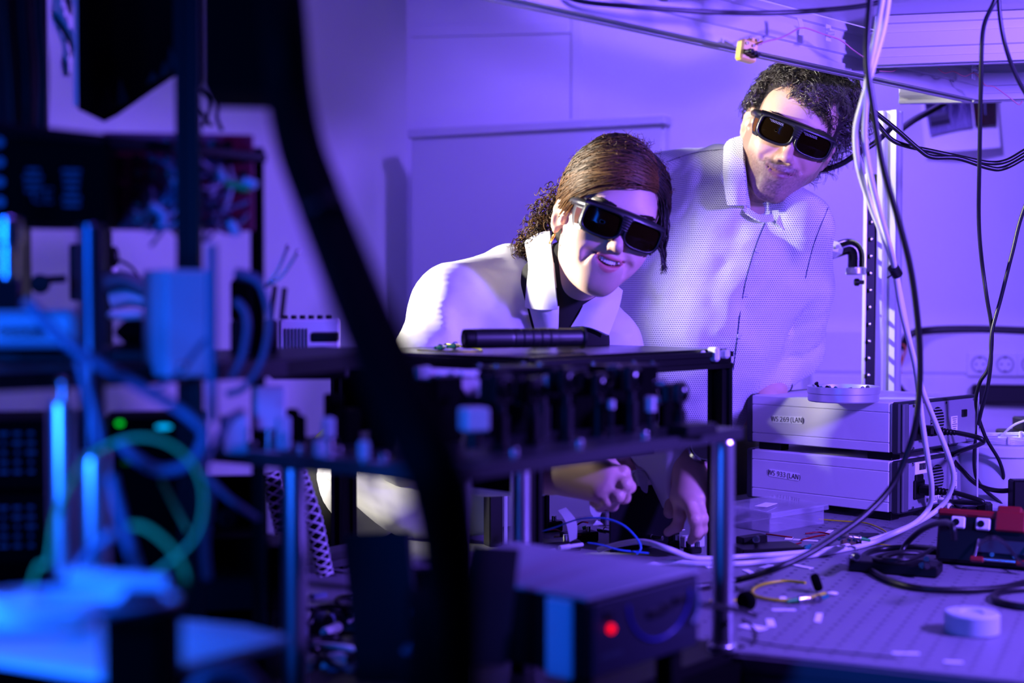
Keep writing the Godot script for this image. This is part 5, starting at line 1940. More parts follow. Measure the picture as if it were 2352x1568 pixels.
func instrument(base_y: float, front_right: Vector3, front_left: Vector3, depth: float, h: float, label: String, txt: String, upper: bool) -> void:
	var x := (front_right - front_left)
	x.y = 0
	var L := x.length()
	x = x.normalized()
	var z := x.cross(Vector3.UP)
	var o := thing("instrument", label, "instrument", Transform3D(Basis(x, Vector3.UP, z), Vector3(front_left.x, base_y, front_left.z)), "stacked purple-lit instruments")
	var m := MB.new()
	var fh := 0.016
	m.bx(Vector3(L * 0.5, fh + h * 0.5, -depth * 0.5), Vector3(L - 0.030, h - 0.002, depth - 0.004), 0.002)
	part(o, "body", m, M.case)
	# three front strips: top lip, face, bottom lip
	for q in [[0.0, 0.19], [0.195, 0.80], [0.805, 1.0]]:
		m = MB.new()
		m.bx(Vector3(L * 0.5 - 0.004, fh + h * (q[0] + q[1]) * 0.5, -0.002), Vector3(L - 0.034, h * (q[1] - q[0]), 0.008), 0.0012)
		part(o, "front_panel", m, M.case)
	m = MB.new()
	m.bx(Vector3(L * 0.5 - 0.004, fh + h - 0.001, -depth * 0.5), Vector3(L - 0.034, 0.004, depth - 0.01), 0.001)
	part(o, "lid", m, M.case)
	# dark end caps
	for s in [0.0, 1.0]:
		m = MB.new()
		m.bx(Vector3(L * s + (0.008 if s == 0.0 else -0.008), fh + h * 0.5, -depth * 0.5), Vector3(0.016, h + 0.004, depth + 0.006), 0.003)
		part(o, "end_frame", m, M.case_dark)
	# rear panel on the right end with its bezel
	m = MB.new()
	m.bx(Vector3(L + 0.0005, fh + h * 0.5, -depth * 0.53), Vector3(0.003, h * 0.92, depth * 0.86), 0.001)
	var rp := part(o, "rear_panel", m, M.panel_light)
	m = MB.new()
	m.bx(Vector3(L + 0.003, fh + h * 0.5, -0.012), Vector3(0.006, h * 0.97, 0.020), 0.002)
	part(o, "bezel", m, M.case_mid)
	var rt := Basis(Vector3.FORWARD, Vector3.UP, Vector3.RIGHT)
	var at := func(u: float, v: float, off: float) -> Vector3: return Vector3(L + off, fh + h * v, -depth * u)
	for q in [[0.14, 0.93], [0.14, 0.07], [0.93, 0.93], [0.93, 0.07], [0.55, 0.93], [0.6, 0.07]]:
		m = MB.new()
		m.cyl(at.call(q[0], q[1], 0.002), at.call(q[0], q[1], 0.0042), 0.0028, 10)
		part(rp, "screw", m, M.steel)
	m = MB.new()
	m.bx(at.call(0.21, 0.42, 0.004), Vector3(0.006, 0.034, 0.036), 0.002)
	part(rp, "power_inlet", m, M.black)
	m = MB.new()
	m.bx(at.call(0.21, 0.62, 0.004), Vector3(0.006, 0.018, 0.026), 0.002)
	part(rp, "switch", m, M.black)
	# fan grille: round dark opening behind slats
	m = MB.new()
	m.lathe(Transform3D(Basis(Vector3.FORWARD, Vector3.RIGHT, Vector3.UP) * Basis(), at.call(0.45, 0.56, 0.0015)), [Vector2(0, 0.0006), Vector2(0.026, 0.0006), Vector2(0.027, 0.0)], 24)
	part(rp, "fan_opening", m, M.black)
	for i in 9:
		var v := (i - 4) * 0.0055
		var w := sqrt(maxf(0.0, 0.026 * 0.026 - v * v))
		m = MB.new()
		m.bx(at.call(0.45, 0.56, 0.0032) + Vector3(0, v, 0), Vector3(0.0014, 0.0022, w * 2.0), 0.0004)
		part(rp, "fan_slat", m, M.panel_light)
	m = MB.new()
	m.bx(at.call(0.80, 0.66, 0.003), Vector3(0.004, 0.014, 0.018), 0.001)
	part(rp, "network_port", m, M.black)
	m = MB.new()
	m.bx(at.call(0.67, 0.45, 0.0022), Vector3(0.001, 0.03, 0.024))
	part(rp, "type_plate", m, M.paper)
	m = MB.new()
	for k in 7:
		m.bx(at.call(0.67, 0.45, 0.003) + Vector3(0, 0.012 - k * 0.004, 0), Vector3(0.0006, 0.0012, 0.018 - 0.004 * (k % 3)))
	part(rp, "type_print", m, M.ink)
	if not upper:
		m = MB.new()
		m.bx(at.call(0.27, 0.84, 0.0022), Vector3(0.001, 0.022, 0.058))
		part(rp, "barcode_label", m, M.paper)
		m = MB.new()
		for k in 12:
			m.bx(at.call(0.27, 0.85, 0.003) + Vector3(0, 0.001, 0.014 - 0.002 * k), Vector3(0.0006, 0.012, 0.0005 + 0.0004 * ((k * 5) % 3)))
		part(rp, "barcode", m, M.ink)
		m = MB.new()
		m.bx(at.call(0.42, 0.16, 0.0022), Vector3(0.001, 0.014, 0.046))
		var st := part(rp, "sticker", m, M.paper)
		text_mesh(st, "lettering", txt, 0.0078, Transform3D(rt, at.call(0.42, 0.16, 0.003)), M.ink)
	# feet
	for q in [[0.14, 0.08], [0.86, 0.08], [0.14, 0.9], [0.86, 0.9]]:
		m = MB.new()
		m.bx(Vector3(L * q[0], fh * 0.5, -depth * q[1]), Vector3(0.05, fh, 0.03), 0.002)
		part(o, "foot", m, M.black)
	# name sticker on the face
	m = MB.new()
	var sx := L * (0.285 if upper else 0.265)
	var sy := fh + h * (0.52 if upper else 0.53)
	var tilt := Basis(Vector3.BACK, -0.05 if not upper else 0.02)
	m.box(Transform3D(tilt, Vector3(sx, sy, 0.0024)), Vector3(0.066, 0.0135, 0.0008))
	var stk := part(o, "sticker", m, M.paper)
	text_mesh(stk, "lettering", txt, 0.0092, Transform3D(tilt, Vector3(sx, sy, 0.0030)), M.ink)

func right_things() -> void:
	var fr := T(2066, 1200)
	var fl := fr + (P(1715, 1162, 2.75) - fr) * Vector3(1, 0, 1)
	instrument(TOP, fr, fl, 0.29, 0.0905, "lower purple-grey instrument of the stack with the sticker WS 933 (LAN)", "WS 933 (LAN)", false)
	instrument(TOP + 0.1068, fr, fl, 0.29, 0.0885, "upper purple-grey instrument of the stack with the sticker WS 269 (LAN)", "WS 269 (LAN)", true)
	var topy := TOP + 0.1068 + 0.016 + 0.0885 + 0.002
	# tin of screws
	var c := PY(1937, 921, topy)
	var o := thing("metal_tin", "round shallow metal tin filled with small parts on top of the upper instrument", "tin", Transform3D(Basis(), c))
	var m := MB.new()
	m.lathe(Transform3D(), [Vector2(0, 0.001), Vector2(0.061, 0.0), Vector2(0.0625, 0.002), Vector2(0.0625, 0.014), Vector2(0.0640, 0.0155), Vector2(0.0640, 0.0265), Vector2(0.0632, 0.0275), Vector2(0.0618, 0.0265), Vector2(0.0608, 0.003), Vector2(0, 0.002)], 48)
	part(o, "tin_body", m, M.steel_soft)
	for i in 46:
		var a := rng.randf() * TAU
		var r := sqrt(rng.randf()) * 0.052
		var q := MB.new()
		var p := Vector3(cos(a) * r, 0.012 + rng.randf() * 0.009, sin(a) * r)
		var d := Vector3(rng.randf_range(-1, 1), rng.randf_range(-0.4, 0.6), rng.randf_range(-1, 1)).normalized()
		q.cyl(p, p + d * 0.009, 0.0022, 8)
		q.cyl(p + d * 0.009, p + d * 0.0125, 0.0038, 8, 0.0005)
		var s := single("screw", "small loose screw lying among others in the round metal tin", "screw", q, M.steel if i % 3 else (M.teal if i % 2 else M.black), "small parts in the metal tin")
		s.position += c
	# mains plugs and cords on the rear panels
	for k in 2:
		var base: Vector3 = fr + Vector3(0, 0.016 + 0.0905 * 0.42 + 0.1068 * k, 0)
		var x := (fr - fl)
		x.y = 0
		x = x.normalized()
		var z := x.cross(Vector3.UP)
		var p := base - z * 0.061 + x * 0.006
		o = thing("power_plug", "black mains plug pushed into the %s instrument's rear panel" % ("upper" if k else "lower"), "plug", Transform3D(Basis(), p))
		m = MB.new()
		m.box(Transform3D(Basis(x, Vector3.UP, z), p + x * 0.016), Vector3(0.030, 0.018, 0.026), 0.004)
		wpart(o, "plug_body", m, M.black)
		for j in 6:
			m = MB.new()
			m.cyl(p + x * (0.031 + j * 0.0065), p + x * (0.0355 + j * 0.0065), 0.0075 - j * 0.0005, 12, 0.001)
			wpart(o, "strain_relief", m, M.black)
		m = MB.new()
		var s := p + x * 0.07
		var path := [p + x * 0.03, s, s + x * 0.05 + Vector3(0, -0.012, 0)]
		if k:
			path.append_array([P(2190, 1045, 2.66), P(2215, 1085, 2.62), P(2250, 1115, 2.58), P(2300, 1127, 2.52), P(2352, 1118, 2.5), P(2420, 1100, 2.48)])
		else:
			path.append_array([P(2166, 1152, 2.56), P(2190, 1168, 2.52), P(2225, 1196, 2.46), T(2262, 1216, 0.006), T(2330, 1240, 0.006), T(2420, 1270, 0.006)])
		m.tube(smooth_path(path, 8), 0.0044, 10)
		wpart(o, "cord", m, M.cable_black)
		if k == 0:
			m = MB.new()
			m.cyl(P(2160, 1149, 2.562), P(2184, 1164, 2.526), 0.0068, 12, 0.001)
			wpart(o, "white_sleeve", m, M.paper)
	tub()
	supply()
	small_table_things()

func tub() -> void:
	var c := T(2302, 1165)
	var o := thing("plastic_tub", "round translucent plastic tub with a lid at the right behind the black supply", "tub", Transform3D(Basis(), c))
	var m := MB.new()
	m.lathe(Transform3D(), [Vector2(0, 0.002), Vector2(0.084, 0.0), Vector2(0.088, 0.004), Vector2(0.096, 0.118), Vector2(0.094, 0.118), Vector2(0.086, 0.006), Vector2(0, 0.004)], 48)
	part(o, "tub_body", m, M.frosted)
	m = MB.new()
	m.lathe(Transform3D(), [Vector2(0, 0.122), Vector2(0.092, 0.122), Vector2(0.099, 0.120), Vector2(0.100, 0.106), Vector2(0.1015, 0.106), Vector2(0.1015, 0.122), Vector2(0.099, 0.126), Vector2(0.088, 0.1255), Vector2(0.086, 0.124), Vector2(0, 0.124)], 48)
	part(o, "lid", m, M.frosted)
	m = MB.new()
	m.lathe(Transform3D(), [Vector2(0.088, 0.004), Vector2(0.0925, 0.006), Vector2(0.0925, 0.012), Vector2(0.089, 0.013)], 48)
	part(o, "foot_ring", m, M.frosted)
	var coil_pts := PackedVector3Array()
	for i in 150:
		var a := TAU * i / 30.0
		coil_pts.append(c + Vector3(cos(a) * (0.072 - 0.003 * sin(i * 0.13)), 0.1285 + 0.002 * (i / 30) + 0.002 * sin(a * 3.0 + i * 0.02), sin(a) * 0.066))
	m = MB.new()
	m.tube(coil_pts, 0.0017, 6)
	single("tubing_coil", "coil of thin clear tubing lying on the lid of the plastic tub", "tubing", m, M.clear_white)
	for i in 5:
		var a := 0.5 + i * 1.25
		m = MB.new()
		m.box(Transform3D(Basis(Vector3.UP, -a), c + Vector3(cos(a) * 0.072, 0.134, sin(a) * 0.066)), Vector3(0.012, 0.013, 0.004), 0.001)
		single("cable_tie", "white tie round the coil of tubing on the tub lid, %s" % ["front right", "front left", "left", "back", "right"][i], "cable tie", m, M.cable_white, "ties round the tubing coil")
	m = MB.new()
	m.cyl(P(2200, 1008, 2.72), P(2216, 1006, 2.72), 0.0042, 10, 0.0008)
	m.cyl(P(2216, 1006, 2.72), P(2290, 1004, 2.74), 0.0032, 8)
	single("connector_lead", "black lead with a shiny connector lying on the edge of the tub lid", "cable", m, M.steel_soft)
	m = MB.new()
	m.tube(smooth_path([P(2300, 1000, 2.74), P(2330, 975, 2.74), P(2365, 962, 2.74)], 6), 0.002, 6)
	single("clear_tube", "short piece of clear tubing rising from the tub lid to the right edge", "tubing", m, M.clear_white)
	# black box with a step behind the tub
	m = MB.new()
	var bc := T(2330, 1132)
	m.bx(bc + Vector3(0.055, 0.062, -0.04), Vector3(0.13, 0.124, 0.10), 0.003)
	m.bx(bc + Vector3(0.07, 0.136, -0.04), Vector3(0.09, 0.028, 0.10), 0.003)
	single("black_case", "black stepped case at the right edge behind the tub", "case", m, M.black)
	# acrylic rod / sheet standing on the table
	m = MB.new()
	m.beam(T(2244, 1192), T(2244, 1192) + Vector3(0, 0.245, 0), 0.003, 0.003, 0.0005)
	single("thin_rod", "thin clear plastic rod standing upright in front of the tub", "rod", m, M.clear_white)
	# dark flat plugs between tub and supply
	m = MB.new()
	m.box(Transform3D(Basis(Vector3.UP, 0.5), T(2236, 1176, 0.012)), Vector3(0.05, 0.022, 0.02), 0.004)
	m.box(Transform3D(Basis(Vector3.UP, 0.9), T(2262, 1172, 0.016)), Vector3(0.03, 0.03, 0.02), 0.004)
	single("dark_plug", "small dark plug lying on the table in front of the tub", "plug", m, M.black)
	m = MB.new()
	m.bx(T(2346, 1205) + Vector3(0, 0.04, 0), Vector3(0.04, 0.08, 0.03), 0.003)
	single("black_block", "upright black block at the right edge beside the tub", "block", m, M.black)

func supply() -> void:
	var a := T(2152, 1298)
	var b := T(2420, 1322)
	var x := (b - a).normalized()
	var z := x.cross(Vector3.UP)
	var h := 0.075
	var o := thing("power_supply", "black bench supply with red edges and white sockets on a fold-out stand", "power supply", Transform3D(Basis(x, Vector3.UP, z) * Basis(Vector3.RIGHT, -0.30), a + Vector3(0, 0.006, -0.01)))
	var L := 0.225
	var m := MB.new()
	m.bx(Vector3(L * 0.5, h * 0.5, -0.035), Vector3(L, h, 0.07), 0.004)
	part(o, "body", m, M.black)
	m = MB.new()
	m.bx(Vector3(L * 0.5, h - 0.001, -0.004), Vector3(L + 0.002, 0.011, 0.014), 0.003)
	part(o, "red_edge", m, M.red)
	m = MB.new()
	m.bx(Vector3(0.105, h - 0.010, 0.003), Vector3(0.042, 0.030, 0.010), 0.002)
	m.bx(Vector3(0.103, h + 0.006, -0.008), Vector3(0.034, 0.014, 0.03), 0.002)
	part(o, "red_block", m, M.red)
	for q in [[0.030, 0.021], [0.066, 0.021], [0.150, 0.036], [0.188, 0.03]]:
		m = MB.new()
		m.bx(Vector3(q[0], h - 0.016, 0.002), Vector3(q[1], 0.018, 0.005), 0.003)
		var s := part(o, "socket_plate", m, M.white)
		m = MB.new()
		m.cyl(Vector3(q[0] - q[1] * 0.12, h - 0.016, 0.004), Vector3(q[0] - q[1] * 0.12, h - 0.016, 0.0055), 0.0052, 14)
		part(s, "jack", m, M.black)
	m = MB.new()
	m.bx(Vector3(0.098, h - 0.048, 0.002), Vector3(0.078, 0.020, 0.004), 0.001)
	part(o, "display", m, M.lcd)
	for q in [0.082, 0.114]:
		m = MB.new()
		m.cyl(Vector3(q, h - 0.060, 0.0), Vector3(q, h - 0.060, 0.004), 0.0036, 12)
		part(o, "screw", m, M.steel)
	m = MB.new()
	for s in [0.062, 0.134]:
		m.cyl(Vector3(s, h - 0.040, 0.006), Vector3(s, 0.004, 0.030), 0.0022, 8)
	m.cyl(Vector3(0.062, 0.004, 0.030), Vector3(0.134, 0.004, 0.030), 0.0022, 8)
	part(o, "stand", m, M.steel)
	for s in [0.066, 0.130]:
		m = MB.new()
		m.bx(Vector3(s, 0.003, 0.030), Vector3(0.02, 0.008, 0.008), 0.002)
		part(o, "red_foot", m, M.red)
	# flat black box beside it, with a silver connector
	o = thing("flat_device", "flat black device with a silver connector lying left of the supply", "device", Transform3D(Basis(), T(2070, 1305)))
	m = MB.new()
	m.beam(T(1958, 1292, 0.009), T(2160, 1308, 0.009), 0.05, 0.016, 0.002)
	wpart(o, "body", m, M.black)
	m = MB.new()
	m.bx(T(1955, 1290, 0.011), Vector3(0.012, 0.018, 0.016), 0.002)
	m.cyl(T(1968, 1278, 0.016), T(1968, 1278, 0.034), 0.006, 12, 0.001)
	wpart(o, "connector", m, M.steel)
	for q in [[2128, 1284], [2118, 1298]]:
		m = MB.new()
		m.cyl(T(q[0], q[1], 0.017), T(q[0], q[1], 0.020), 0.0045, 12)
		wpart(o, "screw", m, M.steel)
	# coiled cables round and in front of the supply
	cable("black_cable", "black cable looping widely over the table in front of the black supply", [T(2160, 1262, 0.02), T(2100, 1256, 0.012), T(2030, 1260, 0.006), T(1992, 1270, 0.005), T(1984, 1285, 0.005), T(2000, 1308, 0.005), T(2050, 1335, 0.005), T(2110, 1350, 0.005), T(2190, 1355, 0.005), T(2280, 1352, 0.005), T(2360, 1338, 0.005), T(2440, 1320, 0.005)], 0.0046, M.cable_black)
	cable("black_cable", "black cable rising from behind the supply's top and arching down to its left", [T(2192, 1240, 0.065), T(2186, 1205, 0.085), T(2160, 1200, 0.075), T(2120, 1215, 0.055), T(2085, 1245, 0.03), T(2068, 1275, 0.012), T(2064, 1296, 0.006), T(2090, 1300, 0.005), T(2130, 1300, 0.02)], 0.0044, M.cable_black)
	cable("black_cable", "thin black cable coiled twice between flat device and supply", [T(2150, 1270, 0.012), T(2080, 1266, 0.018), T(2020, 1276, 0.02), T(2010, 1284, 0.02), T(2060, 1288, 0.022), T(2120, 1274, 0.022), T(2070, 1270, 0.025), T(2030, 1282, 0.024), T(2090, 1284, 0.024), T(2140, 1262, 0.026)], 0.003, M.cable_black)
	cable("black_cable", "end of a black cable bending at the right edge in front of the supply", [T(2440, 1350, 0.005), T(2350, 1352, 0.005), T(2300, 1358, 0.005), T(2286, 1368, 0.005), T(2292, 1380, 0.005), T(2340, 1392, 0.005), T(2440, 1400, 0.005)], 0.005, M.cable_black)
	cable("black_cable", "thin black lead running from the supply's red block to the right", [T(2248, 1250, 0.08), T(2280, 1235, 0.1), T(2310, 1250, 0.08), T(2345, 1290, 0.05), T(2400, 1310, 0.01)], 0.0022, M.cable_black)

func fibre(nm: String, label: String, pts: Array, r := 0.0013, mat: Material = null, group := "") -> void:
	var m := MB.new()
	m.tube(smooth_path(pts, 8), r, 6)
	single(nm, label, "fibre", m, mat if mat else M.fibre_yellow, group)

func connector(a: Vector3, b: Vector3, label: String, boot: Material) -> void:    # fibre connector: metal nut and body, coloured boot
	var o := thing("fibre_connector", label, "connector", Transform3D(Basis(), a))
	var d := (b - a).normalized()
	var m := MB.new()
	m.cyl(a, a + d * 0.010, 0.0036, 10, 0.0006)
	m.cyl(a + d * 0.010, a + d * 0.013, 0.0052, 12, 0.0006)
	m.cyl(a - d * 0.006, a, 0.0013, 8)
	wpart(o, "nut", m, M.steel)
	m = MB.new()
	m.cyl(a + d * 0.013, a + d * 0.030, 0.0034, 10, 0.0005, 0.0022)
	wpart(o, "boot", m, boot)

func small_table_things() -> void:
	var m := MB.new()
	# roll of white tape
	var o := thing("tape_roll", "white round puck of tape lying flat near the front edge of the table", "tape", Transform3D(Basis(), T(2232, 1452)))
	m.lathe(Transform3D(), [Vector2(0.0, 0.0), Vector2(0.030, 0.0), Vector2(0.032, 0.002), Vector2(0.032, 0.023), Vector2(0.030, 0.025), Vector2(0.014, 0.025), Vector2(0.013, 0.0225), Vector2(0.0, 0.0225)], 40)
	part(o, "roll", m, M.tape_white)
	# clear plastic box with a lid
	o = thing("clear_box", "low clear plastic box with a lid lying in front of the lower instrument", "plastic box", Transform3D(Basis(), T(1790, 1225)))
	var tb := Transform3D(Basis(Vector3.UP, 0.72), T(1778, 1205))
	m = MB.new()
	for q in [[0.0, 0.001, 0.0, 0.15, 0.002, 0.10], [-0.075, 0.016, 0.0, 0.002, 0.032, 0.10], [0.075, 0.016, 0.0, 0.002, 0.032, 0.10], [0.0, 0.016, -0.05, 0.15, 0.032, 0.002], [0.0, 0.016, 0.05, 0.15, 0.032, 0.002]]:
		m.box(tb * Transform3D(Basis(), Vector3(q[0], q[1], q[2])), Vector3(q[3], q[4], q[5]), 0.0006)
	wpart(o, "tray", m, M.clear)
	m = MB.new()
	m.box(tb * Transform3D(Basis(Vector3.RIGHT, 0.06), Vector3(0.004, 0.036, 0.0)), Vector3(0.160, 0.003, 0.108), 0.001)
	for s in [-1.0, 1.0]:
		m.box(tb * Transform3D(Basis(), Vector3(0.004, 0.030, 0.054 * s)), Vector3(0.160, 0.010, 0.002), 0.0006)
		m.box(tb * Transform3D(Basis(), Vector3(0.004 + 0.079 * s, 0.030, 0)), Vector3(0.002, 0.010, 0.108), 0.0006)
	wpart(o, "lid", m, M.clear)
	m = MB.new()
	m.box(tb * Transform3D(Basis(Vector3.UP, 0.3), Vector3(-0.035, 0.040, 0.01)), Vector3(0.05, 0.0006, 0.022))
	single("paper_label", "small white label lying on the lid of the clear plastic box", "label", m, M.paper)
	# yellow fibre patch cords
	fibre("fibre_patch", "yellow fibre coiled in a ring with black caps on the open table", [T(1850, 1338, 0.006), T(1800, 1334, 0.004), T(1750, 1342, 0.003), T(1728, 1356, 0.003), T(1740, 1370, 0.003), T(1790, 1378, 0.003), T(1850, 1374, 0.004), T(1895, 1362, 0.006)], 0.0022)
	fibre("fibre_patch", "end of a yellow fibre bending round the rack post on the table", [T(1730, 1350, 0.002), T(1726, 1360, 0.002), T(1700, 1375, 0.002), T(1660, 1382, 0.002), T(1630, 1380, 0.002)], 0.0022)
	fibre("fibre_patch", "thin yellow fibre looping on the table in front of the instruments", [T(1880, 1192, 0.004), T(1930, 1196, 0.004), T(1985, 1200, 0.004), T(2020, 1212, 0.004), T(2036, 1226, 0.003), T(2000, 1240, 0.003), T(1960, 1246, 0.003)], 0.0014)
	fibre("fibre_patch", "faint yellow fibre lying across the table below the black mount", [T(1975, 1232, 0.02), T(1990, 1240, 0.004), T(2010, 1248, 0.003), T(2050, 1253, 0.003)], 0.0009)
	connector(T(1852, 1374, 0.006), T(1826, 1378, 0.005), "fibre connector with a green boot lying in the yellow ring", M.green)
	connector(T(1868, 1378, 0.005), T(1890, 1372, 0.006), "fibre connector with a dark teal boot at the right of the yellow ring", M.teal)
	m = MB.new()
	m.cyl(T(1866, 1340, 0.012), T(1885, 1334, 0.016), 0.0125, 16, 0.003)
	single("foam_stopper", "black foam cap on the yellow fibre ring", "cap", m, M.black_matt)
	m = MB.new()
	m.cyl(T(1722, 1378, 0.012), T(1706, 1382, 0.012), 0.0125, 16, 0.003)
	single("foam_stopper", "black foam cap lying beside the rack post", "cap", m, M.black_matt)
	m = MB.new()
	m.box(Transform3D(Basis(Vector3.UP, 0.2), T(1797, 1374, 0.004)), Vector3(0.010, 0.004, 0.006), 0.001)
	single("cable_marker", "white marker sleeve on the yellow fibre ring", "marker", m, M.paper)
	m = MB.new()
	m.ball(T(1912, 1362, 0.003), Vector3(0.008, 0.002, 0.006), 10)
	single("paper_scrap", "white scrap beside the black foam cap", "scrap", m, M.paper)
	# mount with two fibre connectors
	o = thing("fibre_mount", "small black and brass mount joining two fibre connectors in front of the instruments", "mount", Transform3D(Basis(), T(1960, 1245)))
	m = MB.new()
	m.bx(T(1948, 1244, 0.011), Vector3(0.022, 0.022, 0.014), 0.001)
	wpart(o, "block", m, M.brass)
	m = MB.new()
	m.bx(T(1968, 1243, 0.011), Vector3(0.012, 0.022, 0.016), 0.001)
	m.bx(T(1990, 1232, 0.004), Vector3(0.05, 0.006, 0.04), 0.001)
	wpart(o, "base", m, M.black)
	for q in [1950, 1962]:
		m = MB.new()
		m.cyl(T(q, 1240, 0.022), T(q, 1240, 0.034), 0.0034, 10, 0.0006)
		wpart(o, "post", m, M.steel)
	connector(T(1940, 1233, 0.024), T(1915, 1236, 0.024), "green fibre connector on the left of the small mount", M.teal)
	connector(T(1958, 1233, 0.026), T(1985, 1238, 0.022), "green fibre connector on the right of the small mount", M.green)
	# black plates and bolts under the clear box
	m = MB.new()
	m.beam(T(1690, 1262, 0.005), T(1830, 1256, 0.005), 0.06, 0.010, 0.001)
	single("black_slab", "flat black slab lying behind the white cables", "slab", m, M.black)
	o = thing("table_clamp", "black table clamp with a steel bolt beside the clear box", "clamp", Transform3D(Basis(), T(1735, 1240)))
	m = MB.new()
	m.beam(T(1698, 1246, 0.010), T(1755, 1238, 0.012), 0.022, 0.018, 0.002)
	wpart(o, "arm", m, M.black)
	m = MB.new()
	m.cyl(T(1737, 1238, 0.012), T(1737, 1238, 0.036), 0.0036, 10, 0.0006)
	m.cyl(T(1737, 1238, 0.030), T(1737, 1238, 0.036), 0.0056, 10, 0.0006)
	wpart(o, "bolt", m, M.steel)
	m = MB.new()
	m.ball(T(1852, 1258, 0.004), Vector3(0.006, 0.005, 0.006), 10)
	m.cyl(T(1848, 1262, 0.004), T(1860, 1252, 0.006), 0.003, 8)
	single("green_stopper", "tiny green and silver cap lying by the white cables", "cap", m, M.teal)
	# scraps of paper and red wire strewn over the table
	var scraps := [[1905, 1220, 0.03, 0.008], [1850, 1240, 0.04, 0.01], [1812, 1236, 0.024, 0.012], [1780, 1250, 0.03, 0.01], [1900, 1268, 0.03, 0.008], [1840, 1300, 0.04, 0.01], [1760, 1300, 0.03, 0.009], [1720, 1312, 0.03, 0.01], [1800, 1400, 0.03, 0.008], [1880, 1418, 0.05, 0.008], [1770, 1430, 0.04, 0.01], [1730, 1440, 0.03, 0.02], [1720, 1405, 0.02, 0.01], [1640, 1300, 0.03, 0.01], [1600, 1250, 0.03, 0.012], [1560, 1215, 0.02, 0.008], [2080, 1500, 0.03, 0.006], [2190, 1520, 0.02, 0.006]]
	var where := ["just in front of the clear box's right corner", "beside the red wires", "close to the clear box", "behind the black slab's right end", "under the white cables by the black device", "at the crossing of black and white cables", "in front of the white cables, leftmost", "behind the yellow ring by the post", "in front of the yellow ring's connectors", "long one right in front of the yellow ring", "below the yellow ring near the rack post", "largest one by the rack post", "between the foam stopper and the rack post", "left of the rack post near the white cables", "beside the dark cubes under the rack", "under the rack below the hanging fingers", "narrow one at the front edge", "narrow one at the front edge farther right"]
	for q in scraps:
		m = MB.new()
		m.box(Transform3D(Basis(Vector3.UP, q[0] * 0.37), T(q[0], q[1], 0.0008)), Vector3(q[2], 0.0008, q[3]))
		single("paper_scrap", "small white scrap on the optical table, " + where[scraps.find(q)], "scrap", m, M.paper, "scraps on the optical table")
	var reds := [[[1850, 1225], [1880, 1222], [1905, 1226]], [[1840, 1240], [1870, 1232], [1895, 1228]], [[1800, 1245], [1820, 1250], [1840, 1246]], [[1760, 1226], [1790, 1230], [1820, 1234]]]
	for q in reds:
		fibre("red_wire", "short red wire on the table %s" % ["behind the two others, right of the clear box", "in the middle of three right of the clear box", "just behind the white cables' bend", "along the front of the clear box"][reds.find(q)], [T(q[0][0], q[0][1], 0.002), T(q[1][0], q[1][1], 0.003), T(q[2][0], q[2][1], 0.002)], 0.0014, M.red, "red wires on the table")
	fibre("dark_thread", "thin dark fibre curving along the front edge of the table", [T(1700, 1465, 0.002), T(1760, 1478, 0.002), T(1850, 1490, 0.002), T(1960, 1500, 0.002), T(2060, 1510, 0.002)], 0.0009, M.cable_dark)
	fibre("dark_thread", "thin dark fibre arching on the table beside the rack post", [T(1706, 1420, 0.002), T(1730, 1440, 0.002), T(1738, 1462, 0.002), T(1728, 1480, 0.002)], 0.0011, M.cable_dark)

# ---------------------------------------------------------------- racks in the middle
func px(n: float, d: float) -> float:                   # n pixels of the photograph at distance d, in metres
	return n / FPX * d

func yaw_at(p: Vector3, ang: float) -> Transform3D:
	return Transform3D(Basis(Vector3.UP, deg_to_rad(ang)), p)

func block(nm: String, label: String, cat: String, x0: float, y0: float, x1: float, y1: float, d: float, deep: float, mat: Material, ang := 0.0, bv := 0.002, group := "") -> Node3D:   # an upright box whose front is seen between two corners
	var p := P((x0 + x1) * 0.5, (y0 + y1) * 0.5, d)
	var m := MB.new()
	m.box(yaw_at(p, ang) * Transform3D(Basis(), Vector3(0, 0, -deep * 0.5)), Vector3(px(x1 - x0, d), px(y1 - y0, d), deep), bv)
	return single(nm, label, cat, m, mat, group)

func post(nm: String, label: String, x: float, y0: float, y1: float, d: float, r: float, mat: Material, group := "") -> Node3D:   # pillar post with a foot and a screw on top
	var a := P(x, y1, d)
	var b := P(x, y0, d)
	b.x = a.x
	b.z = a.z
	var o := thing(nm, label, "post", Transform3D(Basis(), a), group)
	var m := MB.new()
	var l := b.y - a.y
	m.lathe(Transform3D(), [Vector2(0, 0), Vector2(r * 0.94, 0), Vector2(r, 0.002), Vector2(r, l - 0.002), Vector2(r * 0.94, l), Vector2(0, l)], 28)
	part(o, "shaft", m, mat)
	m = MB.new()
	m.lathe(Transform3D(), [Vector2(r * 1.02, 0), Vector2(r * 1.35, 0), Vector2(r * 1.35, 0.006), Vector2(r * 1.02, 0.008)], 24)
	part(o, "foot", m, M.black)
	return o

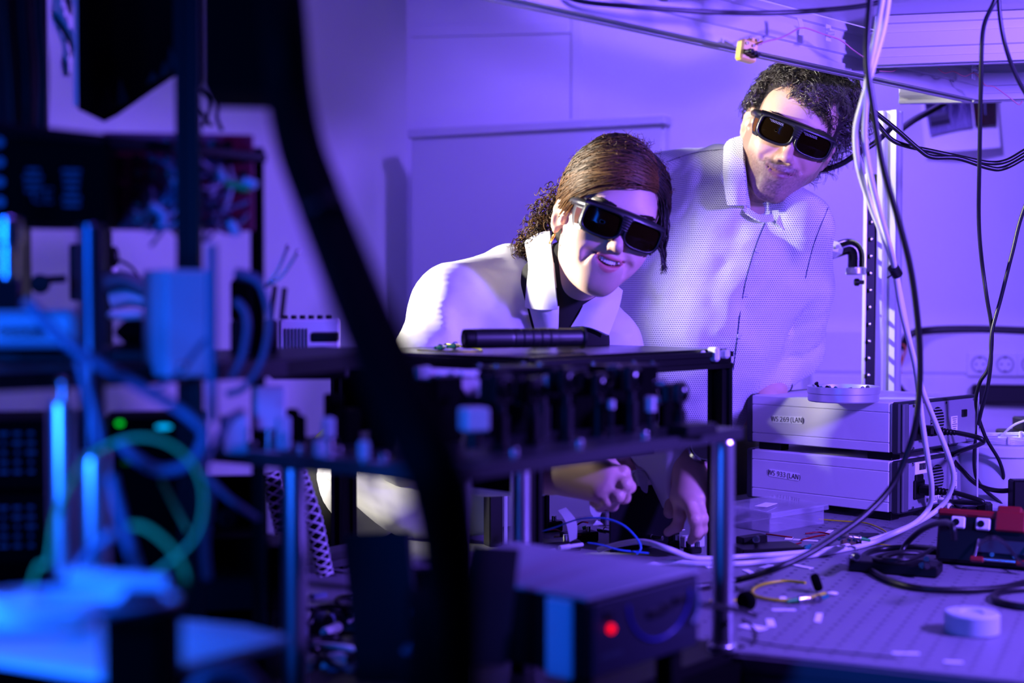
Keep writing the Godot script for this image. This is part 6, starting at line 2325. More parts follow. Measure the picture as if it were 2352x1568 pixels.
func mid_racks() -> void:
	var N := Vector2(0.021, 1.83)
	var R := Vector2(0.325, 2.15)
	var back := Vector2(-0.28, 0.266)
	var y := 1.222
	var o := thing("optics_rack", "black profile rack with a glossy top plate standing in front of the people", "rack", Transform3D(Basis(), W(0.03, TOP, 2.1)))
	var m := MB.new()
	flat_poly(m, [Vector2(N.x, N.y), Vector2(R.x, R.y), Vector2(R.x + back.x, R.y + back.y), Vector2(N.x + back.x, N.y + back.y)], y - 0.004, 0.004)
	wpart(o, "top_plate", m, M.black_plate)
	var cs := [N, R, R + back, N + back]
	for i in 4:
		var a: Vector2 = cs[i]
		var b: Vector2 = cs[(i + 1) % 4]
		profile(o, W(a.x, y - 0.0165, a.y), W(b.x, y - 0.0165, b.y), 0.025, 0.025, M.black)
	for i in 4:
		var c: Vector2 = cs[i].lerp((cs[0] + cs[2]) * 0.5, 0.035)
		profile(o, W(c.x, TOP, c.y), W(c.x, y - 0.029, c.y), 0.027, 0.027, M.black, Vector3(back.x, 0, -back.y))
	# dark side panels hanging under the plate
	for q in [[N + Vector2(0.002, 0.012), N.lerp(R, 0.60) + Vector2(0, 0.012), 0.118], [N + Vector2(0.0, 0.012), N + back * 0.98 + Vector2(0.008, 0.01), 0.15]]:
		var pa: Vector2 = q[0]
		var pb: Vector2 = q[1]
		m = MB.new()
		m.beam(W(pa.x, y - 0.029 - q[2] * 0.5, pa.y), W(pb.x, y - 0.029 - q[2] * 0.5, pb.y), 0.004, q[2], 0.001)
		wpart(o, "side_panel", m, M.black_matt)
	# white clips at the right corner
	for q in [[1592, 805, 1616, 836], [1621, 797, 1648, 830], [1649, 803, 1671, 823]]:
		block("plastic_clip", ["white plastic clip at the left of three on the rack's right corner", "white plastic clip in the middle of three on the rack's right corner", "white plastic clip at the very end of the rack's right corner"][int(q[0] > 1600) + int(q[0] > 1640)], "clip", q[0], q[1], q[2], q[3], 2.105, 0.012, M.white, -40, 0.003)
	# black ribbed grip tube lying on the plate
	var a := P(1064, 778, 1.955)
	var b := P(1338, 778, 2.02)
	b.y = a.y
	o = thing("grip_tube", "black ribbed handle tube lying on the rack's top plate", "handle", Transform3D(Basis(), Vector3((a.x + b.x) * 0.5, a.y - 0.0145, (a.z + b.z) * 0.5)))
	var ax := (b - a).normalized()
	var t := Transform3D(Basis(Vector3.UP.cross(ax).normalized(), ax, Vector3.UP.cross(ax).cross(ax).normalized()), a)
	var l := a.distance_to(b)
	m = MB.new()
	m.lathe(t, [Vector2(0, 0.001), Vector2(0.0085, 0.0), Vector2(0.0095, 0.004), Vector2(0.0125, 0.004), Vector2(0.0133, 0.001), Vector2(0.0136, 0.0045), Vector2(0.0136, 0.013), Vector2(0.0130, 0.014)], 32)
	wpart(o, "end_ring", m, M.black)
	m = MB.new()
	var prof := [Vector2(0.0128, 0.014), Vector2(0.0138, 0.0155), Vector2(0.0136, l * 0.38)]
	for i in 5:
		var s := l * (0.40 + 0.075 * i)
		prof.append_array([Vector2(0.0132, s), Vector2(0.0137, s + 0.002), Vector2(0.0137, s + l * 0.06), Vector2(0.0131, s + l * 0.07)])
	prof.append_array([Vector2(0.0132, l * 0.79), Vector2(0.0132, l - 0.004), Vector2(0.0118, l - 0.004)])
	m.lathe(t, prof, 32)
	wpart(o, "grip", m, M.rubber_blue)
	m = MB.new()
	m.lathe(t, [Vector2(0.0125, l - 0.006), Vector2(0.0158, l - 0.002), Vector2(0.0162, l), Vector2(0.0150, l + 0.0015), Vector2(0.0, l + 0.0015)], 32)
	wpart(o, "flange", m, M.rubber)
	# fibre with green connectors on the plate
	fibre("fibre_patch", "yellow fibre lying in a loop on the rack's top plate", [PY(960, 790, y), PY(1010, 788, y + 0.004), PY(1060, 795, y + 0.004), PY(1100, 801, y + 0.002), PY(1104, 806, y + 0.002), PY(1060, 808, y + 0.002), PY(1000, 806, y + 0.002), PY(960, 803, y + 0.002)], 0.0014)
	connector(PY(1018, 797, y + 0.004), PY(994, 799, y + 0.004), "left green fibre connector on the rack's top plate", M.green)
	connector(PY(1052, 793, y + 0.006), PY(1026, 796, y + 0.005), "right green fibre connector on the rack's top plate", M.green)
	m = MB.new()
	m.ball(PY(1046, 792, y + 0.006), Vector3(0.005, 0.005, 0.005), 12)
	single("dust_stopper", "tiny blue dust cap beside the green connectors", "cap", m, M.blue_plastic)

	# front rack: breadboard on steel posts, over a base board on the side table
	var n2 := Vector2(-0.05, 1.22)
	var r2 := Vector2(0.262, 1.606)
	var l2 := Vector2(-0.298, 1.40)
	var f2 := r2 + l2 - n2
	y = 1.152
	o = thing("breadboard_rack", "black breadboard on steel posts in front, crowded with dark optics", "rack", Transform3D(Basis(), W(0.0, TOP - 0.01, 1.5)))
	m = MB.new()
	flat_poly(m, [n2, r2, f2, l2], y - 0.0125, 0.0125)
	wpart(o, "breadboard", m, M.board)
	m = MB.new()
	m.beam(W(l2.x, y - 0.0062, l2.y) + Vector3(-0.002, 0, 0.003), W(n2.x, y - 0.0062, n2.y) + Vector3(-0.002, 0, 0.003), 0.004, 0.0150, 0.0015)
	wpart(o, "edge_strip", m, M.steel_post)
	m = MB.new()
	flat_poly(m, [n2 + Vector2(-0.01, 0.01), r2 + Vector2(0.004, 0.006), f2 + Vector2(0.0, -0.02), l2 + Vector2(0.0, 0.0)], TOP - 0.0095, 0.012)
	wpart(o, "base_board", m, M.black)
	for q in [r2.lerp(l2, 0.03) + Vector2(-0.008, -0.008), l2.lerp(n2, 0.30) + Vector2(0.014, 0.014), f2.lerp(n2, 0.05), n2.lerp(f2, 0.06)]:
		m = MB.new()
		m.lathe(Transform3D(Basis(), W(q.x, TOP + 0.0025, q.y)), [Vector2(0, 0), Vector2(0.0165, 0), Vector2(0.0165, 0.006), Vector2(0.0125, 0.007), Vector2(0.0125, y - TOP - 0.018), Vector2(0.0115, y - TOP - 0.0155), Vector2(0, y - TOP - 0.0155)], 32)
		wpart(o, "post", m, M.steel_post)
	var bolts := [[582, 1024], [776, 1037], [690, 1030], [880, 1052], [1002, 1058], [1180, 1040], [1330, 1020], [1480, 1000], [1620, 982]]
	for q in bolts:
		var p := PY(q[0], q[1], y + 0.002)
		m = MB.new()
		m.lathe(Transform3D(Basis(), p), [Vector2(0.0045, -0.002), Vector2(0.0045, 0.003), Vector2(0.0036, 0.005), Vector2(0.002, 0.005), Vector2(0.002, 0.002), Vector2(0, 0.002)], 14)
		wpart(o, "bolt", m, M.steel)
	optics(y)

# one optical mount: post, holder, plate with an adjuster pair and a lens ring
func mount(label: String, base: Vector3, h: float, w: float, ang: float, plate: Material, knob: Material, group := "") -> void:
	var o := thing("optic_mount", label, "optical mount", yaw_at(base, ang), group)
	var m := MB.new()
	m.lathe(Transform3D(), [Vector2(0, 0), Vector2(0.011, 0), Vector2(0.011, 0.004), Vector2(0.008, 0.005), Vector2(0.008, h * 0.45), Vector2(0.0055, h * 0.46), Vector2(0.0055, h * 0.6), Vector2(0, h * 0.6)], 18)
	part(o, "post", m, M.black)
	m = MB.new()
	m.bx(Vector3(0, h * 0.6 + w * 0.5, 0), Vector3(w, w, 0.010), 0.002)
	m.bx(Vector3(w * 0.1, h * 0.6 + w * 0.45, -0.014), Vector3(w * 0.8, w * 0.9, 0.009), 0.002)
	part(o, "plate", m, plate)
	m = MB.new()
	m.lathe(Transform3D(Basis(Vector3.RIGHT, PI / 2), Vector3(0, h * 0.6 + w * 0.5, 0.004)), [Vector2(w * 0.30, 0), Vector2(w * 0.38, 0), Vector2(w * 0.38, 0.004), Vector2(w * 0.32, 0.005), Vector2(w * 0.30, 0.002), Vector2(0, 0.002)], 22)
	part(o, "lens_ring", m, M.black_gloss)
	for s in [[-0.36, -0.36], [0.36, 0.36]]:
		m = MB.new()
		var c := Vector3(w * s[0], h * 0.6 + w * (0.5 + s[1]), -0.018)
		m.cyl(c, c + Vector3(0, 0, -0.014), 0.0045, 14, 0.0006)
		part(o, "adjuster", m, knob)

func optics(y: float) -> void:
	# tall black housings that hide the middle of the rack
	var hs := [[1092, 846, 1250, 985, 1.55, "tall black housing on the breadboard at the left of the pair under the top plate"], [1352, 842, 1510, 968, 1.66, "tall black housing on the breadboard at the right end under the top plate"], [1235, 872, 1365, 985, 1.60, "lower black housing on the breadboard between the two tall ones"], [985, 868, 1062, 1010, 1.46, "black housing on the breadboard beside the thick hose"], [1508, 896, 1556, 962, 1.62, "small black block at the right of the tall housings"]]
	for q in hs:
		var d: float = q[4]
		var p := P((q[0] + q[2]) * 0.5, q[1], d)
		var h := p.y - y
		var w := px(q[2] - q[0], d)
		var o := thing("optics_housing", q[5], "housing", yaw_at(Vector3(p.x, y, p.z), 38))
		var m := MB.new()
		m.bx(Vector3(0, h * 0.5, 0), Vector3(w * 0.95, h, w * 0.5), 0.002)
		part(o, "body", m, M.black_matt)
		m = MB.new()
		m.bx(Vector3(0, h + 0.0015, 0), Vector3(w * 0.98, 0.003, w * 0.53), 0.001)
		part(o, "lid", m, M.black)
		for s in [[-0.4, -0.2], [0.4, -0.2], [0.4, 0.2], [-0.4, 0.2]]:
			m = MB.new()
			m.cyl(Vector3(w * s[0], h + 0.003, w * s[1]), Vector3(w * s[0], h + 0.0055, w * s[1]), 0.0022, 10)
			part(o, "screw", m, M.steel)
	# knobs, brackets and small mounts in front of them
	var o := thing("angle_bracket", "light angle bracket catching the violet light under the rack's top plate", "bracket", Transform3D(Basis(), P(1076, 905, 1.50)))
	var m := MB.new()
	m.beam(P(958, 852, 1.46), P(1094, 858, 1.50), 0.012, 0.006, 0.001)
	wpart(o, "arm", m, M.alu_white)
	m = MB.new()
	m.box(yaw_at(P(972, 856, 1.455), 30), Vector3(0.016, 0.014, 0.012), 0.002)
	wpart(o, "end_piece", m, M.alu_white)
	m = MB.new()
	m.extrude(PackedVector2Array([Vector2(-0.018, 0.010), Vector2(0.010, 0.010), Vector2(0.010, -0.024), Vector2(0.002, -0.024), Vector2(-0.010, -0.006)]), yaw_at(P(1077, 872, 1.5), 20), 0.006)
	wpart(o, "plate", m, M.alu_white)
	o = thing("blue_lit_block", "pale cube catching blue light on the breadboard right of the thick hose", "cube", Transform3D(Basis(), P(1088, 1004, 1.32)))
	m = MB.new()
	m.box(yaw_at(P(1088, 962, 1.32), 25), Vector3(0.024, 0.022, 0.022), 0.002)
	wpart(o, "cube", m, M.alu_white)
	m = MB.new()
	m.cyl(P(1088, 985, 1.32), P(1088, 1030, 1.32), 0.008, 14)
	wpart(o, "stem", m, M.black)
	var knobs := [[1258, 862, 892, 1.50, 12, "small bright knob standing on the dark mount under the top plate"], [1494, 910, 944, 1.52, 13, "ribbed bright knob left of the small black block"], [1404, 918, 938, 1.50, 9, "small round bright knob left of the ribbed one"]]
	for q in knobs:
		var d: float = q[3]
		var a := P(q[0], q[2], d)
		var b := P(q[0], q[1], d)
		b.x = a.x
		b.z = a.z
		var r := px(q[4], d)
		o = thing("adjuster_knob", q[5], "knob", Transform3D(Basis(), a))
		m = MB.new()
		var l := b.y - a.y
		var prof := [Vector2(0, 0), Vector2(r, 0)]
		for i in 5:
			prof.append_array([Vector2(r, l * (i + 0.2) / 5.0), Vector2(r * 0.9, l * (i + 0.5) / 5.0), Vector2(r, l * (i + 0.8) / 5.0)])
		prof.append_array([Vector2(r * 0.9, l), Vector2(0, l)])
		m.lathe(Transform3D(), prof, 20)
		part(o, "knob", m, M.alu)
		m = MB.new()
		var yy := y - a.y
		m.cyl(Vector3(0, yy, 0), Vector3(0, 0, 0), r * 0.55, 12)
		part(o, "stem", m, M.black)
	o = thing("lens_stage", "dark curved stage below the small bright knob", "stage", Transform3D(Basis(), P(1245, 930, 1.49)))
	m = MB.new()
	m.tube(smooth_path([P(1186, 928, 1.48), P(1215, 908, 1.48), P(1255, 902, 1.49), P(1300, 910, 1.5)], 5), 0.006, 10)
	wpart(o, "arc", m, M.blue_black)
	m = MB.new()
	m.cyl(P(1245, 905, 1.49), P(1245, 1025, 1.49), 0.006, 12)
	wpart(o, "stem", m, M.black)
	for q in [[1150, 1035, 0.075, 0.030, "left"], [1225, 1022, 0.07, 0.026, "second"], [1300, 1012, 0.08, 0.028, "third"], [1375, 1002, 0.07, 0.026, "fourth"], [1450, 992, 0.075, 0.028, "fifth"], [1560, 988, 0.05, 0.024, "rightmost"]]:
		mount("black adjustable optic mount, %s of the row along the breadboard's front edge" % q[4], PY(q[0], q[1], y), q[2], q[3], 35 + q[0] * 0.02, M.black, M.steel if q[0] > 1400 else M.black, "")
	# dark flat pieces at the right end
	m = MB.new()
	m.box(yaw_at(PY(1590, 985, y + 0.006), 40), Vector3(0.05, 0.012, 0.03), 0.002)
	single("dark_slab", "dark flat slab lying at the right end of the breadboard", "slab", m, M.black)
	# pale blocks along the left edge, lit blue
	var blocks := [[505, 952, 570, 1042, 1.36, "leftmost pale block on the breadboard's left edge"], [580, 886, 656, 985, 1.40, "largest pale box standing on the breadboard's left side"], [632, 956, 668, 1034, 1.36, "slim pale block right of the largest box"], [738, 958, 770, 1006, 1.35, "pale block set high near the thick hose"], [720, 1010, 750, 1050, 1.31, "short pale block at the edge below the high one"], [822, 1012, 850, 1056, 1.27, "pale block nearest to the thick hose on the edge"]]
	for q in blocks:
		var d: float = q[4]
		var p := P((q[0] + q[2]) * 0.5, (q[1] + q[3]) * 0.5, d)
		o = thing("optic_block", q[5], "optical block", Transform3D(Basis(), Vector3(p.x, y, p.z)))
		m = MB.new()
		m.box(yaw_at(p, 20), Vector3(px(q[2] - q[0], d) * 0.92, px(q[3] - q[1], d), px(q[2] - q[0], d) * 0.6), 0.002)
		wpart(o, "cube", m, M.alu_blue)
		var bot := p.y - px(q[3] - q[1], d) * 0.5
		if bot > y + 0.002:
			m = MB.new()
			m.cyl(Vector3(p.x, y, p.z), Vector3(p.x, bot, p.z), 0.006, 14)
			wpart(o, "stem", m, M.steel)
	for q in [[690, 955, 705, 1040, 1.42], [790, 940, 830, 1020, 1.42], [668, 940, 690, 1000, 1.45], [860, 930, 905, 1030, 1.38], [925, 900, 975, 1010, 1.46], [755, 905, 790, 960, 1.5]]:
		block("dark_optic", "black optical block near the thick hose, %s" % ["slimmest", "wide and left of the hose", "small behind the slim one", "hidden behind the hose", "right of the hose", "set far back"][[690, 790, 668, 860, 925, 755].find(int(q[0]))], "optical block", q[0], q[1], q[2], PYpix(q[0], q[4], y), q[4], 0.02, M.black_matt, 25)

func PYpix(_x: float, d: float, y: float) -> float:       # the row in the photograph where height y is seen at distance d
	return 682.0 + (1.3 - y) / d * FPX * 1.001

# what lies on the table under the racks
func under_rack() -> void:
	# dark rack post behind, and the things the hands work on
	var m := MB.new()
	var q0 := T(1133, 1252)
	var o := thing("dark_post", "dark post standing on the table left of the rack's near leg", "post", Transform3D(Basis(), q0))
	m.beam(q0, q0 + Vector3(0, 0.30, 0), 0.024, 0.024, 0.002, Vector3(0.5, 0, 1))
	wpart(o, "shaft", m, M.black)
	m = MB.new()
	m.beam(T(1161, 1250), T(1161, 1250) + Vector3(0, 0.28, 0), 0.006, 0.006, 0.001, Vector3(0, 0, 1))
	single("light_strip", "pale upright strip beside the dark post", "strip", m, M.alu_white)
	# adhesive tape dispenser in the fingers
	o = thing("tape_dispenser", "milky roll of adhesive tape held between the hands", "tape", Transform3D(Basis(), P(1470, 1135, 2.28)))
	m = MB.new()
	m.lathe(Transform3D(Basis(Vector3(0.3, 0, 1).normalized(), Vector3(1, 0, -0.3).normalized(), Vector3(0, 1, 0)), P(1466, 1112, 2.28)), [Vector2(0.014, -0.008), Vector2(0.0225, -0.008), Vector2(0.0235, -0.006), Vector2(0.0235, 0.006), Vector2(0.0225, 0.008), Vector2(0.014, 0.008), Vector2(0.013, 0.0), Vector2(0.014, -0.008)], 30)
	wpart(o, "roll", m, M.frosted)
	m = MB.new()
	m.sheet(grid([[P(1440, 1096, 2.27), P(1470, 1080, 2.27), P(1490, 1100, 2.27)], [P(1438, 1100, 2.285), P(1470, 1085, 2.285), P(1492, 1104, 2.285)]], 4), 0.0015)
	wpart(o, "tape_end", m, M.frosted)
	# dark screen-like housing behind the hands
	m = MB.new()
	m.beam(T(1400, 1195, 0.05), T(1560, 1178, 0.05), 0.004, 0.10, 0.001)
	single("dark_screen", "dark upright screen behind the working hands", "screen", m, M.blue_black)
	m = MB.new()
	m.cyl(T(1560, 1186) , T(1560, 1186) + Vector3(0, 0.11, 0), 0.004, 10)
	single("teal_bottle", "slim teal tube standing behind the left hand", "tube", m, M.teal)
	# folded white paper at the far edge
	m = MB.new()
	m.beam(T(1425, 1180, 0.006), T(1560, 1170, 0.006), 0.03, 0.012, 0.003)
	single("paper_strip", "white folded paper strip lying behind the hands at the table's far edge", "paper", m, M.paper)
	# pale and olive boxes by the left hand side
	# clutter of holders, clips and tubes
	var cl := [["optic_holder", "black holder with a small knob at the left under the rack", 1222, 1190, 1290, 1222, M.black], ["optic_holder", "wide black holder under the tape strips", 1290, 1215, 1372, 1246, M.black], ["optic_holder", "long dark tray in front under the rack", 1210, 1236, 1330, 1268, M.black], ["optic_holder", "dark block behind the silver tube", 1440, 1195, 1475, 1245, M.black], ["gel_pack", "grey square pack leaning among the holders", 1382, 1166, 1436, 1206, M.case_mid], ["optic_holder", "dark block under the hanging fingertips", 1535, 1232, 1562, 1268, M.black], ["optic_holder", "small dark cube right of the hanging fingertips", 1572, 1252, 1612, 1272, M.black], ["white_block", "pale block on the table under the hanging fingers", 1565, 1222, 1618, 1258, M.white], ["label_card", "small yellowish card standing among the holders", 1272, 1226, 1296, 1240, M.brass]]
	for q in cl:
		var b := T((q[2] + q[4]) * 0.5, q[5])
		var d := -(cam_t.affine_inverse() * b).z
		var mm := MB.new()
		var w := px(q[4] - q[2], d)
		var h := px(q[5] - q[3], d) * 0.75
		mm.box(yaw_at(b + Vector3(0, h * 0.5, -w * 0.2), 24), Vector3(w, h, w * 0.5), 0.002)
		var oo := thing(q[0], q[1], "holder" if q[0] == "optic_holder" else "block", Transform3D(Basis(), b))
		wpart(oo, "body", mm, q[6])
		if q[0] == "optic_holder":
			for s in 2:
				mm = MB.new()
				var k := b + Vector3(w * (s * 0.5 - 0.25), h, -w * 0.2)
				mm.cyl(k, k + Vector3(0, 0.009, 0), 0.0042, 12, 0.0006)
				wpart(oo, "knob", mm, M.steel if s else M.black)
	# strips of tape stuck up from the holders
	for q in [[[1282, 1172], [1300, 1165], [1300, 1200], [1318, 1230], [1325, 1236], [1308, 1244]], [[1355, 1154], [1378, 1150], [1358, 1180], [1380, 1178], [1362, 1206], [1386, 1204]]]:
		m = MB.new()
		var d := 2.20
		m.sheet(grid([[P(q[0][0], q[0][1], d), P(q[1][0], q[1][1], d)], [P(q[2][0], q[2][1], d - 0.02), P(q[2][0] + 24, q[2][1] - 4, d - 0.02)], [P(q[5][0], q[5][1], d - 0.03), P(q[4][0], q[4][1], d - 0.03)]], 4), 0.0006)
		single("tape_strip", "translucent strip of tape sticking up, %s one under the rack" % ("left" if q[0][0] < 1300 else "right"), "tape", m, M.clear_white)
	# silver connectors and tubes
	for q in [[1376, 1206, 1410, 1212, 0.006, "shiny two-step silver coupling under the right tape strip"], [1480, 1222, 1522, 1228, 0.0045, "slim silver tube at the fingertips"], [1225, 1262, 1275, 1254, 0.004, "pale flat tube at the left front under the rack"], [1285, 1250, 1338, 1242, 0.004, "pale tube lying on the long dark tray"]]:
		m = MB.new()
		var a := T(q[0], q[1] + 8, 0.018)
		var b := T(q[2], q[3] + 8, 0.018)
		m.cyl(a, a.lerp(b, 0.45), q[4], 14, 0.0006)
		m.cyl(a.lerp(b, 0.45), b, q[4] * 0.8, 14, 0.0006)
		single("metal_tube", q[5], "tube", m, M.steel if q[0] > 1300 else M.alu_white)
	# wires and fibres
	fibre("blue_fibre", "pale blue fibre arching over the holders under the rack", [P(1215, 1228, 2.16), P(1270, 1212, 2.14), P(1330, 1192, 2.12), P(1385, 1190, 2.1), P(1430, 1205, 2.08), P(1462, 1235, 2.06), P(1472, 1258, 2.05), P(1462, 1272, 2.05)], 0.0014, M.fibre_blue)
	fibre("blue_fibre", "thin blue fibre lying low in front of the holders", [P(1350, 1246, 2.08), P(1385, 1252, 2.07), P(1420, 1262, 2.06), P(1470, 1268, 2.06), P(1490, 1270, 2.06)], 0.0011, M.fibre_blue)
	for q in [[1260, 1218, 1290, 1222], [1325, 1205, 1350, 1200], [1455, 1203, 1500, 1200], [1460, 1210, 1520, 1214], [1300, 1236, 1345, 1230]]:
		fibre("red_wire", "short red wire %s under the rack" % {1260: "beside the left black holder", 1325: "between the two tape strips", 1455: "behind the silver tube, the straighter one", 1460: "behind the silver tube, the lower one", 1300: "in front of the left tape strip"}[q[0]], [T(q[0], q[1], 0.01), T((q[0] + q[2]) * 0.5, (q[1] + q[3]) * 0.5 - 4, 0.014), T(q[2], q[3], 0.01)], 0.0015, M.red, "red wires under the rack")
	for q in [[1240, 1245], [1360, 1240], [1405, 1238], [1420, 1225], [1320, 1212]]:
		m = MB.new()
		m.beam(T(q[0], q[1]), T(q[0], q[1]) + Vector3(0, 0.016, 0), 0.005, 0.005, 0.001)
		single("white_pin", "small white pin standing %s under the rack" % {1240: "at the far left on the long dark tray", 1360: "below the right tape strip", 1405: "left of the silver coupling's end", 1420: "rightmost, near the dark block", 1320: "beside the green boot"}[q[0]], "pin", m, M.white, "white pins under the rack")
	m = MB.new()
	m.cyl(T(1338, 1213, 0.02), T(1348, 1210, 0.022), 0.003, 10)
	single("green_boot", "tiny green boot among the holders beside the left tape strip", "boot", m, M.green)

# ---------------------------------------------------------------- out-of-focus foreground at the left and bottom
func wire(nm: String, label: String, pts: Array, r: float, mat: Material, group := "", cat := "cable") -> void:   # points as [x, y, distance]
	var q := []
	for p in pts:
		q.append(P(p[0], p[1], p[2]))
	var m := MB.new()
	m.tube(smooth_path(q, 6), r, 8)
	single(nm, label, cat, m, mat, group)

func foreground() -> void:
	# the thick black hose across the middle
	var hp := [[600, -160, 1.0], [640, -40, 0.98], [655, 90, 0.96], [666, 220, 0.95], [690, 340, 0.93], [726, 440, 0.9], [764, 540, 0.86], [808, 650, 0.8], [858, 770, 0.74], [906, 880, 0.70], [956, 990, 0.67], [1002, 1100, 0.66], [1026, 1210, 0.70], [1036, 1310, 0.76], [1040, 1420, 0.84], [1040, 1500, 0.90], [1040, 1640, 0.95]]
	var q := []
	for p in hp:
		q.append(P(p[0], p[1], p[2]))
	var path := smooth_path(q, 14)
	var radii := PackedFloat32Array()
	for i in path.size():
		radii.append(0.0152 + (0.0007 if i % 2 else -0.0007))
	var m := MB.new()
	m.tube(path, 0.0152, 20, radii)
	single("thick_hose", "thick black ribbed hose hanging diagonally across the near foreground", "hose", m, M.hose)
	m = MB.new()
	m.tube(smooth_path([P(694, 478, 0.86), P(730, 470, 0.84), P(772, 452, 0.86)], 4), 0.0025, 8)
	m.tube(smooth_path([P(694, 478, 0.90), P(730, 468, 0.92), P(772, 452, 0.90)], 4), 0.0025, 8)
	m.bx(P(768, 452, 0.86), Vector3(0.008, 0.008, 0.008), 0.002)
	single("cable_tie", "dark cable tie round the thick black hose", "cable tie", m, M.black)
	block("black_box", "black box at the top edge from which the thick hose comes", "box", 462, -80, 690, 208, 1.02, 0.10, M.black_matt, 8, 0.004)
	# the left rack: posts, shelves
	var o := thing("equipment_rack", "dark profile rack at the left holding shelves of electronics, out of focus", "rack", Transform3D(Basis(), W(-0.42, 0.895, 1.4)))
	var fl := TOP - 0.01
	for pq in [[436, 1.30, 0.021, "blue"], [592, 1.42, 0.013, "right"], [210, 1.18, 0.020, "front"]]:
		var a := P(pq[0], 700, pq[1])
		m = MB.new()
		if pq[3] == "front":
			m.cyl(Vector3(a.x, fl, a.z), Vector3(a.x, 1.36, a.z), 0.0107, 24, 0.001)
			wpart(o, "post", m, M.steel_dark)
		else:
			profile(o, Vector3(a.x, fl, a.z), Vector3(a.x, 1.62 if pq[3] == "blue" else 1.448, a.z), pq[2], pq[2], M.blue_black, Vector3(0.1, 0, 1))
	# upper shelf with its front rail, lower shelf
	m = MB.new()
	var s0 := P(-60, 288, 1.16)
	var s1 := P(606, 312, 1.40)
	s1.y = s0.y - 0.003
	m.beam(s0, s1, 0.012, 0.010, 0.002)
	wpart(o, "upper_rail", m, M.blue_black)
	m = MB.new()
	var u0 := P(-60, 880, 1.13)
	var u1 := P(660, 884, 1.36)
	var u2 := P(900, 868, 1.62)
	u1.y = u0.y
	u2.y = u0.y
	var depth_dir := Vector3(-0.16, 0, -0.22)
	flat_poly(m, [u0, u1, u2, u2 + depth_dir * 0.6, u1 + depth_dir, u0 + depth_dir], u0.y - 0.008, 0.016)
	wpart(o, "lower_shelf", m, M.black)
	# instrument with a printed back panel on the upper shelf level
	o = thing("rack_instrument", "black rack instrument with faint printed lines and a CE mark at the far left", "instrument", Transform3D(Basis(), P(130, 515, 1.24)))
	m = MB.new()
	m.box(yaw_at(P(110, 410, 1.24), 12) * Transform3D(Basis(), Vector3(0, 0, -0.06)), Vector3(px(270, 1.24), px(205, 1.24), 0.12), 0.002)
	wpart(o, "case", m, M.black_matt)
	var tt := yaw_at(P(110, 410, 1.24), 12)
	text_mesh(o, "lettering", "CE", 0.0125, o.transform.affine_inverse() * tt * Transform3D(Basis(), Vector3(px(-12, 1.24), px(-40, 1.24), 0.0006)), M.print_blue)
	for k in 6:
		for c in 2:
			if c == 0 and k > 3:
				continue
			m = MB.new()
			m.box(tt * Transform3D(Basis(), Vector3(px(-32 + c * 84, 1.24), px(18 - k * 15.5, 1.24), 0.0008)), Vector3(px(28 + ((k * 7 + c * 3) % 4) * 4, 1.24), px(7, 1.24), 0.0005))
			wpart(o, "print_line", m, M.print_blue)
	for k in 5:
		m = MB.new()
		m.cyl(tt * Vector3(px(-104, 1.24), px(80 - k * 45, 1.24), 0), tt * Vector3(px(-104, 1.24), px(80 - k * 45, 1.24), 0.004), 0.004, 12)
		wpart(o, "socket", m, M.steel_dark)
	# red patch panel full of coaxial connectors
	o = thing("connector_board", "dark red connector board crowded with small silver sockets and pale cables", "connector board", Transform3D(Basis(), P(410, 530, 1.38)))
	var pt := yaw_at(P(412, 418, 1.38), 10)
	m = MB.new()
	m.box(pt, Vector3(px(336, 1.38), px(222, 1.38), 0.004), 0.0008)
	wpart(o, "panel", m, M.panel_red)
	for r in 6:
		for c in 8:
			if (r * 3 + c * 5) % 7 == 0:
				continue
			m = MB.new()
			var b := Vector3(px(-92 + c * 34, 1.38), px(86 - r * 34, 1.38), 0.002)
			m.cyl(pt * b, pt * (b + Vector3(0, 0, 0.008)), 0.0036, 10)
			m.cyl(pt * (b + Vector3(0, 0, 0.003)), pt * (b + Vector3(0, 0, 0.006)), 0.0048, 6)
			m.cyl(pt * (b + Vector3(0, 0, 0.008)), pt * (b + Vector3(0, 0, 0.013)), 0.0026, 10)
			wpart(o, "connector", m, M.steel)
	for q2 in [[-132, 86], [-132, 40], [-132, -16], [-132, -64], [-132, -96]]:
		m = MB.new()
		m.cyl(pt * Vector3(px(q2[0], 1.38), px(q2[1], 1.38), 0.002), pt * Vector3(px(q2[0], 1.38), px(q2[1], 1.38), 0.005), 0.004, 12)
		wpart(o, "screw", m, M.steel_dark)
	for i in 26:
		var a := Vector3(px(rng.randf_range(-95, 150), 1.38), px(rng.randf_range(-95, 70), 1.38), 0.012)
		var b := Vector3(px(rng.randf_range(-100, 160), 1.38), px(rng.randf_range(-150, 20), 1.38), 0.016)
		m = MB.new()
		m.tube(smooth_path([pt * a, pt * (a.lerp(b, 0.3) + Vector3(0.004, -0.006, 0.028)), pt * (a.lerp(b, 0.7) + Vector3(-0.004, -0.012, 0.030)), pt * b], 5), 0.0017, 6)
		single("patch_cable", "thin %s cable looping over the red connector board" % ["dull blue", "pale blue", "dull blue"][i % 3], "cable", m, [M.cable_blue, M.cable_paleblue, M.cable_blue][i % 3], "patch cables on the red panel")
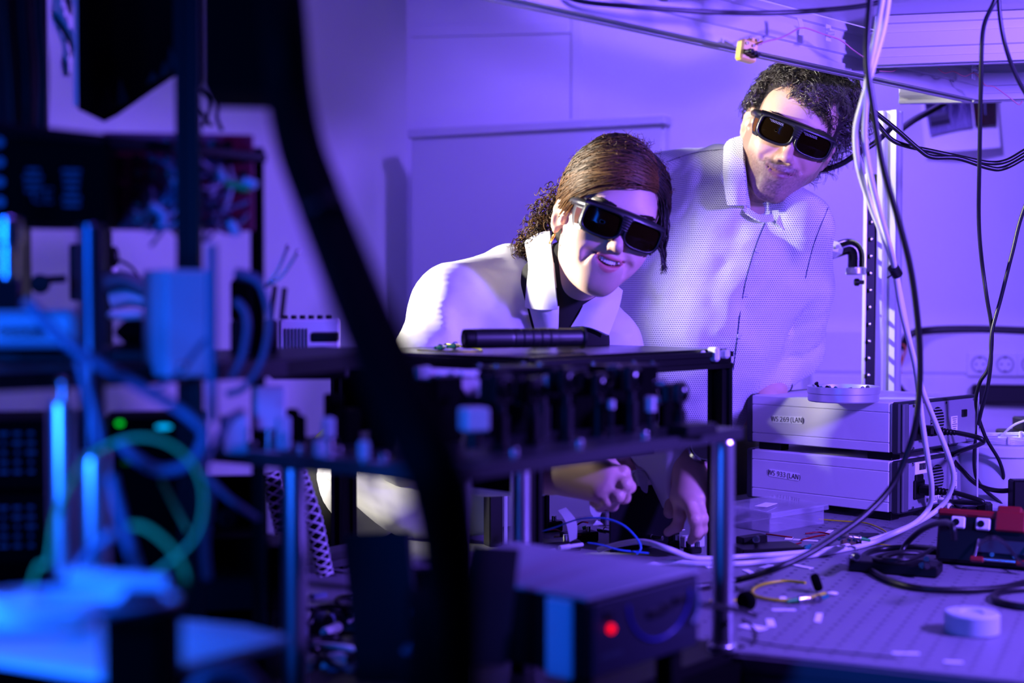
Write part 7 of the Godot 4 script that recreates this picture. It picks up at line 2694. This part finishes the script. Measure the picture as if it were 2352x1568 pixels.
	for q2 in [[455, 372, 505, 410], [520, 420, 575, 432], [560, 415, 590, 425], [345, 470, 385, 500], [500, 385, 515, 415], [370, 500, 380, 520], [528, 508, 546, 540]]:
		m = MB.new()
		m.cyl(P(q2[0], q2[1], 1.33), P(q2[2], q2[3], 1.33), 0.0042, 10, 0.001)
		single("coax_plug", "coaxial plug on the red connector board, %s" % {455: "pale one at the upper right", 520: "green one at the right", 560: "pale one at the far right edge", 345: "pale one at the lower left", 500: "pale one pointing down in the upper right", 370: "pale one at the bottom left", 528: "pale one at the bottom right"}[q2[0]], "plug", m, M.cable_paleblue if q2[0] != 520 else M.green, "plugs on the red panel")
	# dark slanting panel, crumpled film and cable bundle at the top left
	o = thing("black_sheet", "black sheet with a slanting torn lower edge hanging at the top left", "sheet", Transform3D(Basis(), P(290, 280, 1.5)))
	m = MB.new()
	m.extrude(PackedVector2Array([Vector2(px(-108, 1.5), px(340, 1.5)), Vector2(px(124, 1.5), px(340, 1.5)), Vector2(px(124, 1.5), px(112, 1.5)), Vector2(px(60, 1.5), px(70, 1.5)), Vector2(px(-20, 1.5), px(15, 1.5)), Vector2(px(-50, 1.5), px(0, 1.5)), Vector2(px(-108, 1.5), px(28, 1.5))]), Transform3D(Basis(), P(290, 280, 1.5)), 0.004)
	wpart(o, "sheet", m, M.black_matt)
	for q2 in [[235, 262, 225, 225], [250, 255, 244, 200], [282, 240, 272, 180], [350, 190, 345, 165], [378, 175, 372, 140], [396, 160, 396, 105]]:
		m = MB.new()
		m.extrude(PackedVector2Array([Vector2(-0.006, 0), Vector2(0.007, 0.002), Vector2(0.003, px(q2[1] - q2[3], 1.48))]), Transform3D(Basis(Vector3.BACK, 0.2), P(q2[0], q2[1], 1.485)), 0.001)
		wpart(o, "torn_flap", m, M.blue_black)
	var rows := []
	for i in 10:
		var row := []
		for j in 6:
			var w := 1.0 - 0.085 * i
			row.append(P(140 + (j - 2.5) * 13.0 * w + 14.0 * sin(i * 1.3) * 0.4 + i * 2.0, -50 + i * 25, 1.62 + 0.018 * ((i * 5 + j * 7) % 4) - 0.02))
		rows.append(row)
	m = MB.new()
	m.sheet(grid(rows, 2), 0.0012)
	single("plastic_film", "crumpled white plastic film hanging at the top left beside the black sheet", "film", m, M.white)
	m = MB.new()
	m.beam(P(176, 245, 1.55), P(178, -60, 1.55), 0.006, 0.004, 0.001, Vector3(0, 0, 1))
	single("light_strip", "pale upright strip along the left edge of the black sheet", "strip", m, M.alu_white)
	for i in 7:
		wire("dark_tube", "dark tube in the hanging bundle at the far top left, %s" % ["leftmost", "second from the left", "third from the left", "middle one", "third from the right", "second from the right", "rightmost"][i], [[6 + i * 14, -60, 1.3 + 0.02 * (i % 3)], [14 + i * 13, 60, 1.3 + 0.02 * (i % 3)], [22 + i * 13, 160, 1.3 + 0.02 * (i % 3)], [30 + i * 11, 292, 1.3 + 0.02 * (i % 3)]], 0.0048, M.blue_black if i % 2 else M.black, "dark tubes at the top left", "tube")
	for q2 in [[[462, 208, 1.5], [480, 230, 1.5], [478, 262, 1.5], [466, 290, 1.5]], [[486, 205, 1.5], [500, 240, 1.5], [498, 270, 1.5], [510, 300, 1.5]], [[458, 250, 1.52], [470, 268, 1.52], [486, 290, 1.52]]]:
		wire("dark_lead", "dark lead below the black box at the top, %s" % {462: "left one with the wide bend", 486: "right one", 458: "short one lowest on the left"}[q2[0][0]], q2, 0.0022, M.black, "leads below the black box")
	# between the shelves: boxes, hoses, cables
	o = thing("blue_lit_case", "tall pale case with its front lit blue standing on the lower shelf", "case", Transform3D(Basis(), P(430, 868, 1.24)))
	var ct := yaw_at(P(440, 742, 1.235), 33)
	m = MB.new()
	m.box(ct * Transform3D(Basis(), Vector3(-0.003, 0, -0.028)), Vector3(px(110, 1.235), px(246, 1.235), 0.062), 0.002)
	wpart(o, "case", m, M.alu_blue)
	m = MB.new()
	m.box(ct * Transform3D(Basis(), Vector3(-0.003, 0, 0.0035)), Vector3(px(106, 1.235), px(236, 1.235), 0.002), 0.001)
	wpart(o, "front_plate", m, M.alu_blue)
	block("small_white_box", "small pale box standing behind the left post", "box", 242, 588, 264, 642, 1.6, 0.03, M.white, 10)
	block("dark_device", "black rounded device lying on the lower shelf left of the blue-lit case", "device", 262, 735, 348, 790, 1.34, 0.06, M.black_matt, 10, 0.012)
	block("dark_device", "lower black device on the shelf under the rounded one", "device", 240, 792, 350, 862, 1.34, 0.06, M.black, 10, 0.006)
	block("pale_device", "pale low device on the shelf between post and blue-lit case", "device", 246, 712, 330, 734, 1.42, 0.06, M.white, 10, 0.004)
	wire("ribbed_hose", "grey ribbed hose lying on the devices behind the blue-lit case", [[240, 650, 1.5], [280, 645, 1.5], [320, 660, 1.5], [352, 684, 1.5]], 0.0105, M.case_mid, "", "hose")
	wire("ribbed_hose", "lower ribbed hose end behind the blue-lit case", [[256, 690, 1.5], [300, 682, 1.5], [350, 692, 1.5]], 0.0095, M.white, "", "hose")
	wire("thin_wire", "thin dark wire curling against the bright wall behind the left post", [[262, 592, 1.55], [300, 612, 1.55], [322, 640, 1.55], [350, 664, 1.55]], 0.0016, M.black)
	m = MB.new()
	m.ball(P(262, 590, 1.55), Vector3(0.006, 0.012, 0.006), 12)
	single("clip_plug", "black plug at the end of the thin dark wire", "plug", m, M.black)
	# left of the front post: pale instrument with lamps
	var pale := block("pale_instrument", "pale instrument with a row of sockets at the left edge of the lower shelf", "instrument", -60, 712, 170, 800, 1.28, 0.10, M.alu_blue, 8, 0.006)
	for i in 4:
		var mm := MB.new()
		mm.cyl(P(6 + i * 22, 762, 1.272), P(6 + i * 22, 762, 1.264), 0.0045, 12)
		wpart(pale, "socket", mm, M.steel)
	block("wall_pipe_box", "narrow dark box standing at the far left above the pale instrument", "box", 158, 560, 180, 690, 1.5, 0.03, M.blue_black, 0)
	m = MB.new()
	m.cyl(P(92, 652, 1.45), P(92, 652, 1.44), 0.010, 16, 0.001)
	m.cyl(P(96, 643, 1.46), P(150, 640, 1.46), 0.004, 10)
	single("pale_shaft", "black knob on a pale shaft at the far left", "shaft", m, M.black)
	m = MB.new()
	m.cyl(P(18, 560, 1.15), P(18, 500, 1.15), 0.011, 20, 0.001)
	m.cyl(P(18, 640, 1.15), P(18, 560, 1.15), 0.008, 20, 0.001)
	single("steel_cylinder", "shiny steel cylinder at the left edge under the rack instrument", "cylinder", m, M.steel)
	# dark backdrops added to fill the gaps towards the wall, and dark devices
	block("dark_backdrop", "broad dark backdrop added to fill the lower left rack behind the steel posts", "backdrop", -120, 975, 470, 1500, 1.62, 0.01, M.black_matt, 4)
	block("dark_backdrop", "narrow dark backdrop added between lower rack and breadboard post", "backdrop", 470, 1092, 612, 1430, 1.66, 0.01, M.black_matt, 4)
	block("dark_backdrop", "dark backdrop added behind the tube bundle at the top left corner", "backdrop", -120, -120, 104, 300, 1.62, 0.01, M.blue_black, 0)
	block("dark_device", "long dark device lying under the pale instrument at the left", "device", -80, 800, 236, 866, 1.36, 0.08, M.black, 6, 0.006)
	block("dark_device", "dark device with rounded top behind the blue-lit case", "device", 300, 760, 420, 866, 1.46, 0.06, M.black_matt, 6, 0.01)
	block("dark_device", "dark device under the vented instrument beside the thick hose", "device", 620, 832, 800, 872, 1.7, 0.08, M.black, 6, 0.004)
	block("dark_device", "narrow dark upright device behind the front post at the left", "device", 186, 520, 236, 800, 1.5, 0.04, M.black_matt, 0, 0.004)
	block("dark_device", "dark upright device at the left edge below the rack instrument", "device", -40, 516, 46, 716, 1.5, 0.04, M.blue_black, 0, 0.004)
	block("dark_device", "slim dark device right of the blue-lit case on the shelf", "device", 528, 640, 580, 740, 1.52, 0.04, M.black_matt, 0, 0.004)
	block("dark_unit", "dark unit low between the braided hoses and the breadboard's post", "unit", 600, 1240, 625, 1450, 1.6, 0.05, M.black_matt, 8)
	# antennas and vented instrument further back
	var vp := [[640, 728, 1.95], [772, 836, 1.95]]
	o = thing("vented_instrument", "pale instrument with a slotted vent and studs on top between rack and hose", "instrument", Transform3D(Basis(), P(706, 836, 1.95)))
	var vt := yaw_at(P(710, 784, 1.95), 6)
	m = MB.new()
	m.box(vt * Transform3D(Basis(), Vector3(0, 0, -0.05)), Vector3(px(136, 1.95), px(102, 1.95), 0.10), 0.003)
	wpart(o, "case", m, M.case)
	for i in 7:
		m = MB.new()
		m.box(vt * Transform3D(Basis(), Vector3(px(-54 + i * 8, 1.95), px(-8, 1.95), 0.0006)), Vector3(px(3.6, 1.95), px(76, 1.95), 0.001))
		wpart(o, "vent_slot", m, M.black)
	for i in 6:
		m = MB.new()
		m.cyl(vt * Vector3(px(-56 + i * 20, 1.95), px(51, 1.95), -0.02), vt * Vector3(px(-56 + i * 20, 1.95), px(60, 1.95), -0.02), 0.0042, 10, 0.001)
		wpart(o, "stud", m, M.black)
	block("black_adapter", "black adapter stack in front of the vented instrument", "adapter", 712, 764, 776, 786, 1.85, 0.05, M.black, 6)
	block("black_adapter", "lower black adapter in front of the vented instrument", "adapter", 712, 804, 776, 824, 1.85, 0.05, M.black, 6)
	for q2 in [[622, 742, 632, 655], [646, 735, 654, 660]]:
		m = MB.new()
		m.cyl(P(q2[0], q2[1], 1.6), P(q2[2], q2[3], 1.6), 0.0032, 10, 0.0006)
		single("antenna", "short black rod antenna upright %s" % ("at the left between rack and vent" if q2[0] < 640 else "at the right between rack and vent"), "antenna", m, M.black)
	for q2 in [[608, 660, 638, 620, 661, 566], [612, 658, 650, 630, 684, 578]]:
		m = MB.new()
		m.tube(smooth_path([P(q2[0], q2[1], 1.6), P(q2[2], q2[3], 1.6), P(q2[4], q2[5], 1.6)], 5), 0.0016, 8)
		m.ball(P(q2[4], q2[5], 1.6), Vector3(0.0028, 0.0028, 0.0028), 10)
		single("bare_wire", "thin bent wire with a bright tip, %s of two beside the right rack post" % ("upper" if q2[4] < 670 else "lower"), "wire", m, M.steel)
	block("dark_module", "dark module at the foot of the antennas", "module", 530, 735, 606, 862, 1.5, 0.05, M.blue_black, 10)
	block("dark_module", "dark upright module right of the rack's right post", "module", 606, 735, 640, 850, 1.55, 0.05, M.blue_black, 10)
	# blue cables in loops at the right rack post
	wire("blue_cable", "pale blue cable arching down beside the right rack post", [[545, 630, 1.3], [590, 645, 1.3], [612, 690, 1.3], [618, 750, 1.3], [600, 830, 1.3], [560, 890, 1.3], [520, 905, 1.3]], 0.0032, M.cable_blue)
	wire("blue_cable", "second pale blue cable in the inner loop at the right rack post", [[540, 690, 1.28], [560, 710, 1.28], [568, 750, 1.28], [556, 820, 1.28], [530, 870, 1.28]], 0.0034, M.cable_blue)
	wire("blue_cable", "pale blue cable bundle crossing the right rack post", [[540, 628, 1.33], [575, 636, 1.33], [604, 650, 1.33]], 0.0055, M.cable_blue)
	wire("blue_cable", "vertical blue cable in front of the blue-lit case", [[486, 560, 1.12], [487, 700, 1.12], [486, 840, 1.12], [487, 970, 1.12]], 0.0042, M.cable_blue)
	wire("blue_cable", "thick pale blue cable descending diagonally across the left foreground", [[60, 690, 1.05], [90, 722, 1.05], [125, 762, 1.05], [180, 806, 1.05], [250, 848, 1.06], [330, 892, 1.07], [400, 932, 1.08], [448, 968, 1.08], [470, 1000, 1.08], [440, 1060, 1.08], [370, 1080, 1.08], [310, 1050, 1.08], [270, 1010, 1.08]], 0.0044, M.cable_blue)
	wire("blue_cable", "pale blue cable dropping from the front post to the steel posts", [[184, 826, 1.02], [200, 890, 1.02], [218, 960, 1.02], [230, 1020, 1.02]], 0.0036, M.cable_blue)
	wire("blue_cable", "pale blue cable falling steeply right of the second steel post", [[254, 1090, 1.0], [268, 1150, 1.0], [284, 1210, 1.0], [306, 1280, 1.0], [326, 1350, 1.0]], 0.0042, M.cable_blue)
	wire("blue_cable", "faint blue cable from the loop down to the breadboard post", [[470, 1090, 1.2], [520, 1140, 1.2], [560, 1170, 1.2], [590, 1190, 1.22]], 0.0030, M.cable_blue)
	wire("blue_cable", "upright blue cable in the dark gap left of the breadboard post", [[485, 1120, 1.15], [475, 1190, 1.15], [470, 1250, 1.15], [476, 1330, 1.15]], 0.0040, M.cable_blue)
	wire("blue_cable", "blue cable curving up to the pale box on the breadboard", [[460, 1090, 1.15], [500, 1010, 1.18], [530, 960, 1.2], [556, 945, 1.22]], 0.0032, M.cable_blue)
	wire("blue_cable", "blue cable with a shiny tip slanting below the blue-lit case", [[340, 912, 1.15], [380, 880, 1.15], [420, 845, 1.15], [470, 780, 1.16]], 0.0020, M.cable_blue)
	m = MB.new()
	m.ball(P(420, 842, 1.14), Vector3(0.0042, 0.0042, 0.0042), 12)
	single("shiny_tip", "small shiny ball tip at the bend of the slanting blue cable", "connector", m, M.steel)
	# bright steel posts and rod at the lower left
	post("steel_post", "tall shiny steel post at the lower left with a pin on top", 144, 920, 1345, 1.10, 0.0098, M.steel_post, "")
	m = MB.new()
	m.cyl(P(144, 920, 1.10), P(144, 880, 1.10), 0.0032, 12)
	m.ball(P(144, 880, 1.10), Vector3(0.0046, 0.0046, 0.0046), 14)
	single("post_pin", "thin pin with a ball head on top of the tall steel post", "pin", m, M.steel)
	post("steel_post", "shorter shiny steel post right of the tall one at the lower left", 220, 1040, 1330, 1.02, 0.0102, M.steel_post, "")
	m = MB.new()
	m.cyl(P(160, 1325, 0.92), P(388, 1345, 0.92), 0.0068, 20, 0.001)
	single("steel_rod", "pale horizontal rod lying at the lower left in front of the posts", "rod", m, M.alu_blue)
	# green fibres
	wire("green_fibre", "green glowing fibre in a wide loop at the lower left", [[66, 1366, 0.95], [88, 1300, 0.96], [112, 1288, 0.96], [128, 1190, 0.97], [160, 1110, 0.98], [214, 1042, 1.0], [300, 1006, 1.0], [372, 1012, 1.0], [430, 1050, 1.0], [464, 1110, 1.0], [466, 1180, 1.0], [446, 1236, 1.0], [398, 1284, 1.0], [346, 1322, 1.0]], 0.0015, M.fibre_green, "", "fibre")
	wire("green_fibre", "smaller arc of green fibre in front of the wide loop", [[298, 1206, 0.94], [336, 1212, 0.94], [380, 1244, 0.94], [412, 1284, 0.94], [428, 1330, 0.94], [420, 1370, 0.94], [404, 1400, 0.94]], 0.0018, M.fibre_green, "", "fibre")
	wire("green_fibre", "straight dark green fibre slanting between the loop's ends", [[370, 1100, 1.1], [400, 1160, 1.1], [432, 1218, 1.1]], 0.0016, M.fibre_green, "", "fibre")
	wire("blue_cable", "blue cable bending from the second post down to the rod", [[262, 1222, 0.96], [220, 1256, 0.96], [180, 1304, 0.96], [166, 1340, 0.96]], 0.0040, M.cable_blue)
	for q2 in [[275, 972, 16, "green"], [376, 980, 34, "cyan"], [290, 1062, 22, "dim green"]]:
		m = MB.new()
		m.ball(P(q2[0], q2[1], 1.25), Vector3(px(q2[2], 1.25) * 0.55, px(9, 1.25) * 0.6, 0.003), 14)
		single("indicator_lamp", "small %s indicator lamp glowing among the cables at the lower left" % q2[3], "indicator lamp", m, [M.glow_green, M.glow_cyan, M.glow_dim][[275, 376, 290].find(q2[0])])
	# dark rack units with faint lettering at the left edge
	for k in 2:
		o = thing("rack_unit", "%s dark rack unit with pale print at the left edge behind the steel posts" % ("upper" if k == 0 else "lower"), "rack unit", Transform3D(Basis(), P(60, 1125 + k * 175, 1.35)))
		var rt := yaw_at(P(40, 1045 + k * 170, 1.35), 10)
		m = MB.new()
		m.box(rt * Transform3D(Basis(), Vector3(0, 0, -0.06)), Vector3(px(330, 1.35), px(160, 1.35), 0.12), 0.002)
		wpart(o, "case", m, M.black_matt)
		for r in 5:
			for c in 4:
				m = MB.new()
				m.box(rt * Transform3D(Basis(), Vector3(px(-60 + c * 30, 1.35), px(50 - r * 22, 1.35), 0.0008)), Vector3(px(8 + ((r * 5 + c * 3) % 4) * 4, 1.35), px(6, 1.35), 0.0005))
				wpart(o, "print", m, M.print_blue)
	# bench board that the left things stand on, dark units below
	block("dark_unit", "wide dark unit under the lower shelf at the left", "unit", 240, 960, 470, 1300, 1.42, 0.1, M.black_matt, 12)
	var slotted := block("dark_unit", "dark unit with two slots beside the breadboard's left post", "unit", 620, 1252, 700, 1405, 1.5, 0.08, M.blue_black, 14)
	for k in 4:
		m = MB.new()
		m.box(yaw_at(P(646, 1268 + [0, 12, 54, 66][k], 1.498), 14), Vector3(px(38, 1.5), px(6, 1.5), 0.003))
		wpart(slotted, "slot", m, M.black_matt)
	block("dark_unit", "broad dark blue unit behind the breadboard's left post", "unit", 420, 1235, 600, 1405, 1.55, 0.08, M.blue_black, 12)
	m = MB.new()
	m.cyl(P(522, 1190, 1.45), P(522, 1190, 1.42), 0.010, 18, 0.001)
	m.cyl(P(522, 1190, 1.42), P(522, 1190, 1.40), 0.006, 14, 0.001)
	single("round_port", "round port with a bright rim in the dark left of the breadboard's post", "port", m, M.steel_dark)
	# coil and bright plates at the bottom left
	for k in 4:
		var pts := []
		for i in 25:
			var a := TAU * i / 24.0
			pts.append(P(190 + cos(a) * (215 - k * 10), 1376 + k * 4 + sin(a) * (20 - k * 2), 0.80 + sin(a) * -0.05))
		m = MB.new()
		m.tube(smooth_path(pts, 3), 0.0024, 8)
		single("cable_ring", "flat ring of pale cable lying at the bottom left, %s of four" % ["lowest", "second", "third", "innermost"][k], "cable", m, M.cable_paleblue)
	o = thing("white_case", "rounded white case at the bottom left corner under the cable ring, brightly lit", "case", Transform3D(Basis(), P(100, 1440, 0.80)))
	m = MB.new()
	m.box(yaw_at(P(90, 1418, 0.80), 6), Vector3(px(270, 0.80), px(46, 0.80), 0.05), 0.006)
	wpart(o, "case", m, M.white)
	m = MB.new()
	m.box(yaw_at(P(30, 1384, 0.83), 6), Vector3(px(110, 0.8), px(34, 0.8), 0.03), 0.006)
	wpart(o, "cap", m, M.white)
	# violet-topped boards and the black block at the bottom
	o = thing("metal_plate", "flat grey metal plate with a violet sheen at the bottom left", "plate", Transform3D(Basis(), P(330, 1480, 0.92)))
	var yb := P(640, 1462, 1.02).y
	m = MB.new()
	flat_poly(m, [PY(-60, 1500, yb), PY(230, 1545, yb), PY(400, 1532, yb), PY(664, 1462, yb), PY(560, 1436, yb), PY(400, 1420, yb), PY(150, 1418, yb), PY(-60, 1440, yb)], yb - 0.006, 0.006)
	wpart(o, "plate", m, M.plate_light)
	for q2 in [[440, 1505], [600, 1460], [150, 1500]]:
		m = MB.new()
		var p := PY(q2[0], q2[1], yb - 0.006)
		m.cyl(Vector3(p.x, TOP - 0.01, p.z), p, 0.009, 16)
		wpart(o, "leg", m, M.steel_dark)
	block("black_block", "black block in front of the metal plate at the bottom left", "block", 232, 1398, 380, 1640, 0.78, 0.06, M.black_matt, 4, 0.004)
	block("black_block", "black block at the bottom where the thick hose ends", "block", 955, 1385, 1090, 1640, 0.92, 0.06, M.black_matt, 10, 0.004)
	wire("dark_lead", "dark blue lead arching at the bottom edge right of the metal plate", [[430, 1640, 0.9], [460, 1568, 0.9], [500, 1545, 0.9], [560, 1550, 0.9], [600, 1600, 0.9]], 0.006, M.cable_blue)
	# dark acrylic plates left and right of the hose
	m = MB.new()
	m.beam(P(808, 1395, 1.35), P(955, 1395, 1.30), 0.006, px(340, 1.33), 0.001)
	single("acrylic_sheet", "dark teal acrylic sheet standing left of the thick hose's lower end", "sheet", m, M.plate_teal)
	m = MB.new()
	m.beam(P(1086, 1390, 1.22), P(1175, 1392, 1.26), 0.006, px(270, 1.24), 0.001)
	single("acrylic_sheet", "dark teal acrylic sheet standing right of the thick hose's lower end", "sheet", m, M.plate_teal)
	wire("blue_cable", "short blue cable bent at the plate left of the hose", [[940, 1400, 1.2], [962, 1420, 1.2], [958, 1460, 1.2], [930, 1500, 1.2]], 0.004, M.cable_blue)
	# braided hoses, perforated strap and loose profile in the middle distance
	for k in 2:
		var hq := [[686, 1085, 1.92], [700, 1130, 1.92], [722, 1200, 1.92], [736, 1270, 1.92], [746, 1320, 1.92]] if k == 0 else [[622, 1085, 1.95], [634, 1150, 1.95], [648, 1210, 1.95], [652, 1245, 1.95]]
		var pts := []
		for p in hq:
			pts.append(P(p[0], p[1], p[2]))
		o = thing("braided_hose", "braided violet hose %s" % ("dropping beside the hanging shirt tail" if k == 0 else "further left, partly behind the dark unit"), "hose", Transform3D(Basis(), pts[4 if k == 0 else 3]))
		m = MB.new()
		m.tube(smooth_path(pts, 6), 0.0105, 16)
		wpart(o, "core", m, M.blue_black)
		var sp := smooth_path(pts, 20)
		for s in 6:
			var hel := PackedVector3Array()
			for i in sp.size():
				var z := (sp[mini(i + 1, sp.size() - 1)] - sp[maxi(i - 1, 0)]).normalized()
				var bz := frame_z(z, Vector3.RIGHT)
				var a := TAU * s / 3.0 + i * 0.35 * (1.0 if s < 3 else -1.0)
				hel.append(sp[i] + (bz.x * cos(a) + bz.y * sin(a)) * 0.0112)
			m = MB.new()
			m.tube(hel, 0.0012, 5)
			wpart(o, "braid", m, M.case)
	o = thing("perforated_strap", "pale metal strap with a round hole standing between the braided hoses", "strap", Transform3D(Basis(), P(686, 1262, 2.0)))
	m = MB.new()
	m.extrude(PackedVector2Array([Vector2(-0.016, 0), Vector2(0.016, 0), Vector2(0.010, 0.11), Vector2(-0.010, 0.11)]), Transform3D(Basis(), P(686, 1268, 2.0)), 0.003)
	wpart(o, "strap", m, M.alu_white)
	m = MB.new()
	m.lathe(Transform3D(Basis(Vector3.RIGHT, PI / 2), P(686, 1222, 1.996)), [Vector2(0.0055, 0), Vector2(0.0075, 0.0), Vector2(0.0075, 0.0025), Vector2(0.0055, 0.0025), Vector2(0.0050, 0.001), Vector2(0, 0.001)], 18)
	wpart(o, "ring", m, M.case_dark)
	o = thing("loose_profile", "white grooved aluminium profile lying at the table's left end", "profile", Transform3D(Basis(), P(780, 1300, 2.05)))
	profile(o, P(700, 1292, 2.10), P(870, 1258, 2.02), 0.03, 0.03, M.alu_white)
	clutter()
	bench_instrument()

func clutter() -> void:
	# a scatter of small parts on the side table between the racks
	var g := RandomNumberGenerator.new()
	g.seed = 21
	var kinds := ["small_block", "short_tube", "bent_lead"]
	var mats := [M.white, M.black, M.case, M.black, M.blue_black, M.alu_white, M.cable_blue]
	for i in 42:
		var d := g.randf_range(1.45, 1.9)
		var x := g.randf_range(690, 960)
		var p := P(x, PYpix(x, d, TOP + 0.0), d)
		p.y = TOP - 0.01
		var m := MB.new()
		var nm: String = kinds[i % 3]
		var where: String = "far" if d > 1.7 else "near"
		if i % 3 == 0:
			m.box(yaw_at(p + Vector3(0, 0.008, 0), g.randf_range(0, 90)), Vector3(g.randf_range(0.015, 0.04), 0.016, g.randf_range(0.012, 0.03)), 0.002)
			single(nm, "small loose block among the clutter between the racks, on its %s side" % where, "block", m, mats[i % 7], "loose blocks between the racks")
		elif i % 3 == 1:
			var a := g.randf() * TAU
			m.cyl(p + Vector3(0, 0.007, 0), p + Vector3(cos(a) * 0.035, 0.007, sin(a) * 0.035), 0.0065, 12, 0.001)
			single(nm, "short loose tube among the clutter between the racks, on its %s side" % where, "tube", m, mats[(i + 2) % 7], "loose tubes between the racks")
		else:
			var a := g.randf() * TAU
			m.tube(smooth_path([p + Vector3(0, 0.004, 0), p + Vector3(cos(a) * 0.03, 0.02, sin(a) * 0.03), p + Vector3(cos(a + 0.8) * 0.07, 0.016, sin(a + 0.8) * 0.07), p + Vector3(cos(a + 1.2) * 0.09, 0.004, sin(a + 1.2) * 0.09)], 5), 0.0032, 8)
			single(nm, "bent loose lead among the clutter between the racks, on its %s side" % where, "cable", m, mats[(i + 4) % 7], "loose leads between the racks")

func bench_instrument() -> void:
	# black instrument with a violet-lit lid and a red lamp at the bottom centre
	var c0 := P(1348, 1374, 1.25)
	var c1 := P(1606, 1312, 1.382)
	c1.y = c0.y
	var x := (c1 - c0).normalized()
	var z := x.cross(Vector3.UP)
	var L := c0.distance_to(c1)
	var h := 0.075
	var dp := 0.235
	var o := thing("bench_instrument", "dark instrument with a pale lid and a glowing red lamp at the bottom centre", "instrument", Transform3D(Basis(x, Vector3.UP, z), c0 - Vector3(0, h, 0)))
	var m := MB.new()
	m.bx(Vector3(L * 0.5, h * 0.5, -dp * 0.5), Vector3(L - 0.004, h - 0.004, dp - 0.004), 0.002)
	part(o, "case", m, M.black)
	m = MB.new()
	m.bx(Vector3(L * 0.5, h - 0.001, -dp * 0.5), Vector3(L + 0.002, 0.003, dp + 0.002), 0.001)
	part(o, "lid", m, M.case_lid)
	m = MB.new()
	m.bx(Vector3(L * 0.5, h * 0.5 - 0.001, 0.001), Vector3(L - 0.012, h - 0.008, 0.004), 0.001)
	var fp := part(o, "front_panel", m, M.front_blue)
	m = MB.new()
	m.bx(Vector3(-0.001, h * 0.5 - 0.002, -0.030), Vector3(0.006, h - 0.004, 0.030), 0.002)
	part(o, "corner_bar", m, M.alu_blue, "pale corner bar lit blue")
	m = MB.new()
	m.bx(Vector3(0.002, h * 0.5 - 0.002, -0.004), Vector3(0.010, h - 0.004, 0.010), 0.003)
	part(o, "corner_bar", m, M.black)
	m = MB.new()
	m.lathe(Transform3D(Basis(Vector3.RIGHT, PI / 2), Vector3(L * 0.17, h * 0.58, 0.003)), [Vector2(0.0040, 0), Vector2(0.0040, 0.002), Vector2(0.0028, 0.0035), Vector2(0, 0.004)], 18)
	part(o, "red_lamp", m, M.glow_red)
	m = MB.new()
	m.bx(Vector3(L * 0.15, h * 0.74, 0.004), Vector3(0.010, 0.008, 0.004), 0.001)
	part(o, "switch", m, M.black)
	var ring := []
	for i in 25:
		var a := PI + PI * i / 24.0
		ring.append(Vector3(L * 0.60 + cos(a) * L * 0.28, h * 0.80 + sin(a) * h * 0.52, 0.004))
	m = MB.new()
	m.tube(PackedVector3Array(ring), 0.0012, 6)
	part(fp, "arc_line", m, M.blue_plastic)
	for q in [[0.56, 0.62, 0.05], [0.66, 0.66, 0.03], [0.78, 0.7, 0.04]]:
		m = MB.new()
		m.bx(Vector3(L * q[0], h * q[1], 0.004), Vector3(q[2] * 0.5, 0.007, 0.004), 0.001)
		part(fp, "socket", m, M.black)
	m = MB.new()
	for k in 7:
		m.bx(Vector3(L * (0.10 + 0.026 * k), h * 0.26, 0.0034), Vector3(0.0026, 0.0042, 0.0006))
	part(fp, "lettering", m, M.print_blue)
	m = MB.new()
	for k in 5:
		m.bx(Vector3(L * (0.74 + 0.026 * k), h * 0.30, 0.0034), Vector3(0.0026, 0.0030, 0.0006))
	part(fp, "lettering", m, M.print_blue)
	for q in [[0.1, 0.1], [0.9, 0.1], [0.1, 0.9], [0.9, 0.9]]:
		m = MB.new()
		m.bx(Vector3(L * q[0], -0.034, -dp * q[1]), Vector3(0.02, 0.068, 0.02), 0.002)
		part(o, "foot", m, M.black)
	m = MB.new()
	m.bx(Vector3(L * 0.22, h + 0.006, -dp * 0.93), Vector3(0.03, 0.012, 0.004), 0.002)
	part(o, "rear_tab", m, M.case_lid)
	wire("dark_lead", "dark lead hanging from the right corner of the bench instrument", [[1588, 1300, 1.4], [1600, 1340, 1.38], [1602, 1400, 1.37], [1590, 1430, 1.36]], 0.0022, M.cable_blue)
	wire("dark_lead", "dark lead running from the bench instrument to the right rack post", [[1590, 1384, 1.4], [1640, 1392, 1.45], [1700, 1402, 1.55], [1735, 1412, 1.65]], 0.0030, M.black)
